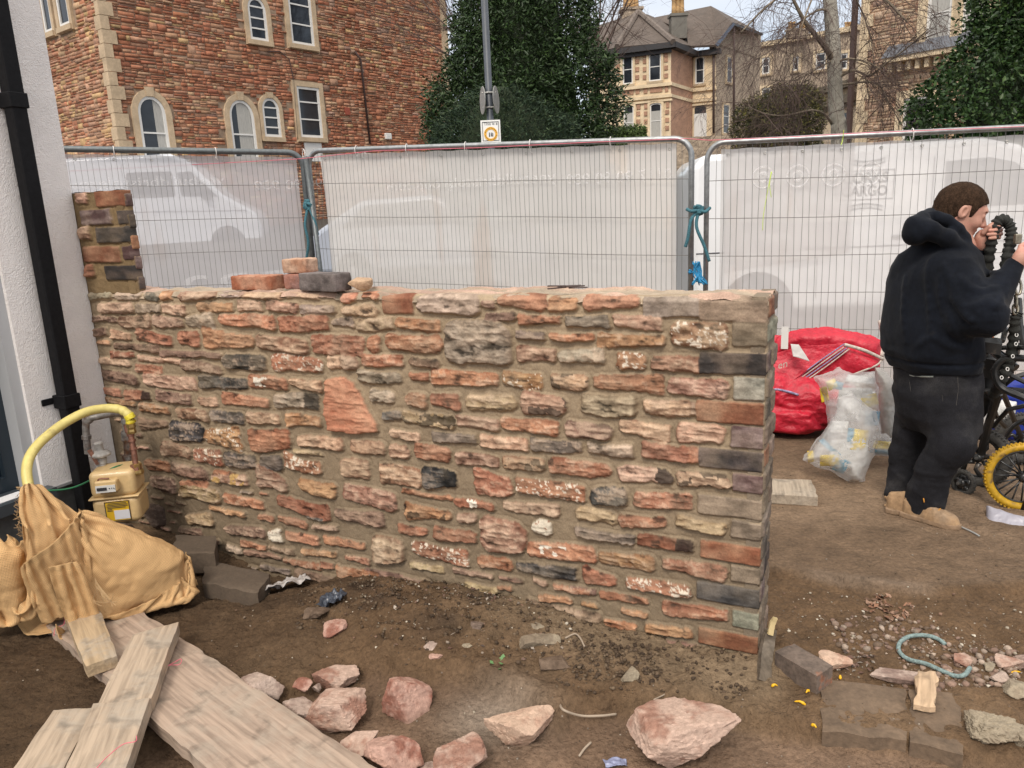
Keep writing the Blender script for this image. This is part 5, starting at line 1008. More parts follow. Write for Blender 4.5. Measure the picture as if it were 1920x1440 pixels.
# hands
def finger(P, pts, r0, r1):
    d = None; n = len(pts)-1
    for i in range(n):
        a = r0+(r1-r0)*i/n; c = r0+(r1-r0)*(i+1)/n; e = sd_caps(P, pts[i], pts[i+1], a, c); d = e if d is None else smin(d, e, .003)
    return d
Yh = 3.60
def lhand(P):
    d = sd_ell(P, A(1843, 452, Yh+.03), (.026, .032, .045)); d = smin(d, sd_caps(P, A(1838, 468, Yh+.05), A(1838, 445, Yh+.03), .026, .024), .02)
    d = smin(d, sd_caps(P, A(1845, 440, Yh+.035), A(1868, 436, Yh+.055), .024, .016), .02)
    d = smin(d, finger(P, [A(1845, 436, Yh), A(1856, 425, Yh-.02), A(1867, 416, Yh-.02)], .0135, .0095), .008)
    for x0, y0, x1, r in ((1876, 424, 1868, .0088), (1877.5, 431, 1856, .0092), (1877.5, 438.5, 1853, .0092), (1874, 445.5, 1856, .0085)):
        d = smin(d, finger(P, [A(x0-9, y0-1, Yh+.055), A(x0-1, y0, Yh+.02), A((x0+x1)/2, y0+.4, Yh-.034), A(x1, y0+1.2, Yh-.036)], r*1.1, r*.86), .003)
    return d
def rhand(P):
    Yr = 3.42; d = sd_ell(P, A(1917, 482, Yr), (.036, .03, .043)); d = smin(d, sd_caps(P, A(1898, 503, Yr+.01), A(1912, 488, Yr), .027, .028), .02)
    d = smin(d, finger(P, [A(1912, 474, Yr), A(1914, 462, Yr+.02), A(1922, 456, Yr+.03)], .013, .009), .008)
    for k in range(4): d = smin(d, finger(P, [A(1928, 468+9*k, Yr-.005), A(1944, 468+9*k, Yr+.01), A(1944, 470+9*k, Yr+.05), A(1930, 470+9*k, Yr+.06)], .0105, .0088), .004)
    return d
for fn, c, r in ((lhand, A(1855, 445, Yh+.01), .11), (rhand, A(1920, 480, 3.43), .12)): V, F = sdf_mesh(fn, c-r, c+r, .0026); addbody(V, F)
sh_r = A(1778, 512, 3.52); sh_l = A(1768, 502, 3.84); el_r = A(1846, 592, 3.34); wr_r = A(1898, 501, 3.43); el_l = A(1832, 545, 3.95); wr_l = A(1838, 470, 3.66); neck = A(1786, 470, 3.66)
hipr = A(1762, 760, 3.58); hipl = A(1738, 758, 3.72); knr = A(1781, 858, 3.48); knl = A(1704, 862, 3.76); anr = A(1728, 942, 3.58); anl = A(1690, 932, 3.75)
def inner(P):
    d = sd_caps(P, neck, A(1750, 700, 3.66), .10, .12); 
    for a, b_, r0, r1 in ((neck, sh_r, .06, .05), (neck, sh_l, .06, .05), (sh_r, el_r, .05, .04), (el_r, wr_r, .038, .028), (sh_l, el_l, .05, .04), (el_l, wr_l, .038, .028), (A(1750, 700, 3.66), hipr, .1, .08), (A(1750, 700, 3.66), hipl, .1, .08), (hipr, knr, .075, .05), (hipl, knl, .075, .05), (knr, anr, .05, .04), (knl, anl, .05, .04), (neck, hc, .06, .05)): d = smin(d, sd_caps(P, a, b_, r0, r1), .03)
    return d
V, F = sdf_mesh(inner, (1.55, 3.15, .0), (2.5, 4.15, 1.6), .014); addbody(V, F)
put('body', np.concatenate(bodyV), np.concatenate(bodyF), m_skin, man, smooth=True)
def hairfn(P):
    Q = (P-hc)@HM/HS; d = sd_ell(Q, (-.008, 0, .012), (.110, .0845, .106)); d = smin(d, sd_ell(Q, (-.045, 0, -.045), (.062, .062, .055)), .02)-.0008+.0022*fbm(Q*np.array([1, 1, .45]), 110, 2, 3)
    hl = np.interp(Q[..., 0], [-.12, -.07, -.035, -.018, -.008, .012, .022, .034, .045, .062, .088, .11], [-.100, -.095, -.07, -.03, .022, .024, -.024, -.022, .02, .044, .056, .062])
    return smax(d, hl-Q[..., 2]+.003*fbm(Q, 60, 2, 8), .004)*HS
V, F = sdf_mesh(hairfn, hc-.17, hc+.17, .0036); put('hair', V, F, m_hair, man, smooth=True)
b = MB()
for s in (1, -1): b.tube([hp(.096, s*.014, .020), hp(.096, s*.03, .026), hp(.084, s*.05, .020)], [.003, .0042, .002], 5)
b.build('eyebrows', m_hair, man, smooth=True)
for s in (1, -1): b = MB(); b.lathe(hp(.0905, s*.033, -.001), HM@np.array([1, s*.1, -.2]), [(.0075, 0), (.0072, .0022), (.004, .0042), (.001, .005)], 12); b.build('eye', mat('eye_dark', (.05, .03, .025), rough=.15), man, smooth=True)
# hoodie
trow = [row(1722, 1812, 448, 3.67, .08, .10), row(1720, 1814, 462, 3.67, .115, .15), row(1705, 1818, 478, 3.67, .14, .205), row(1690, 1822, 500, 3.67, .155, .235), row(1680, 1826, 530, 3.67, .165, .24), row(1668, 1828, 575, 3.66, .17, .24), row(1660, 1832, 620, 3.66, .185, .24), row(1659, 1834, 655, 3.66, .185, .235), row(1666, 1833, 676, 3.66, .175, .225), row(1672, 1832, 690, 3.66, .165, .215)]
def folds(P, sc, seed, ax=(1, 1, .4)): return ridge(P*np.array(ax), sc, 2, seed)
def hoodfn(P):
    d = sd_loft(P, trow, TF, TS); d = smin(d, sd_caps(P, sh_r, el_r, .092, .074), .05); d = smin(d, sd_caps(P, el_r+np.array([0, 0, .01]), wr_r, .074, .040), .03)
    d = smin(d, sd_caps(P, sh_l, el_l, .088, .07), .05); d = smin(d, sd_caps(P, el_l, wr_l, .068, .042), .03)
    # hanging slack of the sleeve under the elbow
    d = smin(d, sd_caps(P, A(1812, 600, 3.42), A(1850, 602, 3.33), .075, .055), .04)
    d = smin(d, sd_caps(P, A(1752, 440, 3.62), A(1786, 458, 3.60), .06, .06), .04); d = smax(d, -sd_caps(P, neck+np.array([0.02, 0, .04]), hc-np.array([-.01, 0, .03]), .058, .072), .012)
    hood = sd_caps(P, A(1717, 437, 3.56), A(1722, 433, 3.78), .052, .052); hood = smin(hood, sd_caps(P, A(1724, 418, 3.58), A(1744, 404, 3.68), .034, .036), .03)
    path = [A(1752, 404, 3.60), A(1775, 412, 3.555), A(1796, 430, 3.55), A(1808, 452, 3.57), A(1813, 474, 3.60)]
    for i in range(4): hood = smin(hood, sd_caps(P, path[i], path[i+1], .022, .022), .012)
    path = [A(1715, 420, 3.56), A(1745, 432, 3.52), A(1778, 448, 3.525), A(1800, 468, 3.54)]
    for i in range(3): hood = smin(hood, sd_caps(P, path[i], path[i+1], .036, .032), .02)
    hood = smin(hood, sd_caps(P, A(1760, 408, 3.80), A(1806, 460, 3.80), .025, .025), .02)
    hood = smin(hood, sd_ell(P, A(1756, 428, 3.66), (.070, .085, .052)), .03); d = smin(d, hood, .014)
    tor = sstep(.9, 1.25, P[..., 2]); arm = np.exp(-(np.linalg.norm(P-el_r, axis=-1)/.14)**2)
    d = d-.009*folds(P, 6, 5, (1, 1, .3))-.015*arm*ridge(P*np.array([.6, 1, 1.3]), 13, 2, 9)-.004*fbm(P, 12, 2, 6)-.006*np.exp(-((P[..., 2]-trow[-1][0]-.08)/.06)**2)*ridge(P*np.array([1, 1, 2.]), 9, 2, 11)
    # seam and ribbed hem
    zb_ = trow[-1][0]; d = d+.010*np.exp(-((P[..., 2]-zb_-.058)/.007)**2)*(P[..., 0] < 2.28)
    return smax(d, zb_+.0-P[..., 2]+.008*vnoise(P*8, 4), .008)
def onsurf(px, py, fn, Y0=3.15, Y1=4.0):
    ys = np.arange(Y0, Y1, .004); q = np.array([A(px, py, Y) for Y in ys]); k = np.nonzero(fn(q) < 0)[0]; return q[k[0]] if len(k) else q[-1]
_hood0 = hoodfn; _fl = []
for pts, r in ((((1772, 500), (1790, 535), (1800, 570), (1822, 600)), .020), (((1800, 520), (1820, 540), (1846, 548), (1868, 540)), .016), (((1790, 560), (1815, 575), (1842, 570), (1862, 556)), .014), (((1745, 490), (1742, 540), (1748, 600), (1746, 650)), .013), (((1700, 520), (1696, 580), (1702, 640)), .012), (((1808, 640), (1790, 615), (1780, 580)), .014), (((1850, 560), (1868, 575), (1878, 556)), .013), (((1720, 650), (1750, 632), (1780, 648), (1812, 655)), .013), (((1765, 520), (1768, 570), (1785, 620)), .012), (((1832, 520), (1850, 512), (1872, 512)), .011)):
    q = spline([onsurf(x, y, _hood0)+_F*.006 for x, y in pts], 3); _fl.append((q, r))
def hoodfn(P):
    d = _hood0(P)
    for q, r in _fl:
        for i in range(len(q)-1): d = smin(d, sd_caps(P, q[i], q[i+1], r*.6, r*.6), .020)
    return d
V, F = sdf_mesh(hoodfn, (1.6, 3.16, .75), (2.42, 4.16, 1.62), .0085); hd_ = put('hoodie', V, F, m_hood, man, smooth=True)
def cuff(P, w, e, r): 
    ax = (w-e)/np.linalg.norm(w-e); return sd_caps(P, w-ax*.035, w+ax*.012, r, r*.92)
V, F = sdf_mesh(lambda P: smax(cuff(P, wr_r, el_r, .040), -cuff(P, wr_r+(wr_r-el_r)*.12, el_r, .031), .004), wr_r-.1, wr_r+.1, .005); put('cuff', V, F, m_hood, man, smooth=True)
# jeans
jrow = [row(1684, 1830, 676, 3.66, .155, .20), row(1683, 1829, 700, 3.66, .158, .20), row(1680, 1832, 740, 3.65, .165, .20), row(1680, 1836, 775, 3.65, .165, .195), row(1690, 1836, 800, 3.65, .15, .185)]
def jeanfn(P):
    d = sd_loft(P, jrow, TF, TS)
    r_ = smin(sd_caps(P, A(1783, 770, 3.57), A(1785, 832, 3.49), .115, .090), sd_caps(P, A(1785, 832, 3.49), A(1754, 878, 3.53), .088, .074), .03); r_ = smin(r_, sd_caps(P, A(1754, 878, 3.53), A(1732, 948, 3.575), .074, .080), .03)
    l_ = smin(sd_caps(P, A(1722, 775, 3.74), A(1699, 850, 3.77), .104, .064), sd_caps(P, A(1699, 850, 3.77), A(1682, 942, 3.76), .062, .056), .03)
    d = smin(d, r_, .03); d = smin(d, l_, .016)
    low = sstep(.5, .12, P[..., 2]); Pr = P@np.array([[.8, 0, .6], [0, 1, 0], [-.6, 0, .8]]); d = d-.003-.006*folds(P, 7, 15, (1, 1, .5))-(.004+.006*low)*ridge(Pr*np.array([.6, .6, 1.3]), 9, 3, 19)-.006*low*ridge(P*np.array([.5, .5, 1.6]), 12, 2, 29)-.005*np.exp(-((P[..., 2]-.72)/.1)**2)*ridge(P*np.array([.7, .7, 1.4]), 8, 2, 21)
    return smax(d, .056+.012*vnoise(P*7, 5)-P[..., 2], .01)
V, F = sdf_mesh(jeanfn, (1.6, 3.25, .05), (2.42, 4.05, .92), .008); ja = put('jeans', V, F, m_jean, man, smooth=True)
def decal(pts, r, m, name, fn, par): b = MB(); b.tube([onsurf(x, y, fn)-_F*.001 for x, y in pts], r, 5, cap=True); return b.build(name, m, par, smooth=True)
m_st = mat('pocket_stitching', (.06, .055, .05), rough=.9)
decal([(1706, 703), (1712, 705), (1730, 706), (1750, 706)], .004, mat('pocket_paper', (.35, .37, .33)), 'paper_in_pocket', jeanfn, ja)
b = MB(); b.tube([onsurf(x, y, jeanfn) for x, y in ((1704, 707), (1725, 711), (1752, 709))], .0018, 4); b.tube([onsurf(x, y, jeanfn) for x, y in ((1704, 707), (1708, 735), (1735, 758), (1768, 752), (1764, 725), (1754, 709))], .0014, 4); b.tube([onsurf(x, y, jeanfn) for x, y in ((1795, 700), (1797, 730), (1793, 760))], .0016, 4); b.build('back_pocket', m_st, ja)
# boots
def boot(hx, hy, tx, ty, seed, zlift=0.):
    h_ = og(hx, hy); t_ = og(tx, ty); fwd = t_-h_; L_ = np.linalg.norm(fwd[:2]); fwd = np.array([fwd[0], fwd[1], 0])/L_; side = np.array([-fwd[1], fwd[0], 0]); z0 = max(h_[2], t_[2])+.0
    M = np.stack([fwd, side, ZZ], 1); o = np.array([h_[0], h_[1], z0]); Lx = L_
    def fn(P):
        Q = (P-o)@M; x = Q[..., 0]/Lx; wd = np.interp(x, [-.03, 0, .06, .16, .35, .52, .72, .86, .95, 1.0, 1.02], [.002, .020, .032, .037, .036, .040, .047, .044, .034, .020, .002]); ht = np.interp(x, [-.03, .0, .05, .15, .30, .40, .50, .62, .78, .90, .97, 1.02], [.06, .092, .104, .110, .116, .108, .090, .076, .068, .062, .048, .02])
        zz_ = np.clip(Q[..., 2]/ht, 0, 3); yy_ = np.abs(Q[..., 1])/(wd*(1-.12*np.clip(zz_, 0, 1))); e = ((zz_**3.2+yy_**3.2)**(1/3.2)-1)*np.minimum(wd, ht*.6); e = np.maximum(e, np.maximum(-.02-Q[..., 0], Q[..., 0]-Lx*1.015))
        e = smax(e, .018-Q[..., 2], .004); e = e+.0022*np.exp(-((x-.40-.6*Q[..., 2])/.012)**2)+.002*np.exp(-((Q[..., 2]-.088)/.003)**2)*(x < .3); return e-.0018*fbm(Q, 25, 3, seed)-.003*ridge(Q*np.array([1, .4, 1]), 30, 2, seed)*(x > .4)*(x < .75)
    V, F = sdf_mesh(fn, o-.09-np.maximum(0, -fwd*L_), o+np.array([.09, .09, .22])+np.maximum(0, fwd*L_), .0045); bo = put('boot', V, F, m_boot, man, smooth=True)
    def sole(P):
        Q = (P-o)@M; x = np.clip(Q[..., 0]/Lx, 0, 1); wd = np.interp(x, [0, .1, .35, .55, .78, .93, 1.0], [.034, .041, .038, .042, .048, .038, .02]); e = np.maximum(np.hypot(np.maximum(np.abs(Q[..., 1])-wd+.01, 0), np.maximum(np.maximum(-Q[..., 0]-.0, Q[..., 0]-Lx), -.0))-.01, np.abs(Q[..., 2]-.012)-.013); return e
    V, F = sdf_mesh(sole, o-.09-np.maximum(0, -fwd*L_), o+np.array([.09, .09, .06])+np.maximum(0, fwd*L_), .0045); put('sole', V, F, m_sole, bo, smooth=True)
    b = MB()
    for k in range(4): x = Lx*(.36+.085*k); zt = np.interp(x/Lx, [.3, .4, .5, .62, .78], [.117, .108, .090, .076, .068])+.003; b.tube([o+M@np.array([x, -.028, zt-.018]), o+M@np.array([x+.012, 0, zt]), o+M@np.array([x, .028, zt-.018])], .003, 5)
    b.tube([o+M@np.array([Lx*.36, 0, .13]), o+M@np.array([Lx*.38, -.03, .135]), o+M@np.array([Lx*.44, -.05, .11])], .003, 5); b.tube([o+M@np.array([Lx*.36, 0, .13]), o+M@np.array([Lx*.42, .02, .15]), o+M@np.array([Lx*.48, -.01, .12])], .003, 5); b.build('laces', m_lace, bo, smooth=True)
boot(1664, 958, 1762, 972, 3); boot(1694, 965, 1797, 992, 4)
# the chain lock he holds: steel chain inside a black fabric sleeve
m_slv = mat('black_sleeve', (.022, .023, .020), rough=.9, nz=(40, .6, 1.4), bump=[(60, .6, .006), (300, .3, .001)]); m_steel = mat('worn_steel', (.35, .32, .25), rough=.4, metal=.8, nz=(60, .6, 1.2))
ck = thing('chain_lock', A(1870, 700, 3.58), 'heavy chain in a crumpled black fabric sleeve looped over the hand of the man', 'chain')
pts = spline([A(1850, 640, 3.66), A(1852, 560, 3.64), A(1851, 510, 3.62), A(1856, 470, 3.6), A(1862, 440, 3.585), A(1868, 420, 3.58), A(1879, 412, 3.58), A(1891, 420, 3.58), A(1896, 438, 3.57), A(1893, 462, 3.56), A(1887, 490, 3.55), A(1884, 530, 3.6), A(1880, 600, 3.66)], 12); n = len(pts); b = MB(); b.tube(pts, [.0235+.0038*sin(i*1.25)+.0022*sin(i*2.9+1) for i in range(n)], 14); b.build('sleeve', m_slv, ck, smooth=True)
pts = spline([A(1908, 585, 3.56), A(1903, 600, 3.56), A(1900, 640, 3.58), A(1893, 680, 3.6), A(1878, 712, 3.62), A(1862, 740, 3.7)], 12); b = MB(); b.tube(pts, [.023+.004*sin(i*1.5) for i in range(len(pts))], 14); b.build('sleeve', m_slv, ck, smooth=True)
def link(b, c, r1, r2, ax1, ax2, t): b.tube([c+ax1*r1*cos(q)+ax2*r2*sin(q) for q in np.linspace(0, 2*pi, 17)[:-1]], t, 6, closed=True)
b = MB(); link(b, A(1909, 538, 3.5), .014, .035, _R, _U, .006); link(b, A(1905, 565, 3.53), .012, .03, np.array([.3, .95, 0]), _U, .006); link(b, A(1904, 580, 3.55), .012, .024, _R, _U, .006); b.build('links', m_steel, ck, smooth=True)
b = MB(); b.box(A(1908, 448, 3.5), (.03, .02, .045), col=None); bevel(b.build('padlock', m_steel, ck), .004)
b = MB()
for x, y in ((1906, 628), (1905, 645), (1899, 668), (1889, 692), (1878, 708)): link(b, A(x, y, 3.55), .007, .008, _R, _U, .002)
b.build('sleeve_print', m_white, ck)
# ============================================================ THINGS ON THE RIGHT: bags, pushchair, bicycle wheel
class Scr:
    """a local upright frame facing the viewer at one point of the ground: x to the right, y away, z up (metres)"""
    def __init__(s, px, py, Y, lean=0.):
        s.c = A(px, py, Y); v = np.array([s.c[0], s.c[1], 0]); v /= np.linalg.norm(v); s.D = v; s.X = np.array([v[1], -v[0], 0]); s.Z = np.cross(s.X, s.D); s.D2 = s.D
        if lean: s.Z = ZZ*cos(lean)+s.D*sin(lean); s.D2 = s.D*cos(lean)-ZZ*sin(lean)
        s.M = np.stack([s.X, s.D2, s.Z], 1)
    def loc(s, px, py): q = onpl(px, py, s.c, s.D2); w = (q-s.c)@s.M; return w[0], w[2]
    def W(s, x, y, z): return s.c+s.M@np.array([x, y, z])
def sd_poly(x, z, pts):
    d = np.full(x.shape, 1e9); ins = np.zeros(x.shape, bool); n = len(pts)
    for i in range(n):
        a = pts[i]; b = pts[(i+1) % n]; ex, ez = b[0]-a[0], b[1]-a[1]; qx, qz = x-a[0], z-a[1]; t = np.clip((qx*ex+qz*ez)/(ex*ex+ez*ez+1e-12), 0, 1)
        d = np.minimum(d, np.hypot(qx-ex*t, qz-ez*t)); ins ^= ((a[1] > z) != (b[1] > z)) & (x < (b[0]-a[0])*(z-a[1])/(b[1]-a[1]+1e-12)+a[0])
    return np.where(ins, -d, d)
def pillow(fr, polys, vox, disp, back=.6):
    """polys: list of (pixel outline, thickness, depth offset, rounding width)"""
    L_ = [([fr.loc(*p) for p in pl], T, dy, wd) for pl, T, dy, wd in polys]
    def fn(P):
        Q = (P-fr.c)@fr.M; out = None
        for pts, T, dy, wd in L_:
            s2 = sd_poly(Q[..., 0]+.006*fbm(Q, 14, 2, 5), Q[..., 2]+.006*fbm(Q, 14, 2, 7), pts); t = np.clip(-s2/wd, 0, 1); h = T*np.sqrt(1-(1-t)**2); y = Q[..., 1]-dy
            e = np.maximum(s2, np.where(y < 0, -y-h, y*1.-h*back)); out = e if out is None else smin(out, e, .012)
        return out+disp(Q)
    xs = np.array([p for pts, *_ in L_ for p in pts]); T = max(q[1] for q in L_)+max(abs(q[2]) for q in L_)+.05; cs = np.array([fr.W(x, y, z) for x in (xs[:, 0].min()-.04, xs[:, 0].max()+.04) for y in (-T, T) for z in (xs[:, 1].min()-.04, xs[:, 1].max()+.04)])
    return sdf_mesh(fn, cs.min(0), cs.max(0), vox)
crump = lambda a, sc, seed, st=(1, 1, 1): (lambda Q: -a*ridge(Q*np.array(st), sc, 3, seed)-a*.4*fbm(Q, sc*1.7, 3, seed+9))
m_red = mat('red_woven_bag', (.52, .014, .036), rough=.5, nz=[(5, .75, 1.15), (40, .85, 1.1)], bump=[(26, .7, .012), (9, .8, .03)], spec=.5); m_seam = mat('pale_seam', (.55, .48, .42), rough=.8, nz=(60, .6, 1.2)); m_seamb = mat('striped_seam', (.25, .22, .35), rough=.7, nz=(90, .5, 1.6))
fr = Scr(1540, 790, 5.05); redb = thing('red_bag', fr.W(0, 0, 0), 'big crumpled red woven bag lying against the fence beyond the wall end', 'bag')
V, F = pillow(fr, [([(1425, 690), (1450, 680), (1520, 690), (1600, 720), (1605, 770), (1590, 792), (1530, 800), (1470, 798), (1425, 790)], .24, 0, .14), ([(1425, 730), (1530, 745), (1560, 795), (1500, 806), (1425, 798)], .27, 0, .08)], .008, crump(.028, 5.5, 3, (1, 1, 1.8))); put('body', V, F, m_red, redb, smooth=True)
def sheet(name, fr, corners, m, parent, n=40, amp=.01, seed=0, sc=8, **k):
    """corners: four (px,py,depth offset) round a loose flap; crumpled, real thickness"""
    c = [fr.W(fr.loc(p[0], p[1])[0], p[2], fr.loc(p[0], p[1])[1]) for p in corners]; u, v = np.meshgrid(np.linspace(0, 1, n), np.linspace(0, 1, n), indexing='ij'); u = u[..., None]; v = v[..., None]
    V = (c[0]*(1-u)+c[1]*u)*(1-v)+(c[3]*(1-u)+c[2]*u)*v; nn = np.cross(c[1]-c[0], c[3]-c[0]); nn /= np.linalg.norm(nn)
    V = V+nn*(amp*ridge(V, sc, 3, seed)+amp*fbm(V, sc*.5, 2, seed+4))[..., None]; o = put(name, V.reshape(-1, 3), gridF(n, n), m, parent, smooth=True, **k); s = o.modifiers.new('solid', 'SOLIDIFY'); s.thickness = .003; return o
sheet('flap', fr, [(1440, 628, .05), (1655, 660, .12), (1650, 690, .02), (1432, 700, -.08)], m_red, redb, amp=.012, seed=3); 
V, F = pillow(fr, [([(1432, 670), (1455, 635), (1500, 620), (1560, 618), (1620, 630), (1652, 640), (1655, 672), (1600, 668), (1530, 665), (1460, 700)], .10, .06, .06), ([(1440, 690), (1580, 642), (1650, 672), (1640, 694), (1560, 720), (1470, 715)], .10, .0, .05)], .008, crump(.014, 6, 8)); put('folded_top', V, F, m_red, redb, smooth=True)
sheet('flap', fr, [(1425, 664, -.12), (1500, 645, -.10), (1584, 641, -.05), (1476, 712, -.2)], m_red, redb, amp=.006, seed=13)
def line3(fr, pts, dy): return spline([fr.W(fr.loc(x, y)[0], d, fr.loc(x, y)[1]) for (x, y), d in zip(pts, dy)], 6)
b = MB(); b.tube(line3(fr, [(1583, 640), (1620, 652), (1655, 670)], [-.12, -.1, -.06]), .012, 6); b.tube(line3(fr, [(1652, 605), (1658, 640), (1652, 668)], [.1, .1, -.0]), .016, 6); b.tube(line3(fr, [(1600, 694), (1640, 680), (1652, 672)], [-.13, -.1, -.06]), .007, 5); b.build('seam', m_seam, redb, smooth=True)
b = MB()
for k in range(4): b.tube(line3(fr, [(1583+k*3, 639+k*3), (1540+k*3, 668+k*4), (1500+k*2, 696+k*4), (1474+k*3, 712+k*2)], [-.115, -.13, -.155, -.185]), .0045, 5, mi=k % 2)
b.tube(line3(fr, [(1425, 730), (1455, 715), (1480, 718), (1500, 724)], [-.22, -.25, -.255, -.255]), .008, 6, mi=0); b.tube(line3(fr, [(1450, 652), (1440, 670), (1428, 690)], [-.10]*3), .014, 6, mi=0); b.build('striped_edge', [m_seamb, m_seam], redb, smooth=True)
b = MB(); q0 = fr.loc(1467, 611); b.frame(fr.W(q0[0], -.1, q0[1]-.14), fr.X, fr.D, ZZ, (0, 0, 0), (.045, .004, .15)); b.build('white_tag', m_white, redb)
sheet('white_scrap', fr, [(1485, 635, -.2), (1500, 636, -.2), (1520, 664, -.24), (1490, 655, -.24)], mat('dirty_white', (.5, .48, .46)), redb, n=14, amp=.012, seed=5)
put_text('print', 'en', .07, fr.W(fr.loc(1462, 680)[0], -.215, fr.loc(1462, 680)[1]), fr.X*.9+ZZ*.3, ZZ, m_seam, redb)
# translucent rubbish sacks
def poly_mat(name, colr, alpha):
    m = bpy.data.materials.new(name); m.use_nodes = True; t = m.node_tree; t.nodes.clear(); N = t.nodes.new; K = t.links.new
    pb = N('ShaderNodeBsdfPrincipled'); pb.inputs['Base Color'].default_value = (*colr, 1); pb.inputs['Roughness'].default_value = .28; tp_ = N('ShaderNodeBsdfTransparent'); ms = N('ShaderNodeMixShader'); o = N('ShaderNodeOutputMaterial')
    tc = N('ShaderNodeTexCoord'); n = N('ShaderNodeTexNoise'); n.inputs['Scale'].default_value = 9; n.inputs['Detail'].default_value = 5; mr = N('ShaderNodeMapRange'); mr.inputs[1].default_value = .35; mr.inputs[2].default_value = .65; mr.inputs[3].default_value = alpha-.2; mr.inputs[4].default_value = alpha+.15
    n2 = N('ShaderNodeTexNoise'); n2.inputs['Scale'].default_value = 30; n2.inputs['Detail'].default_value = 4; bp = N('ShaderNodeBump'); bp.inputs['Strength'].default_value = .8; bp.inputs['Distance'].default_value = .01
    K(tc.outputs['Object'], n.inputs[0]); K(tc.outputs['Object'], n2.inputs[0]); K(n2.outputs[0], bp.inputs['Height']); K(bp.outputs[0], pb.inputs['Normal']); K(n.outputs[0], mr.inputs[0]); K(mr.outputs[0], ms.inputs[0]); K(tp_.outputs[0], ms.inputs[1]); K(pb.outputs[0], ms.inputs[2]); K(ms.outputs[0], o.inputs[0]); return m
m_poly = poly_mat('milky_polythene', (.66, .65, .64), .42); m_polyg = poly_mat('grey_polythene', (.42, .40, .37), .8)
m_yel = mat('yellow_packet', (.70, .52, .03), rough=.35, bump=[(40, .5, .006)]); m_blu = mat('blue_packet', (.06, .28, .42), rough=.4, bump=[(40, .5, .006)]); m_wht = mat('crumpled_white', (.6, .6, .58), rough=.5, bump=[(30, .8, .01)])
def sack(label, px, py, Y, polys, packs, m, seed, amp=.012, vox=.0075, lean=.25):
    fr = Scr(px, py, Y, lean); o = thing('rubbish_sack', fr.W(0, 0, 0), label, 'sack', 'see-through rubbish sacks by the red bag'); V, F = pillow(fr, polys, vox, crump(amp, 9, seed, (1, 1, .8))); put('sack', V, F, m, o, smooth=True)
    for x, y, w, h, rot, mm in packs:
        c = fr.loc(x, y); s = w/FPX*Y/2; t = h/FPX*Y/2; dep = 0; pts = [(-s, -t), (s, -t*.8), (s*1.05, t), (-s*.9, t*.95)]
        n = 14; u, v = np.meshgrid(np.linspace(0, 1, n), np.linspace(0, 1, n), indexing='ij'); X_ = (pts[0][0]*(1-u)+pts[1][0]*u)*(1-v)+(pts[3][0]*(1-u)+pts[2][0]*u)*v; Z_ = (pts[0][1]*(1-u)+pts[1][1]*u)*(1-v)+(pts[3][1]*(1-u)+pts[2][1]*u)*v
        X2 = X_*cos(rot)-Z_*sin(rot)+c[0]; Z2 = X_*sin(rot)+Z_*cos(rot)+c[1]; P2 = np.stack([X2, Z2, X2*0+seed], -1); pp_ = [fr.loc(*k_) for k_ in polys[0][0]]; t_ = np.clip(-sd_poly(X2, Z2, pp_)/polys[0][3], 0, 1); yy = -polys[0][1]*np.sqrt(1-(1-t_)**2)*.86+.012+.010*ridge(P2, 16, 2, seed+3)
        Vv = fr.c+X2[..., None]*fr.M[:, 0]+yy[..., None]*fr.M[:, 1]+Z2[..., None]*fr.M[:, 2]; q = put('packet', Vv.reshape(-1, 3), gridF(n, n), mm, o, smooth=True); s_ = q.modifiers.new('solid', 'SOLIDIFY'); s_.thickness = .004
    return o, fr
sack('milky see-through sack of yellow and blue packets standing behind another sack', 1590, 830, 4.45, [([(1528, 708), (1560, 698), (1575, 690), (1600, 700), (1640, 694), (1646, 740), (1650, 815), (1600, 840), (1555, 800), (1548, 745)], .12, 0, .09)], [(1560, 722, 18, 20, .4, m_yel), (1572, 724, 16, 16, -.3, m_blu), (1612, 712, 50, 14, -.1, m_wht), (1545, 740, 14, 30, .2, m_yel), (1630, 752, 30, 24, .3, m_yel), (1635, 785, 26, 30, 0, m_blu), (1600, 760, 60, 70, 0, m_wht)], m_poly, 3)
sack('front milky see-through sack slumped on the mud, blue and yellow packets inside', 1580, 880, 4.12, [([(1504, 862), (1540, 815), (1568, 770), (1572, 745), (1600, 740), (1640, 770), (1652, 805), (1640, 850), (1628, 880), (1620, 902), (1600, 905), (1575, 890), (1530, 872)], .13, 0, .10)], [(1610, 824, 26, 42, -.12, m_yel), (1594, 818, 12, 34, -.1, m_blu), (1555, 862, 36, 24, .1, m_yel), (1577, 872, 22, 32, -.5, m_blu), (1556, 838, 46, 10, -.7, m_blu), (1520, 856, 12, 24, .2, m_yel), (1573, 800, 32, 24, 0, m_wht), (1590, 850, 70, 60, .1, m_wht), (1605, 880, 16, 30, -.2, m_wht)], m_poly, 5)
sack('greyish sack standing nearest the back of the man', 1665, 800, 4.6, [([(1640, 688), (1665, 700), (1684, 725), (1688, 800), (1680, 845), (1655, 830), (1645, 760)], .13, 0, .07)], [(1665, 790, 30, 60, 0, m_wht)], m_polyg, 7)
sack('small flat sack with a yellow packet poking out low between the sacks and the man', 1655, 845, 4.35, [([(1632, 815), (1660, 815), (1690, 840), (1690, 856), (1640, 852), (1630, 840)], .07, 0, .03)], [(1655, 834, 36, 16, 0, m_yel), (1648, 847, 34, 9, 0, m_blu)], m_poly, 9, vox=.006)
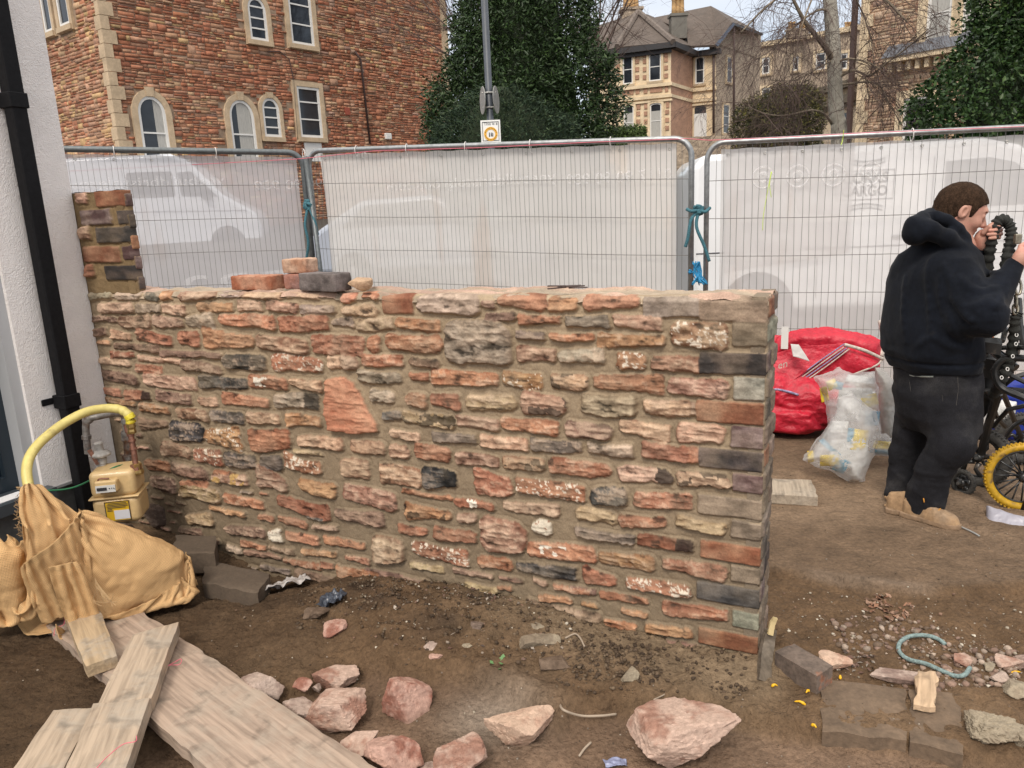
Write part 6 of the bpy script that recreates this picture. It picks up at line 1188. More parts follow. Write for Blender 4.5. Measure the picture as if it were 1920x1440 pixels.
# white and blue polythene sheet
fr = Scr(1890, 1005, 3.42, .9); V, F = pillow(fr, [([(1850, 948), (1880, 958), (1935, 975), (1940, 1020), (1880, 1018), (1846, 1002), (1852, 990)], .025, 0, .03)], .005, crump(.007, 16, 3)); 
rs = np.random.default_rng(1); P_ = (V-fr.c)@fr.M; kk = sstep(.02, .25, fbm(P_, 13, 3, 4)+.25-(P_[:, 2]+.03)*5)[:, None]; cc = np.array([.36, .35, .40])*(1-kk)+np.array([.13, .15, .42])*kk
put('polythene_sheet', V, F, mat('blue_white_polythene', vcol=True, rough=.35, bump=[(40, .6, .006)]), None, smooth=True, col=cc, label='crumpled blue and white polythene sheet on the mud below the yellow wheel', cat='plastic sheet')
fr = Scr(1895, 760, 4.7); V, F = pillow(fr, [([(1845, 740), (1870, 715), (1940, 700), (1945, 830), (1860, 820)], .08, 0, .06)], .01, crump(.012, 9, 3)); put('blue_tarpaulin', V, F, mat('blue_tarp', (.012, .03, .25), rough=.4, bump=[(20, .6, .01)]), None, smooth=True, label='blue tarpaulin bundled behind the black pushchair frame', cat='tarpaulin')
fr = Scr(1870, 775, 4.5); V, F = pillow(fr, [([(1838, 800), (1848, 765), (1880, 750), (1908, 752), (1905, 775), (1880, 805)], .06, 0, .05)], .008, crump(.01, 12, 6)); put('white_sack', V, F, m_wht, None, smooth=True, label='small dirty white sack behind the spokes of the yellow wheel', cat='sack')
# wheels
m_tyr2 = mat('dusty_tyre', (.045, .042, .038), rough=.85, nz=(30, .6, 1.5), bump=[(90, .4, .004)]); m_ytyre = mat('yellow_tyre', (.62, .36, .012), rough=.6, nz=[(9, .6, 1.1), (60, .75, 1.1)], bump=[(60, .3, .003)], col2=((.16, .10, .05), 22, .56, .72)); m_blk = mat('black_metal', (.014, .014, .014), rough=.35, spec=.6, nz=(20, .7, 1.8), col2=((.10, .08, .06), 20, .6, .8)); m_hub = mat('hub', (.25, .25, .24), rough=.35, metal=.8)
def bwheel(parent, c, ax, R, rt, m, spokes, name='wheel', disc=False, grips=56):
    ax = np.array(ax, float); ax /= np.linalg.norm(ax); u = np.cross(ax, [0, 0, 1]); u /= np.linalg.norm(u); v = np.cross(u, ax); b = MB(); n = 72
    b.tube([c+(R-rt)*(u*cos(t)+v*sin(t)) for t in np.linspace(0, 2*pi, n, endpoint=False)], rt, 12, closed=True)
    w_ = b.build(name, m, parent, smooth=True); b = MB()
    for k in range(grips):
        t = 2*pi*k/grips; e = u*cos(t)+v*sin(t); g = -u*sin(t)+v*cos(t)
        for s in (-1, 1): b.frame(c+e*(R-rt*.14), g, e, ax, (-R*.028, -.003, s*rt*.55-rt*.3), (R*.028, rt*.2, s*rt*.55+rt*.3))
    b.build('tread', m, w_)
    b = MB(); b.tube([c+(R-2*rt-.002)*(u*cos(t)+v*sin(t)) for t in np.linspace(0, 2*pi, n, endpoint=False)], .007, 6, closed=True)
    for k in range(spokes):
        t = 2*pi*k/spokes; e = u*cos(t)+v*sin(t)
        if disc: g = -u*sin(t)+v*cos(t); b.tube([c+e*.03, c+e*(R-2*rt)*.6+g*.02, c+e*(R-2*rt)], [.016, .011, .014], 6)
        else: b.tube([c+e*.015+ax*.02*(1 if k % 2 else -1), c+e*(R-2*rt)], .0045, 5)
    b.lathe(c-ax*.03, ax, [(.012, 0), (.026, .008), (.02, .02), (.02, .04), (.026, .052), (.012, .06)], 14); b.build('spokes', m_blk, w_, smooth=True)
    b = MB(); b.lathe(c-ax*.045, ax, [(.009, 0), (.009, .09)], 10); b.build('axle', m_hub, w_)
    return w_
YW = 3.62; yc_ = A(1918, 894, YW); bk = thing('balance_bike', yc_*np.array([1, 1, 0]), 'small bicycle whose front wheel has a muddy bright yellow tyre', 'bicycle')
bwheel(bk, yc_, (-.32, -.95, .10), .172, .020, m_ytyre, 20)
b = MB(); b.tube([yc_+np.array([0, -.05, 0]), yc_+np.array([.02, -.055, -.0]), yc_+np.array([-.01, -.03, -.19])], .012, 8); b.tube([yc_+np.array([0, -.05, 0]), yc_+np.array([.12, -.0, .30]), yc_+np.array([.2, .05, .45])], .014, 8); b.tube([yc_+np.array([.2, .05, .45]), yc_+np.array([.7, .2, .3])], .02, 8); b.build('frame', m_blk, bk, smooth=True)
pcs = A(1860, 860, 4.0); pch = thing('pushchair', pcs*np.array([1, 1, 0]), 'tangled black pushchair frame with dusty tyres and an orange and white label', 'pushchair')
g1 = A(1835, 858, 3.98); g2 = A(1918, 822, 4.25); bwheel(pch, g1, (-.72, -.66, .2), .165, .030, m_tyr2, 7, disc=True); bwheel(pch, g2, (-.35, -.93, .05), .15, .030, m_tyr2, 8, disc=True); g3 = A(1806, 905, 3.86); bwheel(pch, g3, (-.9, -.4, .1), .07, .014, m_tyr2, 5, disc=True, grips=20)
b = MB(); T_ = lambda *p: spline([A(*q) for q in p], 6)
b.tube(T_((1925, 672, 3.55), (1890, 672, 3.6), (1870, 685, 3.62), (1866, 705, 3.62), (1880, 728, 3.6), (1925, 748, 3.52)), .017, 10); b.tube(T_((1872, 680, 3.66), (1890, 700, 3.62), (1925, 718, 3.56)), .012, 8); b.tube(T_((1925, 652, 3.5), (1880, 652, 3.7), (1850, 660, 3.8)), .012, 8)
b.tube(T_((1910, 560, 3.7), (1912, 600, 3.65), (1918, 640, 3.6), (1930, 650, 3.55)), .014, 8); b.tube(T_((1925, 735, 3.6), (1880, 732, 3.75), (1835, 735, 3.9), (1810, 740, 4.0)), .018, 8); b.tube([A(1872, 738, 3.8), A(1852, 800, 3.9), A(1840, 850, 3.97)], .022, 8); b.tube([A(1880, 735, 3.9), A(1915, 820, 4.2)], .014, 8); b.tube(T_((1845, 640, 3.8), (1870, 665, 3.7), (1905, 690, 3.6)), .02, 8); b.tube(T_((1850, 700, 3.9), (1872, 690, 3.7), (1898, 668, 3.62)), .016, 8)
b.tube(T_((1925, 700, 3.7), (1895, 712, 3.72), (1870, 740, 3.8), (1866, 775, 3.9), (1885, 800, 4.0)), .013, 8); b.tube([A(1925, 640, 3.65), A(1888, 668, 3.68), A(1862, 655, 3.75)], .016, 8); b.tube([A(1925, 760, 3.75), A(1890, 768, 3.8), A(1862, 800, 3.95)], .012, 8); b.tube([A(1925, 612, 3.7), A(1902, 640, 3.7), A(1896, 700, 3.72)], .012, 8); b.tube([A(1850, 640, 3.85), A(1835, 700, 3.9), A(1838, 780, 3.95)], .018, 8)
b.tube(T_((1925, 785, 3.95), (1900, 800, 4.0), (1880, 830, 4.05)), .012, 8); b.box(A(1862, 690, 3.8), (.07, .06, .10), .4); b.box(A(1900, 655, 3.66), (.05, .05, .05), .8)
b.build('frame', m_blk, pch, smooth=False)
fr = Scr(1845, 700, 3.95); V, F = pillow(fr, [([(1800, 600), (1850, 605), (1862, 640), (1880, 680), (1870, 735), (1850, 775), (1830, 790), (1800, 780)], .10, 0, .06)], .008, crump(.012, 11, 12)); put('seat_fabric', V, F, mat('black_fabric', (.010, .009, .008), rough=.7, nz=(14, .5, 2.2), col2=((.12, .06, .03), 12, .64, .8)), pch, smooth=True)
b = MB(); t0_, t1_, t2_, t3_ = A(1838, 603, 3.7), A(1884, 610, 3.68), A(1878, 646, 3.45), A(1838, 640, 3.5); b.tube([t0_, A(1860, 597, 3.72), A(1882, 603, 3.7), A(1886, 620, 3.6), A(1880, 640, 3.5)], .01, 8); b.add([t0_, t1_, t2_, t3_]+[q-ZZ*.05 for q in (t0_, t1_, t2_, t3_)], [(0, 1, 2, 3), (7, 6, 5, 4), (0, 4, 5, 1), (1, 5, 6, 2), (2, 6, 7, 3), (3, 7, 4, 0)]); b.build('tray', m_blk, pch)
q = lambda u, v: t0_*(1-u)*(1-v)+t1_*u*(1-v)+t2_*u*v+t3_*(1-u)*v+ZZ*.004
b = MB(); b.add([q(.05, .2), q(.55, .15), q(.62, .75), q(.2, .8)], [(0, 1, 2, 3)], mi=0); b.add([q(.55, .15), q(.92, .35), q(.9, .75), q(.62, .75)], [(0, 1, 2, 3)], mi=1)
for k in range(3): b.add([q(.12+.13*k, .28)+ZZ*.002, q(.15+.13*k, .28)+ZZ*.002, q(.22+.13*k, .62)+ZZ*.002, q(.19+.13*k, .62)+ZZ*.002], [(0, 1, 2, 3)], mi=1)
b.build('label', [mat('label_orange', (.75, .24, .07)), m_white], pch)
# ============================================================ GAS METER, PIPES, HOSE, HESSIAN
m_cast = mat('galv_pipe', (.26, .245, .23), rough=.5, metal=.5, nz=[(40, .5, 1.3)], col2=((.14, .07, .04), 16, .5, .65)); m_brass = mat('brass', (.42, .29, .11), rough=.4, metal=.8, nz=(60, .6, 1.2)); m_copper = mat('copper_pipe', (.27, .13, .09), rough=.5, metal=.6, nz=(40, .5, 1.3)); m_metr = mat('meter_paint', (.62, .44, .215), rough=.42, nz=[(5, .85, 1.08), (60, .92, 1.05)], bump=[(180, .08, .001)], col2=((.3, .21, .13), 9, .66, .85), coat=.2)
YM = 3.36; c0 = A(222, 983, YM); MX = np.array([.985, .17, 0]); MY = np.array([-.17, .985, 0]); mw = .205; mtop = A(220, 884, YM)[2]; mz = c0[2]; mh = mtop-mz
gm = thing('gas_meter', c0+MY*.08, 'beige domestic gas meter with a dial window and a yellow label, at the wall corner', 'gas meter')
MO = c0; mf = lambda x, y, z: MO+MX*x+MY*y+ZZ*z
b = MB(); b.frame(MO, MX, MY, ZZ, (-mw/2, 0, 0), (mw/2, .17, mh*.50)); o = b.build('lower_case', m_metr, gm); bevel(o, .028, 5); smooth_by_angle(o)
b = MB(); b.frame(MO, MX, MY, ZZ, (-mw/2+.003, .002, mh*.51), (mw/2-.003, .168, mh)); o = b.build('upper_case', m_metr, gm); bevel(o, .026, 5); smooth_by_angle(o)
b = MB(); b.frame(MO, MX, MY, ZZ, (-mw/2-.007, -.007, mh*.49), (mw/2+.007, .177, mh*.525)); o = b.build('seam_flange', m_metr, gm); bevel(o, .012, 3)
b = MB(); b.frame(MO, MX, MY, ZZ, (-.062, -.035, mh*.66), (.033, .01, mh*.875)); o = b.build('index_box', m_metr, gm); bevel(o, .008, 3)
b = MB(); b.frame(MO, MX, MY, ZZ, (-.058, -.038, mh*.67), (.026, -.034, mh*.80)); ib = b.build('dial_window', mat('dial_white', (.6, .6, .58), rough=.25), o)
b = MB(); 
for k in range(5): b.frame(MO, MX, MY, ZZ, (-.052+.0085*k, -.041, mh*.71), (-.0445+.0085*k, -.0385, mh*.765))
b.tube([mf(.0, -.039, mh*.74), mf(.003, -.039, mh*.74)], .003, 8); b.tube([mf(.010, -.039, mh*.74), mf(.012, -.039, mh*.74)], .003, 8); b.tube([mf(.018, -.04, mh*.75), mf(.023, -.04, mh*.72)], .0015, 4); b.build('digits', m_ink, o)
b = MB(); b.tube(spline([mf(-.05, -.02, mh*.875), mf(-.04, -.02, mh*.91), mf(-.015, -.02, mh*.905), mf(.0, -.02, mh*.90)]), .004, 6); b.build('seal_wire', m_copper, o, smooth=True)
b = MB(); b.frame(MO, MX, MY, ZZ, (-.045, -.0025, mh*.07), (.062, .003, mh*.44)); lb = b.build('label', mat('label_yellow', (.62, .38, .02), rough=.4), gm)
b = MB(); b.frame(MO, MX, MY, ZZ, (-.008, -.004, mh*.10), (.058, -.002, mh*.27)); b.build('label_panel', mat('panel_white2', (.6, .6, .62)), lb)
b = MB()
for a_ in ((-.045, mh*.07, .062, mh*.08), (-.045, mh*.43, .062, mh*.44), (-.045, mh*.07, -.042, mh*.44), (.059, mh*.07, .062, mh*.44)): b.frame(MO, MX, MY, ZZ, (a_[0], -.0045, a_[1]), (a_[2], -.002, a_[3]))
for k, (x0, x1) in enumerate(((-.03, .05), (-.036, .055), (-.036, .055), (-.034, .045), (-.036, -.015), (-.036, -.014))): b.frame(MO, MX, MY, ZZ, (x0, -.0045, mh*(.40-.027*k)), (x1, -.002, mh*(.41-.027*k)))
b.build('label_lines', m_ink, lb)
def pipe(par, pts, r, m, name='pipe', rings=(), n=12):
    b = MB(); P_ = spline(pts, 6) if len(pts) > 2 else np.array(pts); b.tube(P_, r, n)
    for t, k, l in rings:
        i = t*(len(P_)-1); i0 = int(i); c = P_[i0]+(P_[min(i0+1, len(P_)-1)]-P_[i0])*(i-i0); d = P_[min(i0+1, len(P_)-1)]-P_[max(0, i0-(i0 == len(P_)-1))]; d /= np.linalg.norm(d); b.lathe(c-d*l/2, d, [(r, 0), (r*k, .001), (r*k, l-.001), (r, l)], 8)
    o = b.build(name, m, par); smooth_by_angle(o, 45); return o
cl_ = thing('gas_pipework', A(205, 880, 3.5), 'cluster of old iron and copper gas pipes and a regulator above the meter', 'pipework')
pipe(cl_, [A(165, 850, 3.52), A(161, 800, 3.52), A(166, 787, 3.52), A(180, 782, 3.52), A(220, 775, 3.58), A(234, 782, 3.6), A(236, 800, 3.6), A(240, 870, 3.6)], .016, m_cast, 'bypass_pipe', ((.08, 1.35, .02), (.30, 1.3, .02), (.80, 1.35, .025), (.90, 1.5, .05), (.98, 1.6, .04)))
pipe(cl_, [A(241, 800, 3.46), A(248, 830, 3.45), A(256, 882, 3.43)], .013, m_copper, 'riser', ((.05, 1.6, .04), (.25, 1.35, .02), (.45, 1.4, .012), (.62, 1.4, .012), (.95, 1.9, .035)))
b = MB(); b.lathe(A(258, 885, 3.43)-ZZ*.01, (0, 0, 1), [(.026, 0), (.028, .01), (.026, .022), (.02, .024), (.022, .05), (.016, .052)], 6); b.build('union_nut', m_brass, cl_); b = MB(); b.lathe(A(247, 812, 3.45), (.05, 0, 1), [(.02, 0), (.021, .01), (.018, .02), (.021, .03), (.020, .045)], 6); b.build('union_nut', m_brass, cl_)
m_cream2 = mat('old_grey_paint', (.42, .40, .37), rough=.6, nz=(40, .6, 1.15), bump=[(60, .4, .003)])
rc = A(187, 848, 3.48); b = MB(); b.lathe(rc-ZZ*.022, (0, 0, 1), [(.03, 0), (.046, .006), (.048, .014), (.044, .020), (.03, .026), (.02, .034), (.018, .062), (.02, .066), (.016, .07)], 18); o = b.build('regulator', m_cream2, cl_); smooth_by_angle(o, 40)
pipe(cl_, [rc-ZZ*.01, A(190, 872, 3.47), A(190, 892, 3.45)], .022, m_cream2, 'regulator_body', ((.3, 1.25, .03), (.95, 1.35, .035)), 10); b = MB(); b.add([A(163, 845, 3.44), A(172, 842, 3.46), A(186, 870, 3.43), A(180, 872, 3.43)]+[A(163, 845, 3.47), A(172, 842, 3.49), A(186, 870, 3.46), A(180, 872, 3.46)], [(0, 1, 2, 3), (7, 6, 5, 4), (0, 4, 5, 1), (1, 5, 6, 2), (2, 6, 7, 3), (3, 7, 4, 0)]); b.build('bracket', m_copper, cl_)
pipe(cl_, [A(192, 890, 3.45), A(196, 902, 3.45)], .026, m_cast, 'inlet_nut', (), 6)
tubes('earth_wire', [spline([A(240, 870, 3.50), A(215, 876, 3.42), A(180, 895, 3.38), A(130, 916, 3.42), A(60, 921, 3.45)])], .0042, mat('green_wire', (.03, .16, .07), rough=.4), 'green earth wire running from the gas meter past the downpipe', 'wire', 6)
m_hose = mat('yellow_pipe', (.66, .56, .19), rough=.5, nz=[(7, .85, 1.1), (60, .9, 1.06)], col2=((.36, .28, .12), 26, .6, .8), bump=[(90, .15, .002)])
hose = spline([A(246, 786, 3.46), A(238, 775, 3.46), A(222, 767, 3.46), A(195, 766, 3.44), A(160, 773, 3.38), A(118, 795, 3.3), A(80, 825, 3.2), A(58, 852, 3.12), A(50, 880, 3.06), A(54, 912, 3.02), A(66, 945, 2.98), A(90, 985, 2.95)], 8)
b = MB(); b.tube(hose, [.0205+.0012*sin(i*1.2)*(i < 18) for i in range(len(hose))], 16); hz_ = b.build('gas_hose', m_hose, None, smooth=True, label='thick yellow plastic gas pipe arching from the meter into the hessian', cat='pipe')
b = MB(); b.tube(hose[:7]*1., .0235, 12, cap=True); b.tube([hose[0], A(240, 797, 3.46)], [.024, .012], 9); b.build('tape_wrap', mat('yellow_tape', (.72, .60, .05), rough=.35, bump=[(60, .9, .008)]), hz_, smooth=True)
# hessian: loose sheets relaxed over their supports by a small position-based cloth solver
m_hes = bpy.data.materials.new('hessian'); m_hes.use_nodes = True; t = m_hes.node_tree; pb = t.nodes['Principled BSDF']; N = t.nodes.new; K = t.links.new
at = N('ShaderNodeAttribute'); at.attribute_name = 'Col'; ar = N('ShaderNodeAttribute'); ar.attribute_name = 'rest'; fac = []
for dirn in ('X', 'Y'):
    wv = N('ShaderNodeTexWave'); wv.wave_type = 'BANDS'; wv.bands_direction = dirn; wv.inputs['Scale'].default_value = 66; wv.inputs['Distortion'].default_value = 2.5; wv.inputs['Detail Scale'].default_value = 1.5; wv.inputs['Detail'].default_value = 2; K(ar.outputs['Vector'], wv.inputs[0]); fac.append(wv)
mxh = N('ShaderNodeMath'); mxh.operation = 'MAXIMUM'; K(fac[0].outputs['Fac'], mxh.inputs[0]); K(fac[1].outputs['Fac'], mxh.inputs[1])
bp = N('ShaderNodeBump'); bp.inputs['Strength'].default_value = .7; bp.inputs['Distance'].default_value = .002; K(mxh.outputs[0], bp.inputs['Height']); K(bp.outputs[0], pb.inputs['Normal'])
mrh = N('ShaderNodeMapRange'); mrh.inputs[3].default_value = .66; mrh.inputs[4].default_value = 1.12; K(mxh.outputs[0], mrh.inputs[0]); vm = N('ShaderNodeVectorMath'); vm.operation = 'SCALE'; K(at.outputs[0], vm.inputs[0]); K(mrh.outputs[0], vm.inputs['Scale']); K(vm.outputs[0], pb.inputs['Base Color']); pb.inputs['Roughness'].default_value = .95; pb.inputs['Specular IOR Level'].default_value = .1
frh = Scr(200, 1100, 2.95)
def px2l(x, y): return np.array(frh.loc(x, y))
def lw(x, y, d): q = px2l(x, y); return frh.W(q[0], d, q[1])          # photo pixel + depth offset -> world
_bp = [px2l(*p) for p in ((140, 985), (190, 980), (235, 992), (285, 1012), (325, 1030), (342, 1042), (344, 1060), (325, 1075), (290, 1098), (245, 1112), (200, 1112), (150, 1100), (125, 1040))]
_lp = [px2l(*p) for p in ((50, 925), (66, 925), (100, 950), (140, 975), (130, 1020), (98, 1060), (94, 1110), (88, 1140), (70, 1130), (58, 1080), (50, 1020))]
_fp = [px2l(*p) for p in ((-60, 1034), (10, 1034), (40, 1044), (46, 1100), (34, 1122), (-60, 1122))]
def support(P):
    Q = (P-frh.c)@frh.M; out = None
    for pts, T, dy, wd in ((_bp, .105, .03, .10), (_lp, .045, .0, .045), (_fp, .05, .06, .05)):
        s2 = sd_poly(Q[..., 0], Q[..., 2], pts); t_ = np.clip(-s2/wd, 0, 1); h = T*np.sqrt(1-(1-t_)**2); e = np.where(s2 < 0, np.maximum(s2, np.abs(Q[..., 1]-dy)-h), np.hypot(s2, np.abs(Q[..., 1]-dy))); out = e if out is None else np.minimum(out, e)
    for i in range(0, len(hose)-1, 3): out = np.minimum(out, sd_caps(P, hose[i], hose[min(i+3, len(hose)-1)], .021, .021))
    return np.minimum(out, P[..., 2]-(.035+.018*vnoise(P*6, 3)))
def relax(X0, lu, lv, pins, targets, steps=170, iters=9, thick=.006, bend=.25, seed=0, g=.0011, wind=(0, 0, 0)):
    X = X0.copy(); nu, nv = X.shape[:2]; Vl = np.zeros_like(X); rs = np.random.default_rng(seed); Vl += rs.normal(0, .0006, X.shape); w_ = np.where(pins, 0., 1.)[..., None]
    cons = []
    def add(di, dj, L0, k, only_min=False):
        for par in (0, 1):
            if di and not dj: ii = np.arange(par*di, nu-di, 2*di); sel = np.concatenate([ii+q for q in range(di)]); sel = sel[sel < nu-di]; cons.append((np.ix_(sel, np.arange(nv)), np.ix_(sel+di, np.arange(nv)), L0, k, only_min))
            elif dj and not di: jj = np.arange(par*dj, nv-dj, 2*dj); sel = np.concatenate([jj+q for q in range(dj)]); sel = sel[sel < nv-dj]; cons.append((np.ix_(np.arange(nu), sel), np.ix_(np.arange(nu), sel+dj), L0, k, only_min))
            else:
                ii = np.arange(par, nu-1, 2)
                if dj > 0: cons.append((np.ix_(ii, np.arange(0, nv-1)), np.ix_(ii+1, np.arange(1, nv)), L0, k, only_min))
                else: cons.append((np.ix_(ii, np.arange(1, nv)), np.ix_(ii+1, np.arange(0, nv-1)), L0, k, only_min))
    add(1, 0, lu, 1.); add(0, 1, lv, 1.); add(1, 1, math.hypot(lu, lv), .25); add(1, -1, math.hypot(lu, lv), .25); add(3, 0, 3*lu*.93, bend, True); add(0, 3, 3*lv*.93, bend, True)
    P0 = X.copy()
    for s_ in range(steps):
        f = min(1., s_/(steps*.55)); f = f*f*(3-2*f); prev = X.copy(); X = X+Vl*.965; X[..., 2] -= g*w_[..., 0]; X = X+np.array(wind)*w_; X = np.where(pins[..., None], P0*(1-f)+targets*f, X)
        for it in range(iters):
            for A_, B_, L0, k, om in cons:
                d = X[B_]-X[A_]; ln = np.linalg.norm(d, axis=-1, keepdims=True)+1e-9; e = (ln-L0)/ln
                if om: e = np.minimum(e, 0)
                wa, wb = w_[A_], w_[B_]; c_ = d*e*k/np.maximum(wa+wb, 1e-6); X[A_] += c_*wa; X[B_] -= c_*wb
        sd = support(X); m = sd < thick
        if m.any():
            q = X[m]; h = .003; g_ = np.stack([support(q+np.eye(3)[a]*h)-support(q-np.eye(3)[a]*h) for a in range(3)], -1); g_ /= np.linalg.norm(g_, axis=1)[:, None]+1e-9; X[m] = np.where(pins[m][:, None], q, q+g_*(thick-sd[m])[:, None])
        Vl = X-prev; Vl[m] *= .35
    return X
def cloth_obj(name, X, lu, lv, parent=None, seed=0, **k):
    nu, nv = X.shape[:2]
    up = 2; ui = np.linspace(0, nu-1, (nu-1)*up+1); vi = np.linspace(0, nv-1, (nv-1)*up+1); Y_ = np.stack([np.stack([np.interp(ui, np.arange(nu), X[:, j, c]) for j in range(nv)], 1) for c in range(3)], -1); Y_ = np.stack([np.stack([np.interp(vi, np.arange(nv), Y_[i, :, c]) for i in range(len(ui))], 0) for c in range(3)], -1)
    for _ in range(3): Z_ = Y_.copy(); Z_[1:-1, 1:-1] = .5*Y_[1:-1, 1:-1]+.125*(Y_[2:, 1:-1]+Y_[:-2, 1:-1]+Y_[1:-1, 2:]+Y_[1:-1, :-2]); Y_ = Z_
    R = np.stack(np.meshgrid(ui*lu, vi*lv, indexing='ij')+[np.zeros((len(ui), len(vi)))], -1); c_ = fbm(R+seed, 6, 4, seed)[..., None]; hem = ((R[..., 0] < .018) | (R[..., 0] > R[..., 0].max()-.018) | (R[..., 1] < .018) | (R[..., 1] > R[..., 1].max()-.018))[..., None]
    C_ = np.array([.64, .41, .20])*(1+.22*c_)*np.where(hem, .86, 1.)
    nrm = np.cross(np.gradient(Y_, axis=0), np.gradient(Y_, axis=1)); nrm /= np.linalg.norm(nrm, axis=-1, keepdims=True)+1e-9; Y_ = Y_+nrm*(.0045*ridge(R+seed*3, 14, 3, seed+1)+.005*fbm(R+seed, 22, 2, seed+2))[..., None]
    o = put(name, Y_.reshape(-1, 3), gridF(len(ui), len(vi)), m_hes, parent, smooth=True, col=C_.reshape(-1, 3), **k)
    a = o.data.attributes.new('rest', 'FLOAT_VECTOR', 'POINT'); a.data.foreach_set('vector', R.astype(np.float32).ravel()); s_ = o.modifiers.new('solid', 'SOLIDIFY'); s_.thickness = .003; return o
def line(cs, n): q = spline(cs, 10); t_ = np.linspace(0, len(q)-1, n); return np.stack([np.interp(t_, np.arange(len(q)), q[:, c]) for c in range(3)], -1)
def sheet_init(a, b, nu, nv): v = np.linspace(0, 1, nv)[None, :, None]; return a[:, None]*(1-v)+b[:, None]*v
# 1: the big piece over the bulge, gathered at the left where it is tied to the pipe
nu, nv, W_, H_ = 74, 62, .66, .60; lu, lv = W_/(nu-1), H_/(nv-1)
a0 = frh.c+np.array([0, 0, 0]); X0 = np.zeros((nu, nv, 3)); U0_, V0_ = np.meshgrid(np.linspace(-.20, .46, nu), np.linspace(.25, -.35, nv), indexing='ij')
X0 = frh.W(0, 0, 0)+U0_[..., None]*frh.M[:, 0]*1.0+V0_[..., None]*frh.D+ZZ*.36-ZZ*(U0_*.35)[..., None]
pins = np.zeros((nu, nv), bool); pins[0, :] = True; tg = X0.copy(); tl = line([lw(150, 962, .05), lw(146, 968, .0), lw(140, 985, -.06), lw(128, 1006, -.09)], nv); tg[0] = tl
pins[-1, nv//3:nv*2//3] = True; tg[-1, nv//3:nv*2//3] = line([lw(350, 1040, .03), lw(354, 1050, .0), lw(352, 1060, -.03)], nv*2//3-nv//3)
pins[8:-6:4, -1] = True; tgl = line([lw(110, 1154, -.10), lw(170, 1144, -.10), lw(250, 1122, -.09), lw(320, 1090, -.06), lw(352, 1062, -.02)], nu); tg[:, -1] = np.where(pins[:, -1][:, None], tgl, tg[:, -1]); pins[0, -1] = True; tg[0, -1] = tl[-1]
X = relax(X0, lu, lv, pins, tg, seed=1, steps=150)
hes = cloth_obj('hessian', X, lu, lv, seed=1, label='frayed tan hessian sacking wrapped round the end of the yellow pipe', cat='hessian sack')
# 2: gathered collar and the hanging end at the left
nu, nv, W_, H_ = 60, 66, .46, .60; lu, lv = W_/(nu-1), H_/(nv-1)
tl = line([lw(44, 912, .02), lw(46, 906, -.02), lw(56, 903, -.028), lw(68, 908, -.01), lw(70, 914, .02)], nu); bl = line([lw(-40, 1130, -.16), lw(70, 1190, -.17), lw(190, 1130, -.16)], nu); tl0 = line([lw(-35, 905, -.14), lw(60, 895, -.15), lw(160, 905, -.14)], nu); X0 = sheet_init(tl0, bl, nu, nv)
pins = np.zeros((nu, nv), bool); pins[:, 0] = True; tg = X0.copy(); tg[:, 0] = tl; jm = int(nv*.26); pins[[0, 14, 31, 45, -1], jm] = True; tg[:, jm] = np.where(pins[:, jm][:, None], line([lw(42, 985, .0), lw(52, 975, -.07), lw(90, 968, -.085), lw(128, 958, -.085), lw(150, 958, -.04)], nu), tg[:, jm])
X = relax(X0, lu, lv, pins, tg, seed=2, steps=150, wind=(-.0001, .0004, 0)); cloth_obj('fold', X, lu, lv, hes, 2)
# 3: scarf-like band thrown across, its end curling down
nu, nv, W_, H_ = 76, 34, .47, .24; lu, lv = W_/(nu-1), H_/(nv-1)
tl = line([lw(152, 952, -.06), lw(130, 968, -.11), lw(96, 1000, -.12), lw(58, 1030, -.10), lw(40, 1052, -.06)], nu); X0 = sheet_init(line([lw(190, 905, -.16), lw(110, 960, -.19), lw(20, 1020, -.17)], nu), line([lw(225, 990, -.16), lw(150, 1050, -.19), lw(60, 1110, -.17)], nu), nu, nv)
pins = np.zeros((nu, nv), bool); pins[:, 0] = True; pins[0] = True; tg = X0.copy(); tg[:, 0] = tl; tg[0] = line([lw(152, 952, -.06), lw(150, 968, -.07), lw(148, 984, -.08)], nv)
X = relax(X0, lu, lv, pins, tg, seed=3, steps=130, wind=(0, .0003, 0)); cloth_obj('fold', X, lu, lv, hes, 3)
# 4: rolled end hanging in front, 5: flap going off to the left
nu, nv, W_, H_ = 40, 44, .22, .34; lu, lv = W_/(nu-1), H_/(nv-1)
X0 = sheet_init(line([lw(70, 1020, -.19), lw(115, 1015, -.21), lw(170, 1020, -.19)], nu), line([lw(80, 1150, -.17), lw(125, 1170, -.18), lw(175, 1148, -.17)], nu), nu, nv); pins = np.zeros((nu, nv), bool); pins[:, 0] = True; tg = X0.copy(); tg[:, 0] = line([lw(92, 1040, -.13), lw(112, 1034, -.145), lw(134, 1030, -.14), lw(146, 1036, -.12)], nu); pins[0, -1] = pins[-1, -1] = True; tg[:, -1] = np.where(pins[:, -1][:, None], line([lw(104, 1150, -.10), lw(126, 1160, -.12), lw(152, 1146, -.11)], nu), tg[:, -1])
X = relax(X0, lu, lv, pins, tg, seed=4, steps=110, wind=(0, .0002, 0)); cloth_obj('fold', X, lu, lv, hes, 4)
nu, nv, W_, H_ = 50, 44, .50, .42; lu, lv = W_/(nu-1), H_/(nv-1)
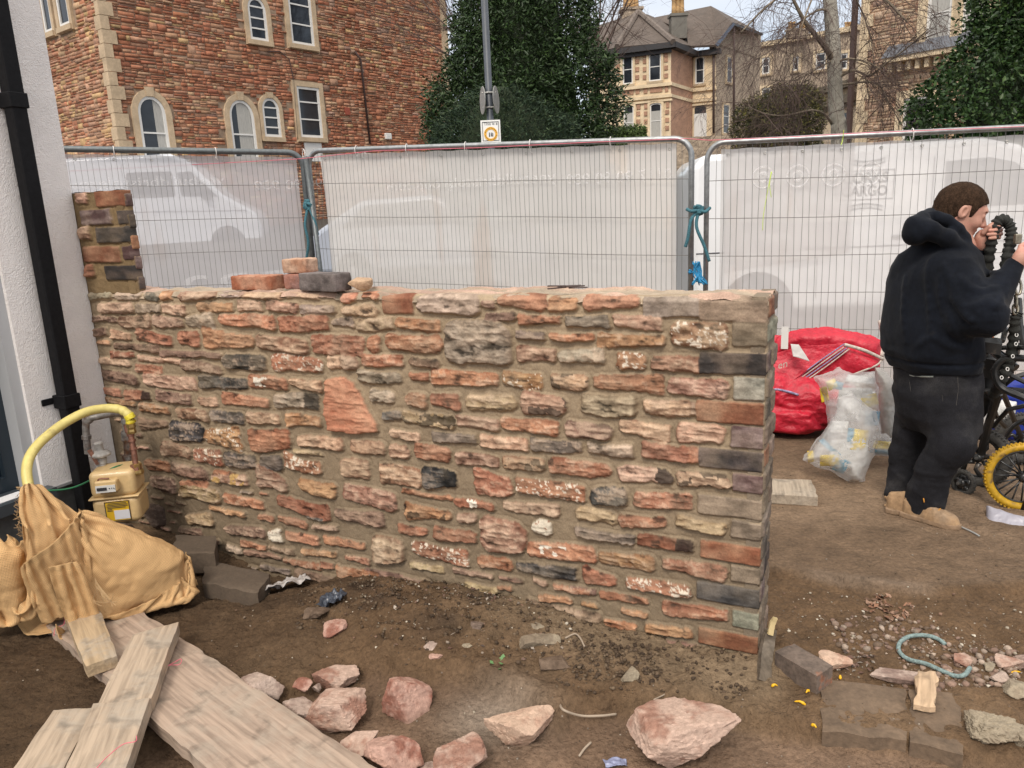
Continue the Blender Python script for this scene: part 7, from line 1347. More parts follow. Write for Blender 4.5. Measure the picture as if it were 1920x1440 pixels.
X0 = sheet_init(line([lw(-90, 1010, -.02), lw(-10, 1000, -.04), lw(60, 1010, -.05)], nu), line([lw(-90, 1140, -.14), lw(-10, 1150, -.14), lw(60, 1140, -.14)], nu), nu, nv); pins = np.zeros((nu, nv), bool); pins[-1] = True; pins[::7, 0] = True; tg = X0.copy(); tg[:, 0] = np.where(pins[:, 0][:, None], line([lw(-90, 1022, .10), lw(0, 1018, .10), lw(50, 1030, .06)], nu), tg[:, 0]); tg[-1] = line([lw(50, 1030, .04), lw(56, 1060, -.03), lw(54, 1126, .0)], nv); pins[::7, -1] = True; tg[:, -1] = np.where(pins[:, -1][:, None], line([lw(-90, 1136, .04), lw(0, 1144, .03), lw(52, 1128, .0)], nu), tg[:, -1])
X = relax(X0, lu, lv, pins, tg, seed=5, steps=110, wind=(0, .0002, 0)); cloth_obj('fold', X, lu, lv, hes, 5)
rs = np.random.default_rng(9)
m_jute = mat('jute_thread', (.5, .34, .18), rough=.95)
def fray(pl, nm): b = MB(); [b.tube(p, .0011, 3) for p in pl]; b.build(nm, m_jute, hes)
pl = []
for i in range(60):
    y0 = rs.uniform(912, 1010); x0 = 44-4*sin((y0-900)/30)+rs.uniform(-2, 5); pl.append([A(x0, y0, 2.93), A(x0-rs.uniform(3, 9), y0+rs.uniform(-5, 3), 2.92), A(x0-rs.uniform(6, 17), y0+rs.uniform(-8, 7), 2.91)])
fray(pl, 'frayed_edge'); pl = []
for i in range(12): pl.append(spline([A(178, 1098+rs.uniform(-15, 15), 2.78), A(182+rs.uniform(-8, 30), 1128, 2.77), A(190+rs.uniform(-5, 30), 1118+rs.uniform(-8, 22), 2.76)]))
fray(pl, 'loose_threads')
# ============================================================ TIMBER
def wood(name, colr, ang, cement=.5):
    m = bpy.data.materials.new(name); m.use_nodes = True; t = m.node_tree; pb = t.nodes['Principled BSDF']; N = t.nodes.new; K = t.links.new
    tc = N('ShaderNodeTexCoord'); mp1 = N('ShaderNodeMapping'); mp1.inputs['Rotation'].default_value = (0, 0, ang); mp2 = N('ShaderNodeMapping'); mp2.inputs['Scale'].default_value = (1.6, 26, 26); K(tc.outputs['Object'], mp1.inputs[0]); K(mp1.outputs[0], mp2.inputs[0])
    n1 = N('ShaderNodeTexNoise'); n1.inputs['Scale'].default_value = 2.4; n1.inputs['Detail'].default_value = 7; n1.inputs['Distortion'].default_value = .5; K(mp2.outputs[0], n1.inputs[0]); r1 = N('ShaderNodeValToRGB'); r1.color_ramp.elements[0].position = .32; r1.color_ramp.elements[0].color = (*[c*.62 for c in colr], 1); r1.color_ramp.elements[1].position = .62; r1.color_ramp.elements[1].color = (*colr, 1); K(n1.outputs[0], r1.inputs[0])
    n2 = N('ShaderNodeTexNoise'); n2.inputs['Scale'].default_value = 7; n2.inputs['Detail'].default_value = 8; n2.inputs['Roughness'].default_value = .65; K(tc.outputs['Object'], n2.inputs[0]); r2 = N('ShaderNodeValToRGB'); r2.color_ramp.elements[0].position = .5; r2.color_ramp.elements[0].color = (0, 0, 0, 1); r2.color_ramp.elements[1].position = .64; r2.color_ramp.elements[1].color = (cement,)*3+(1,); K(n2.outputs[0], r2.inputs[0])
    m1 = N('ShaderNodeMixRGB'); K(r2.outputs[0], m1.inputs[0]); K(r1.outputs[0], m1.inputs[1]); m1.inputs[2].default_value = (.40, .345, .28, 1)
    n3 = N('ShaderNodeTexNoise'); n3.inputs['Scale'].default_value = 15; n3.inputs['Detail'].default_value = 5; K(tc.outputs['Object'], n3.inputs[0]); r3 = N('ShaderNodeMapRange'); r3.inputs[1].default_value = .56; r3.inputs[2].default_value = .72; r3.inputs[3].default_value = 1; r3.inputs[4].default_value = .62; K(n3.outputs[0], r3.inputs[0]); vm = N('ShaderNodeVectorMath'); vm.operation = 'SCALE'; K(m1.outputs[0], vm.inputs[0]); K(r3.outputs[0], vm.inputs['Scale']); K(vm.outputs[0], pb.inputs['Base Color'])
    b1 = N('ShaderNodeBump'); b1.inputs['Strength'].default_value = .7; b1.inputs['Distance'].default_value = .004; K(n1.outputs[0], b1.inputs['Height']); b2 = N('ShaderNodeBump'); b2.inputs['Strength'].default_value = .5; b2.inputs['Distance'].default_value = .004; K(n2.outputs[0], b2.inputs['Height']); K(b1.outputs[0], b2.inputs['Normal']); K(b2.outputs[0], pb.inputs['Normal']); pb.inputs['Roughness'].default_value = .88; pb.inputs['Specular IOR Level'].default_value = .2
    return m
def board(name, px4, zt, th, m_, label, cat, chips=.004, seed=0, ends=None, nx=26, ny=10, **k):
    """px4: the four corners of the top face; zt: height of the top at each corner"""
    zt = [zt]*4 if np.isscalar(zt) else zt; c = [onz(x, y, z) for (x, y), z in zip(px4, zt)]; g_ = (c[3]+c[2]-c[0]-c[1])/2; m = wood(m_[0], m_[1], -math.atan2(g_[1], g_[0]), m_[2]) if isinstance(m_, tuple) else m_; u, v = np.meshgrid(np.linspace(0, 1, nx), np.linspace(0, 1, ny), indexing='ij'); u = u[..., None]; v = v[..., None]
    T = (c[0]*(1-v)+c[1]*v)*(1-u)+(c[3]*(1-v)+c[2]*v)*u; ed = (v[..., 0] < .01) | (v[..., 0] > .99) | (u[..., 0] < .01) | (u[..., 0] > .99)
    nz_ = fbm(T, 9, 3, seed)*chips; T[..., 2] += nz_-ed*(.003+.4*chips*np.abs(vnoise(T*30, seed))); T[..., 0] += ed*chips*.8*vnoise(T*22, seed+1); T[..., 1] += ed*chips*.8*vnoise(T*22, seed+2)
    n = nx*ny; B = T.copy(); B[..., 2] -= th; V = np.concatenate([T.reshape(-1, 3), B.reshape(-1, 3)]); F = [tuple(f) for f in gridF(nx, ny)]+[tuple(int(q)+n for q in f[::-1]) for f in gridF(nx, ny)]
    idx = np.arange(n).reshape(nx, ny); per = list(idx[:, 0])+list(idx[-1, 1:])+list(idx[-2::-1, -1])+list(idx[0, -2:0:-1]); F += [(int(per[i]), int(per[(i+1) % len(per)]), int(per[(i+1) % len(per)])+n, int(per[i])+n) for i in range(len(per))]
    o = put(name, V, F, m, None, label=label, cat=cat, **k); smooth_by_angle(o, 40); return o
w_pale = ('grey_scaffold_wood', (.44, .335, .26), .5); w_batt = ('cement_splashed_batten', (.47, .37, .275), .75); w_tan = ('tan_batten', (.47, .35, .22), .8); w_dark = wood('dark_stake', (.15, .12, .09), 1.2, .2)
board('scaffold_board', [(82, 1164), (236, 1126), (800, 1500), (455, 1500)], [.045, .045, .06, .06], .045, w_pale, 'wide weathered scaffold board running under the other timbers to the bottom edge', 'board', .007, 1, nx=70, ny=22)
board('short_batten', [(120, 1152), (183, 1128), (219, 1228), (161, 1248)], .10, .045, w_tan, 'short cement-splashed timber offcut poking out from under the hessian', 'timber offcut', .004, 2, nx=16)
board('batten', [(248, 1188), (334, 1164), (284, 1308), (176, 1330)], [.125, .125, .115, .115], .045, w_batt, 'pale cement-covered batten crossing over the scaffold board', 'timber batten', .004, 3, nx=24)
board('batten', [(175, 1318), (281, 1308), (214, 1500), (95, 1500)], [.118, .118, .10, .10], .05, w_batt, 'pale batten end to end with the crossing one, at the bottom edge', 'timber batten', .004, 4, nx=24)
board('batten', [(101, 1330), (176, 1324), (92, 1500), (-20, 1500)], [.085, .085, .07, .07], .05, w_batt, 'leftmost pale batten, lying alongside another at the bottom edge', 'timber batten', .004, 5, nx=24)
for lab, pts, z in (('thin pink wire looped between the crossing battens', [(268, 1330), (280, 1300), (300, 1260), (330, 1240), (340, 1236), (336, 1246), (316, 1248), (300, 1262), (290, 1290), (276, 1310)], .07), ('thin pink wire lying across the lower pale batten', [(180, 1442), (200, 1420), (230, 1396), (254, 1390), (256, 1380)], .125), ('thin pink wire bent at the foot of the short tan offcut', [(118, 1150), (120, 1170), (104, 1178), (101, 1192)], .06)):
    tubes('pink_wire', [spline([onz(x, y, z+.006) for x, y in pts])], .0013, m_pink, lab, 'wire', 5)
board('floor_plank', [(1432, 896), (1522, 899), (1533, 930), (1432, 926)], .085, .05, ('bleached_plank', (.42, .35, .27), .6), 'short bleached plank lying on the mud beyond the end of the wall', 'plank', .006, 7)
# stake against the wall end
p = thing('timber_stake', og(1437, 1278), 'split dark timber stake leaning against the brick end of the wall', 'stake')
def bar(pts, wx, wy, m, name, par, seed): 
    P_ = spline(pts, 6); d = P_[-1]-P_[0]; d /= np.linalg.norm(d); s_ = np.cross(d, _F); s_ /= np.linalg.norm(s_); f_ = np.cross(s_, d); V = []; rs = np.random.default_rng(seed); n = len(P_)
    for i, q in enumerate(P_): k = 1-.25*(i/(n-1))**4; V += [q+s_*wx*a*k*(1+rs.normal(0, .05))+f_*wy*c*(1+rs.normal(0, .05)) for a, c in ((-.5, -.5), (.5, -.5), (.5, .5), (-.5, .5))]
    F = [(i*4+j, i*4+(j+1) % 4, i*4+4+(j+1) % 4, i*4+4+j) for i in range(n-1) for j in range(4)]+[(3, 2, 1, 0), tuple((n-1)*4+j for j in range(4))]; return put(name, np.array(V), F, m, par)
bar([onz(1431, 1278, .0), onz(1437, 1225, .04)+ZZ*.02, A(1445, 1180, 2.44)], .042, .03, w_dark, 'shaft', p, 1); bar([A(1444, 1190, 2.42), A(1448, 1170, 2.43), A(1454, 1158, 2.43)], .018, .012, mat('fresh_split_wood', (.50, .39, .20), rough=.8), 'splinter', p, 2)
# ============================================================ STONES AND RUBBLE
_ico = {}
def ico(n):
    if n not in _ico:
        import bmesh
        bm = bmesh.new(); bmesh.ops.create_icosphere(bm, subdivisions=n, radius=1); _ico[n] = (np.array([v.co[:] for v in bm.verts]), np.array([[q.index for q in f.verts] for f in bm.faces])); bm.free()
    return _ico[n]
def rockmesh(size, seed, planes=11, n=5, rough=.022, flat=False, M=None):
    D, F = ico(n); rs = np.random.default_rng(seed); N_ = rs.normal(size=(planes, 3)); N_ /= np.linalg.norm(N_, axis=1)[:, None]; N_ = np.vstack([N_, [[0, 0, 1], [0, 0, -1]] if flat else [[.1, .1, .99]]]); dd = rs.uniform(.42, .82, len(N_))
    q = D@N_.T; r = np.where(q > .05, dd/np.maximum(q, .05), 9); r = np.concatenate([r, np.full((len(D), 1), 1.15)], 1); k = 110; r = -np.log(np.exp(-k*np.minimum(r, 3)).sum(1))/k; r = np.clip(r, .3, 1.2); r = r*(1+rough*fbm(D+seed, 3, 4, seed)+rough*1.1*ridge(D+seed, 7, 3, seed+1)+rough*.8*fbm(D, 16, 4, seed+2, .7)); V = D*r[:, None]; V = V/np.abs(V).max(0)*np.array(size)/2
    if M is not None: V = V@np.asarray(M).T
    return V, F
m_rock = mat('sandstone_rock', vcol=True, rough=.88, nz=[(60, .8, 1.15), (200, .85, 1.12)], bump=[(70, .6, .006), (260, .5, .002)], spec=.25)
RC = dict(p=((.30, .165, .12), (.48, .345, .275)), g=((.24, .165, .135), (.42, .325, .27)), t=((.38, .23, .165), (.52, .37, .275)), r=((.27, .12, .085), (.46, .29, .23)), d=((.10, .07, .055), (.19, .14, .11)), m=((.105, .072, .05), (.17, .12, .085)), c=((.22, .175, .125), (.30, .25, .18)))
def rock(name, x0, y0, x1, y1, code, seed, label=None, cat='stone', rot=0., hz=None, dep=None, planes=11, group=None, sink=.2, zc=None, rough=.04, kind=None, n=5, parent=None):
    """bounding box in the photograph of a stone that sits on the ground"""
    g = og((x0+x1)/2, y1-(y1-y0)*.25) if zc is None else onz((x0+x1)/2, (y0+y1)/2, zc); dist = np.linalg.norm(g-_C); px = 1/FPX*(g-_C)@_F; w_ = (x1-x0)*px; hh = (y1-y0)*px; h = hz if hz else hh*.62; dp = dep if dep else max(.5*w_, hh*1.05)
    rx = np.array([_R[0], _R[1], 0]); rx /= np.linalg.norm(rx); M = np.array(Matrix.Rotation(rot, 3, 'Y')); V, F = rockmesh((w_*1.16, dp*1.05, h*1.3), seed, planes, n, rough, M=M); V = V-[0, 0, V[:, 2].min()]; hh_ = V[:, 2].max(); V = V+np.array([g[0], g[1], (g[2] if zc is None else zc)-hh_*sink])
    ce, cc = RC[code]; k_ = sstep(-.35, .35, fbm(V, 11, 4, seed)+.35*ridge(V, 28, 3, seed)+.3*fbm(V, 70, 2, seed+1))[:, None]; C_ = (np.array(ce)*(1-k_)+np.array(cc)*k_)*(1+.16*fbm(V, 45, 3, seed+4)[:, None]); 
    dirt = sstep(.35, .0, (V[:, 2]-V[:, 2].min())/hh_)[:, None]*.45; C_ = C_*(1-dirt)+np.array([.12, .085, .06])*dirt
    o = put(name, V, F, m_rock, parent, col=np.clip(C_, .01, .9), label=label, cat=cat if parent is None else None, group=group, kind=kind); smooth_by_angle(o, 24); return o
GR = 'loose pink stones in the foreground'
for a in ((447, 1253, 526, 1322, 'g', 1, 'rough grey-pink stone against the right edge of the scaffold board, top of the row'), (592, 1252, 671, 1304, 'p', 2, 'rounded mottled pink stone behind the heap, nearest the wall'), (549, 1271, 584, 1300, 'r', 3, 'small brownish stone left of the rounded mottled one'), (584, 1279, 602, 1300, 'g', 4, 'tiny squarish chip between two pink stones'),
          (530, 1300, 612, 1372, 'g', 5, 'grey stone leaning on the board, left end of the heap'), (562, 1298, 697, 1380, 'p', 6, 'broad flat-topped pale pink stone in the middle of the heap'), (700, 1262, 804, 1356, 'r', 7, 'blocky stone with a red top and grey sides standing alone by the slab'), (645, 1358, 720, 1434, 'p', 8, 'block-shaped stone with a chalky top in front of the broad pink one'),
          (693, 1376, 802, 1462, 'r', 9, 'rounded deep pink stone at the bottom edge, centre left'), (815, 1382, 908, 1470, 'p', 10, 'smooth pinkish stone cut off by the bottom edge'), (790, 1428, 830, 1452, 'g', 11, 'little grey stone wedged between two at the bottom edge'), (910, 1320, 1034, 1406, 't', 12, 'pale orange jagged stone alone left of the big boulder'),
          (1180, 1316, 1374, 1462, 'p', 13, 'biggest boulder, pale pink, at the bottom edge right of centre')):
    rock('stone', *a[:5], a[5]*7+3, a[6], rot=random.uniform(-.25, .25), group=GR, planes=8+a[5] % 3, sink=.10, dep=(.26 if a[5] == 13 else None))
GM = 'half-buried stones in the soil bank'
for i, a in enumerate(((963, 1176, 1046, 1216, 'c', 'pale half-buried stone, largest in the soil bank by the wall foot'), (1008, 1208, 1066, 1262, 'm', 'brown buried stone just below the pale one in the bank'), (793, 1198, 826, 1220, 'g', 'small pinkish chip in the middle of the soil bank'), (806, 1218, 840, 1238, 'r', 'reddish buried chip under the small pinkish one'), (866, 1202, 890, 1216, 'c', 'white-grey chip beside the buried reddish stone'), (600, 1150, 648, 1190, 'r', 'red-brown stone at the left end of the soil bank'),
               (570, 1126, 615, 1160, 'm', 'muddy stone beside the torn white plastic'), (1165, 1240, 1200, 1280, 'c', 'upright grey-green stone near the mortar at the wall foot'), (925, 1268, 958, 1300, 'm', 'dark stone below the green sprig'), (878, 1160, 905, 1180, 'd', 'dark clod close to the wall in the bank'), (985, 1160, 1020, 1180, 'c', 'sandy lump right behind the pale half-buried stone'))):
    rock('stone', *a[:5], 200+i*5, a[5], group=GM, sink=.45, planes=10)
rock('meter_plinth_stone', 268, 930, 345, 1010, 'd', 301, 'dark damp stone block beside the gas meter at the wall corner', dep=.2, sink=.15, rough=.05); rock('rough_stone', 170, 985, 262, 1040, 'd', 302, 'rough dark stone under the gas meter', dep=.26, hz=.14, sink=.1)
rock('rough_stone', 300, 958, 330, 1000, 'r', 303, 'small reddish stone between the meter and the wall foot', sink=.2)
GL = 'stones on the right of the wall end'
for i, a in enumerate(((1529, 1212, 1590, 1262, 't', 'pinkish angular stone directly behind the dark brick'), (1626, 1236, 1742, 1282, 'g', 'long flat pink stone under the rope loop'), (1788, 1222, 1822, 1254, 'p', 'round pink stone right of the rope loop'), (1866, 1220, 1912, 1256, 'p', 'angular pinkish stone, second from the right edge'), (1903, 1212, 1935, 1262, 'g', 'grey-pink stone touching the right edge'), (1858, 1252, 1892, 1280, 'g', 'flat greyish chip below the angular pink stone'), (1884, 1270, 1935, 1310, 'c', 'rounded cement-coloured stone by the right edge'), (1840, 1240, 1868, 1262, 'c', 'small cement lump between two pink stones'))):
    rock('stone', *a[:5], 400+i*9, a[5], group=GL, sink=.25, planes=10, hz=(.03 if i == 1 else None))
rock('mortar_lump', 1790, 1296, 1900, 1400, 'c', 441, 'craggy grey-brown lump of set mortar near the bottom right corner', 'mortar lump', sink=.3, rough=.12, planes=16, hz=.06)
# dark brick, cut blocks
def brick(name, pxl, pxr, zt, Lh, Wd, Ht, cols, seed, label, cat='brick', rotz=None, zbase=None, group=None):
    a = onz(*pxl, zt); c = onz(*pxr, zt); X = c-a; X[2] = 0; X /= np.linalg.norm(X); Y = np.array([-X[1], X[0], 0]); nu = 26; out_V = []; out_F = []; cc = []; n0 = 0; rs = np.random.default_rng(seed)
    def sheetf(O, U_, V_, nu, nv):
        nonlocal n0
        u, v = np.meshgrid(np.linspace(0, 1, nu), np.linspace(0, 1, nv), indexing='ij'); P_ = O+u[..., None]*U_+v[..., None]*V_; out_V.append(P_.reshape(-1, 3)); out_F.append(gridF(nu, nv)+n0); n0 += nu*nv
    zb_ = zt-Ht; O = np.array([a[0], a[1], zb_]); U_ = X*Lh; V_ = Y*Wd; Z_ = ZZ*Ht
    sheetf(O, U_, Z_, 30, 10); sheetf(O+V_+U_, -U_, Z_, 30, 10); sheetf(O+U_, V_, Z_, 14, 10); sheetf(O+V_, -V_, Z_, 14, 10); sheetf(O+Z_, U_, V_, 30, 14); sheetf(O+V_, U_, -V_, 30, 14)
    V = np.concatenate(out_V); F = np.concatenate(out_F); C0 = O+U_/2+V_/2+Z_/2; q = V-C0; h = np.array([Lh/2, Wd/2, Ht/2]); L_ = np.stack([q@X, q@Y, q[:, 2]], 1); r = .007; cl_ = np.clip(L_, -(h-r), h-r); d = L_-cl_; nn = np.linalg.norm(d, axis=1)[:, None]; L_ = np.where(nn > 1e-6, cl_+d/np.maximum(nn, 1e-6)*r, L_)
    L_ = L_+(.0022*fbm(V, 30, 3, seed)+.0012*fbm(V, 90, 2, seed))[:, None]*np.sign(L_)*(np.abs(L_) > (h-.01)); V = C0+L_[:, :1]*X+L_[:, 1:2]*Y+L_[:, 2:]*ZZ
    k_ = sstep(-.3, .35, fbm(V, 14, 4, seed))[:, None]; C_ = (np.array(cols[0])*(1-k_)+np.array(cols[1])*k_)*(1+.2*fbm(V, 60, 3, seed)[:, None]); return put(name, V, F, m_rock, None, smooth=True, col=np.clip(C_, .01, .9), label=label, cat=cat, group=group)
board('brick', [(1453, 1220), (1488, 1205), (1562, 1246), (1533, 1266)], [.075]*4, .08, mat('muddy_brick', (.135, .10, .078), rough=.85, nz=[(12, .6, 1.4), (70, .75, 1.3)], col2=((.30, .11, .05), 16, .58, .72), bump=[(60, .6, .004)]), 'dark muddy brick lying on its edge at the foot of the wall end', 'brick', .004, 77, nx=20)
def wt_pt(u, wd, z): return WP+WU*u-WN*wd+ZZ*z
GB = 'loose bricks lying on top of the wall'
def wbrick(px0, px1, pyb, Lw, Wd, Ht, cols, seed, label, ang=0., dz=0., du=0.):
    z = WT+.008+dz; uL_, _ = wuz(px0, pyb); uR_, _ = wuz(px1, pyb); um = (uL_+uR_)/2+du; Ln = Lw or abs(uL_-uR_); return um, Ln, z
for (px0, px1, pyb, w0, Wd, Ht, cols, seed, label, dz, ang) in ((433, 508, 532, .02, .10, .062, ((.33, .12, .065), (.48, .26, .17)), 21, 'orange-red brick on the wall, leftmost of the loose ones', 0, 0), (532, 580, 530, .06, .10, .066, ((.26, .15, .13), (.42, .18, .12)), 22, 'purplish red brick half hidden under the top brick', 0, -.05),
        (528, 572, 500, .07, .09, .062, ((.38, .20, .125), (.52, .35, .25)), 23, 'pale orange brick stacked on top of another', .068, .04), (560, 640, 536, .0, .095, .074, ((.09, .075, .07), (.19, .16, .15)), 24, 'charcoal grey brick lying skewed in front of the stacked pair', 0, -.16)):
    u0_, u1_ = ((onpl(q_, pyb, WP-WN*w0, WN)-WP)@WU for q_ in (px0, px1)); z = WT+.010+dz; P0 = wt_pt(u0_, w0, z); Ln = abs(u0_-u1_); d = -WU*cos(ang)+WN*sin(-ang)*(-1 if False else 1)
    # build axis-aligned in the wall frame via two pixels on a level plane
    a = P0+ZZ*Ht; c = a+d*Ln; pa = a; X = d; o = None
    def proj(p): v = p-_C; zc_ = v@_F; return 960+FPX*(v@_R)/zc_, 720-FPX*(v@_U)/zc_
    brick('brick', proj(a), proj(c), z+Ht, Ln, Wd, Ht, cols, seed, label, group=GB)
u_ = (onpl(673, 528, WP-WN*.06, WN)-WP)@WU; Vr, Fr = rockmesh((.115, .10, .075), 77, 10, 5, .03); Vr = Vr-[0, 0, Vr[:, 2].min()]+wt_pt(u_, .06, WT+.004); put('stone', Vr, Fr, m_rock, None, col=np.clip(np.array([.50, .34, .22])*(1+.25*fbm(Vr, 14, 4, 3)[:, None]), 0, 1), label='pale tan stone on the wall top right of the charcoal brick', cat='stone'); smooth_by_angle(bpy.data.objects[-1] if False else [o for o in COL.objects if o.get('label', '').startswith('pale tan stone')][0], 24)
u_ = (onpl(1062, 540, WP-WN*.07, WN)-WP)@WU; b = MB(); rs = np.random.default_rng(4)
for i in range(9): c = wt_pt(u_+rs.uniform(-.05, .05), .07+rs.uniform(-.02, .03), WT+.018+i*.001); a_ = rs.uniform(-.5, .5); d = np.array([cos(a_), sin(a_), 0])*.035; b.tube([c-d, c+d], .0028, 6)
b.build('nails', m_iron, None, label='little heap of rusty nails and screws on top of the wall', cat='nails')
# concrete offcuts and paving
w_conc = mat('dusty_shaded_concrete', (.100, .074, .052), rough=.92, nz=[(8, .8, 1.2), (80, .85, 1.15)], bump=[(70, .5, .004)]); w_mudslab = mat('muddy_slab', (.140, .096, .062), rough=.9, nz=[(5, .65, 1.4), (50, .75, 1.25)], bump=[(30, .5, .006), (120, .4, .002)])  # offcuts: dusty brown, darkened further so the colour carries their shade
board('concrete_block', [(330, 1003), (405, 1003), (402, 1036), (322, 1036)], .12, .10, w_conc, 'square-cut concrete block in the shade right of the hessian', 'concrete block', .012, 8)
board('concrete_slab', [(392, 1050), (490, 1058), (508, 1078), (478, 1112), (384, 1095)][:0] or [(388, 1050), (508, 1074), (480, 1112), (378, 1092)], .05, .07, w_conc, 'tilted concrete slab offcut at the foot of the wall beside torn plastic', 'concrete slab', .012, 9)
GP = 'muddy paving slabs in the foreground'
board('paving_slab', [(1540, 1268), (1700, 1290), (1702, 1385), (1540, 1368)], [.010]*4, .10, w_mudslab, 'mud-covered paving slab right of the tilted dark brick', 'paving slab', .007, 10, group=GP)
board('paving_slab', [(1706, 1292), (1800, 1300), (1808, 1412), (1706, 1388)], [.008]*4, .10, w_mudslab, 'mud-covered paving slab left of the craggy mortar lump', 'paving slab', .007, 11, group=GP)
0 and board('paving_slab', [(1440, 1084), (1748, 1120), (1748, 1128), (1440, 1096)], [.035]*4, .05, mat('slab_edge_mat', (.24, .185, .14), rough=.9, nz=(12, .7, 1.2)), 'pale broken concrete edging strip across the mud beyond the wall', 'edging', .006, 12)
o = rock('broken_edging', 1885, 1352, 1935, 1405, 'c', 455, 'broken yellowish block at the bottom right corner', 'block', planes=6, sink=.2)
# plastic scraps, chips, rope, twigs, litter
def crumple(name, px, py, wpx, hpx, m, label, cat, seed, col=None, amp=.02, z=.02, rot=0.):
    c = og(px, py); s_ = 1/FPX*(c-_C)@_F; n = 26; u, v = np.meshgrid(np.linspace(-.5, .5, n), np.linspace(-.5, .5, n), indexing='ij'); X_ = u*wpx*s_; Y_ = v*hpx*s_*1.6; X2 = X_*cos(rot)-Y_*sin(rot); Y2 = X_*sin(rot)+Y_*cos(rot); x = c[0]+X2; y = c[1]+Y2; P_ = xyz(x, y); wob = 1+.35*fbm(P_, 12, 2, seed)
    x = c[0]+X2*wob; y = c[1]+Y2*wob; zz_ = terrain(x, y)+z+amp*ridge(xyz(x, y), 30, 3, seed); o = put(name, np.stack([x, y, zz_], -1).reshape(-1, 3), gridF(n, n), m, None, smooth=True, label=label, cat=cat); s = o.modifiers.new('solid', 'SOLIDIFY'); s.thickness = .002; return o
crumple('plastic_scrap', 538, 1102, 74, 26, mat('scrap_white', (.42, .39, .37), rough=.45), 'torn greyish white plastic scrap at the wall foot left of the soil bank', 'plastic scrap', 3, z=.03, rot=.5); crumple('plastic_scrap', 622, 1132, 40, 26, mat('scrap_dark', (.05, .06, .08), rough=.3), 'dark shiny plastic scrap left of the soil bank', 'plastic scrap', 4, z=.02)
crumple('plastic_scrap', 1155, 1437, 46, 14, mat('scrap_blue', (.22, .24, .36), rough=.35), 'small blue-grey plastic scrap left of the biggest boulder at the bottom edge', 'plastic scrap', 5, z=.012, amp=.01)
board('wood_chip', [(1716, 1258), (1757, 1262), (1752, 1322), (1716, 1318)], .045, .018, ('split_wood', (.56, .40, .26), .1), 'rough splintered chip of fresh wood below the rope loop', 'wood chip', .014, 15)
rp = spline([og(x, y)+ZZ*.012 for x, y in ((1772, 1214), (1757, 1203), (1735, 1197), (1708, 1198), (1690, 1207), (1684, 1220), (1690, 1233), (1706, 1243), (1735, 1250), (1762, 1262), (1790, 1273), (1808, 1271), (1818, 1258))], 8)
tubes('rope_loop', [rp], .0075, mat('pale_teal_rope', (.20, .27, .26), rough=.9, nz=(120, .55, 1.4), bump=[(220, .9, .004)]), 'loop of pale teal rope lying on the rubble at the right', 'rope', 10)
m_twg = mat('pale_twig', (.36, .29, .22), rough=.9)
for lab, pts, r in (('curved pale twig lying between the orange stone and the boulder', ((1049, 1324), (1058, 1336), (1090, 1346), (1128, 1346), (1155, 1343)), .0042), ('thin straight twig above the big boulder', ((1226, 1316), (1250, 1304), (1268, 1294), (1276, 1298)), .0025), ('bent white root poking from the bank by the wall', ((1060, 1200), (1078, 1192), (1088, 1200), (1096, 1216)), .0035), ('reddish splinter on the trodden mud left of the boulder', ((1086, 1422), (1096, 1408), (1108, 1396)), .004)):
    tubes('twig', [spline([og(x, y)+ZZ*.008 for x, y in pts])], r, m_twg, lab, 'twig', 6)
tubes('rag_strand', [spline([og(x, y)+ZZ*.008 for x, y in ((1800, 990), (1822, 1000), (1836, 1008))])], .004, mat('grey_cord', (.3, .3, .29)), 'short grey cord by the toe of the tan boot', 'cord', 6)
m_peel = mat('orange_peel', (.75, .42, .01), rough=.5)
for i, (x, y, lab) in enumerate(((1452, 1290, 'nearest the stake'), (1575, 1274, 'right of the dark brick'), (1500, 1322, 'largest, in the crack below the dark brick'), (1514, 1301, 'just under the dark brick'), (1526, 1366, 'lowest, near the edge of the trodden mud'), (1902, 1266, 'by the right edge'))):
    c = og(x, y)+ZZ*.007; s_ = .018 if i == 2 else (.022 if i == 5 else .010); b = MB(); a_ = i*1.3; d = np.array([cos(a_), sin(a_)*.8, .1]); b.tube(spline([c-d*s_, c+ZZ*.006, c+d*s_]), [.003, .004, .0045, .005, .0055, .005, .0045, .004, .004, .004, .0035, .003, .003, .003, .003, .002, .002][:17], 6); b.build('plastic_chip', m_peel, None, smooth=True, label='tiny yellow plastic bit on the mud, '+lab, cat='plastic bit', group='yellow plastic bits')
b = MB(); rs = np.random.default_rng(12); gsp = og(938, 1250)
for k in range(5): c = gsp+np.array([rs.normal(0, .012), rs.normal(0, .02), .01]); a_ = rs.uniform(0, 6); d = np.array([cos(a_), sin(a_), .5])*.018; s_ = np.array([-sin(a_), cos(a_), 0])*.008; b.add([c, c+d*.5+s_, c+d, c+d*.5-s_], [(0, 1, 2, 3)])
b.build('sprig', mat('green_sprig', (.12, .24, .09), rough=.5), None, label='small green sprig growing out of the soil bank', cat='sprig')
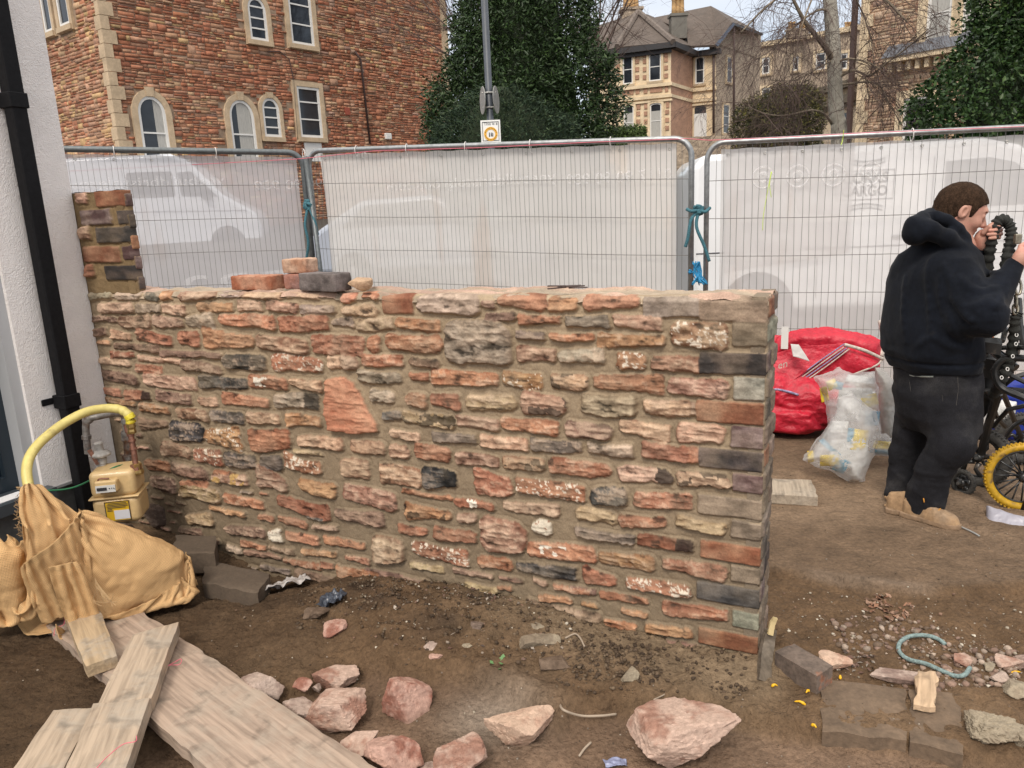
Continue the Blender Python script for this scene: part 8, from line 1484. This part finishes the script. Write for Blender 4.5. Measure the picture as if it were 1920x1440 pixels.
# countless small stuff
def scatter(name, n, region, smin_, smax_, cols, seed, planes=8, label=None, flat=1.):
    rs = np.random.default_rng(seed); base = [rockmesh((1, 1, .75), 900+k, planes, 1, .05) for k in range(6)]; V = []; F = []; C_ = []; n0 = 0
    for i in range(n):
        x, y = region(rs); s = smin_+(smax_-smin_)*rs.random()**3.2; v, f = base[i % 6]; a_ = rs.uniform(0, 6); R2 = np.array([[cos(a_), -sin(a_), 0], [sin(a_), cos(a_), 0], [0, 0, flat]]); vv = (v*s*rs.uniform(.7, 1.3, 3))@R2.T; V.append(vv+np.array([x, y, ground_zs(x, y)+s*.12*flat])); F.append(f+n0); n0 += len(v); c = np.array(cols[rs.integers(len(cols))])*rs.uniform(.7, 1.25); C_.append(np.tile(c, (len(v), 1)))
    o = put(name, np.concatenate(V), np.concatenate(F), m_rock, None, col=np.concatenate(C_), kind='stuff', label=label); return o
_gxc = np.arange(-2.9, 4.1, .02); _gyc = np.arange(1.2, 5.9, .02); _GT = terrain(*np.meshgrid(_gxc, _gyc, indexing='ij'))
def ground_zs(x, y): i = min(max(int((x+2.9)/.02), 0), len(_gxc)-1); j = min(max(int((y-1.2)/.02), 0), len(_gyc)-1); return _GT[i, j]
def reg_px(l):
    def f(rs):
        x0, y0, x1, y1 = l[rs.integers(len(l))]; p = onz(rs.uniform(x0, x1), rs.uniform(y0, y1), .0); return p[0], p[1]
    return f
scatter('soil_clods', 4200, reg_px([(640, 1100, 1180, 1270), (700, 1120, 1120, 1240), (560, 1110, 760, 1200), (1040, 1200, 1400, 1310), (1080, 1220, 1240, 1290)]),   .003, .019, [(.085, .058, .038), (.115, .08, .052), (.15, .108, .07), (.07, .048, .032)], 5, label='dark crumbly soil and clods banked along the foot of the wall')
scatter('gravel', 1500, reg_px([(640, 1090, 1140, 1260), (760, 1120, 1080, 1230), (1690, 1185, 1915, 1300), (1560, 1180, 1915, 1300), (1460, 1110, 1915, 1200), (420, 1100, 1000, 1330)]), .003, .015, [(.36, .31, .24), (.26, .21, .165), (.21, .13, .09), (.48, .43, .35), (.20, .15, .11)], 6, label='small pale gravel and grit strewn over the soil')
scatter('rubble_bits', 520, reg_px([(1680, 1200, 1915, 1290), (1740, 1215, 1915, 1300), (1560, 1160, 1750, 1230)]), .008, .035, [(.27, .195, .15), (.22, .145, .11), (.33, .26, .205), (.17, .12, .085)], 8, label='crumbled pink and grey rubble bits round the rope loop')
scatter('grit', 1200, reg_px([(0, 1080, 900, 1440), (900, 1280, 1900, 1440), (1450, 900, 1900, 1200)]), .002, .010, [(.16, .12, .09), (.09, .065, .045), (.3, .25, .2)], 9, label='fine grit trodden into the mud')
def flakes(name, n, region, size, cols, seed, label):
    rs = np.random.default_rng(seed); V = []; C_ = []
    for i in range(n):
        x, y = region(rs); a_ = rs.uniform(0, 6); s = size*rs.uniform(.5, 1.3); d = np.array([cos(a_), sin(a_), rs.uniform(-.2, .5)])*s; e = np.array([-sin(a_), cos(a_), rs.uniform(-.3, .3)])*s*.5; c = np.array([x, y, ground_zs(x, y)+.005]); V += [c-d, c+e, c+d, c-e+ZZ*.004]; C_ += [np.array(cols[rs.integers(len(cols))])*rs.uniform(.7, 1.2)]*4
    return put(name, np.array(V), np.arange(4*n).reshape(n, 4), m_rock, None, col=np.array(C_), kind='stuff', label=label)
flakes('leaf_litter', 90, reg_px([(1622, 1118, 1668, 1150), (1660, 1135, 1712, 1166)]), .016, [(.25, .13, .08), (.32, .2, .14), (.15, .09, .06)], 3, 'dead brown leaves blown together on the mud')
flakes('wall_foot_litter', 160, reg_px([(880, 1135, 930, 1165), (700, 1110, 1100, 1260), (1560, 1230, 1640, 1260)]), .010, [(.14, .08, .06), (.2, .13, .1), (.07, .05, .04), (.35, .3, .25)], 4, 'scraps of bark and litter in the soil bank')
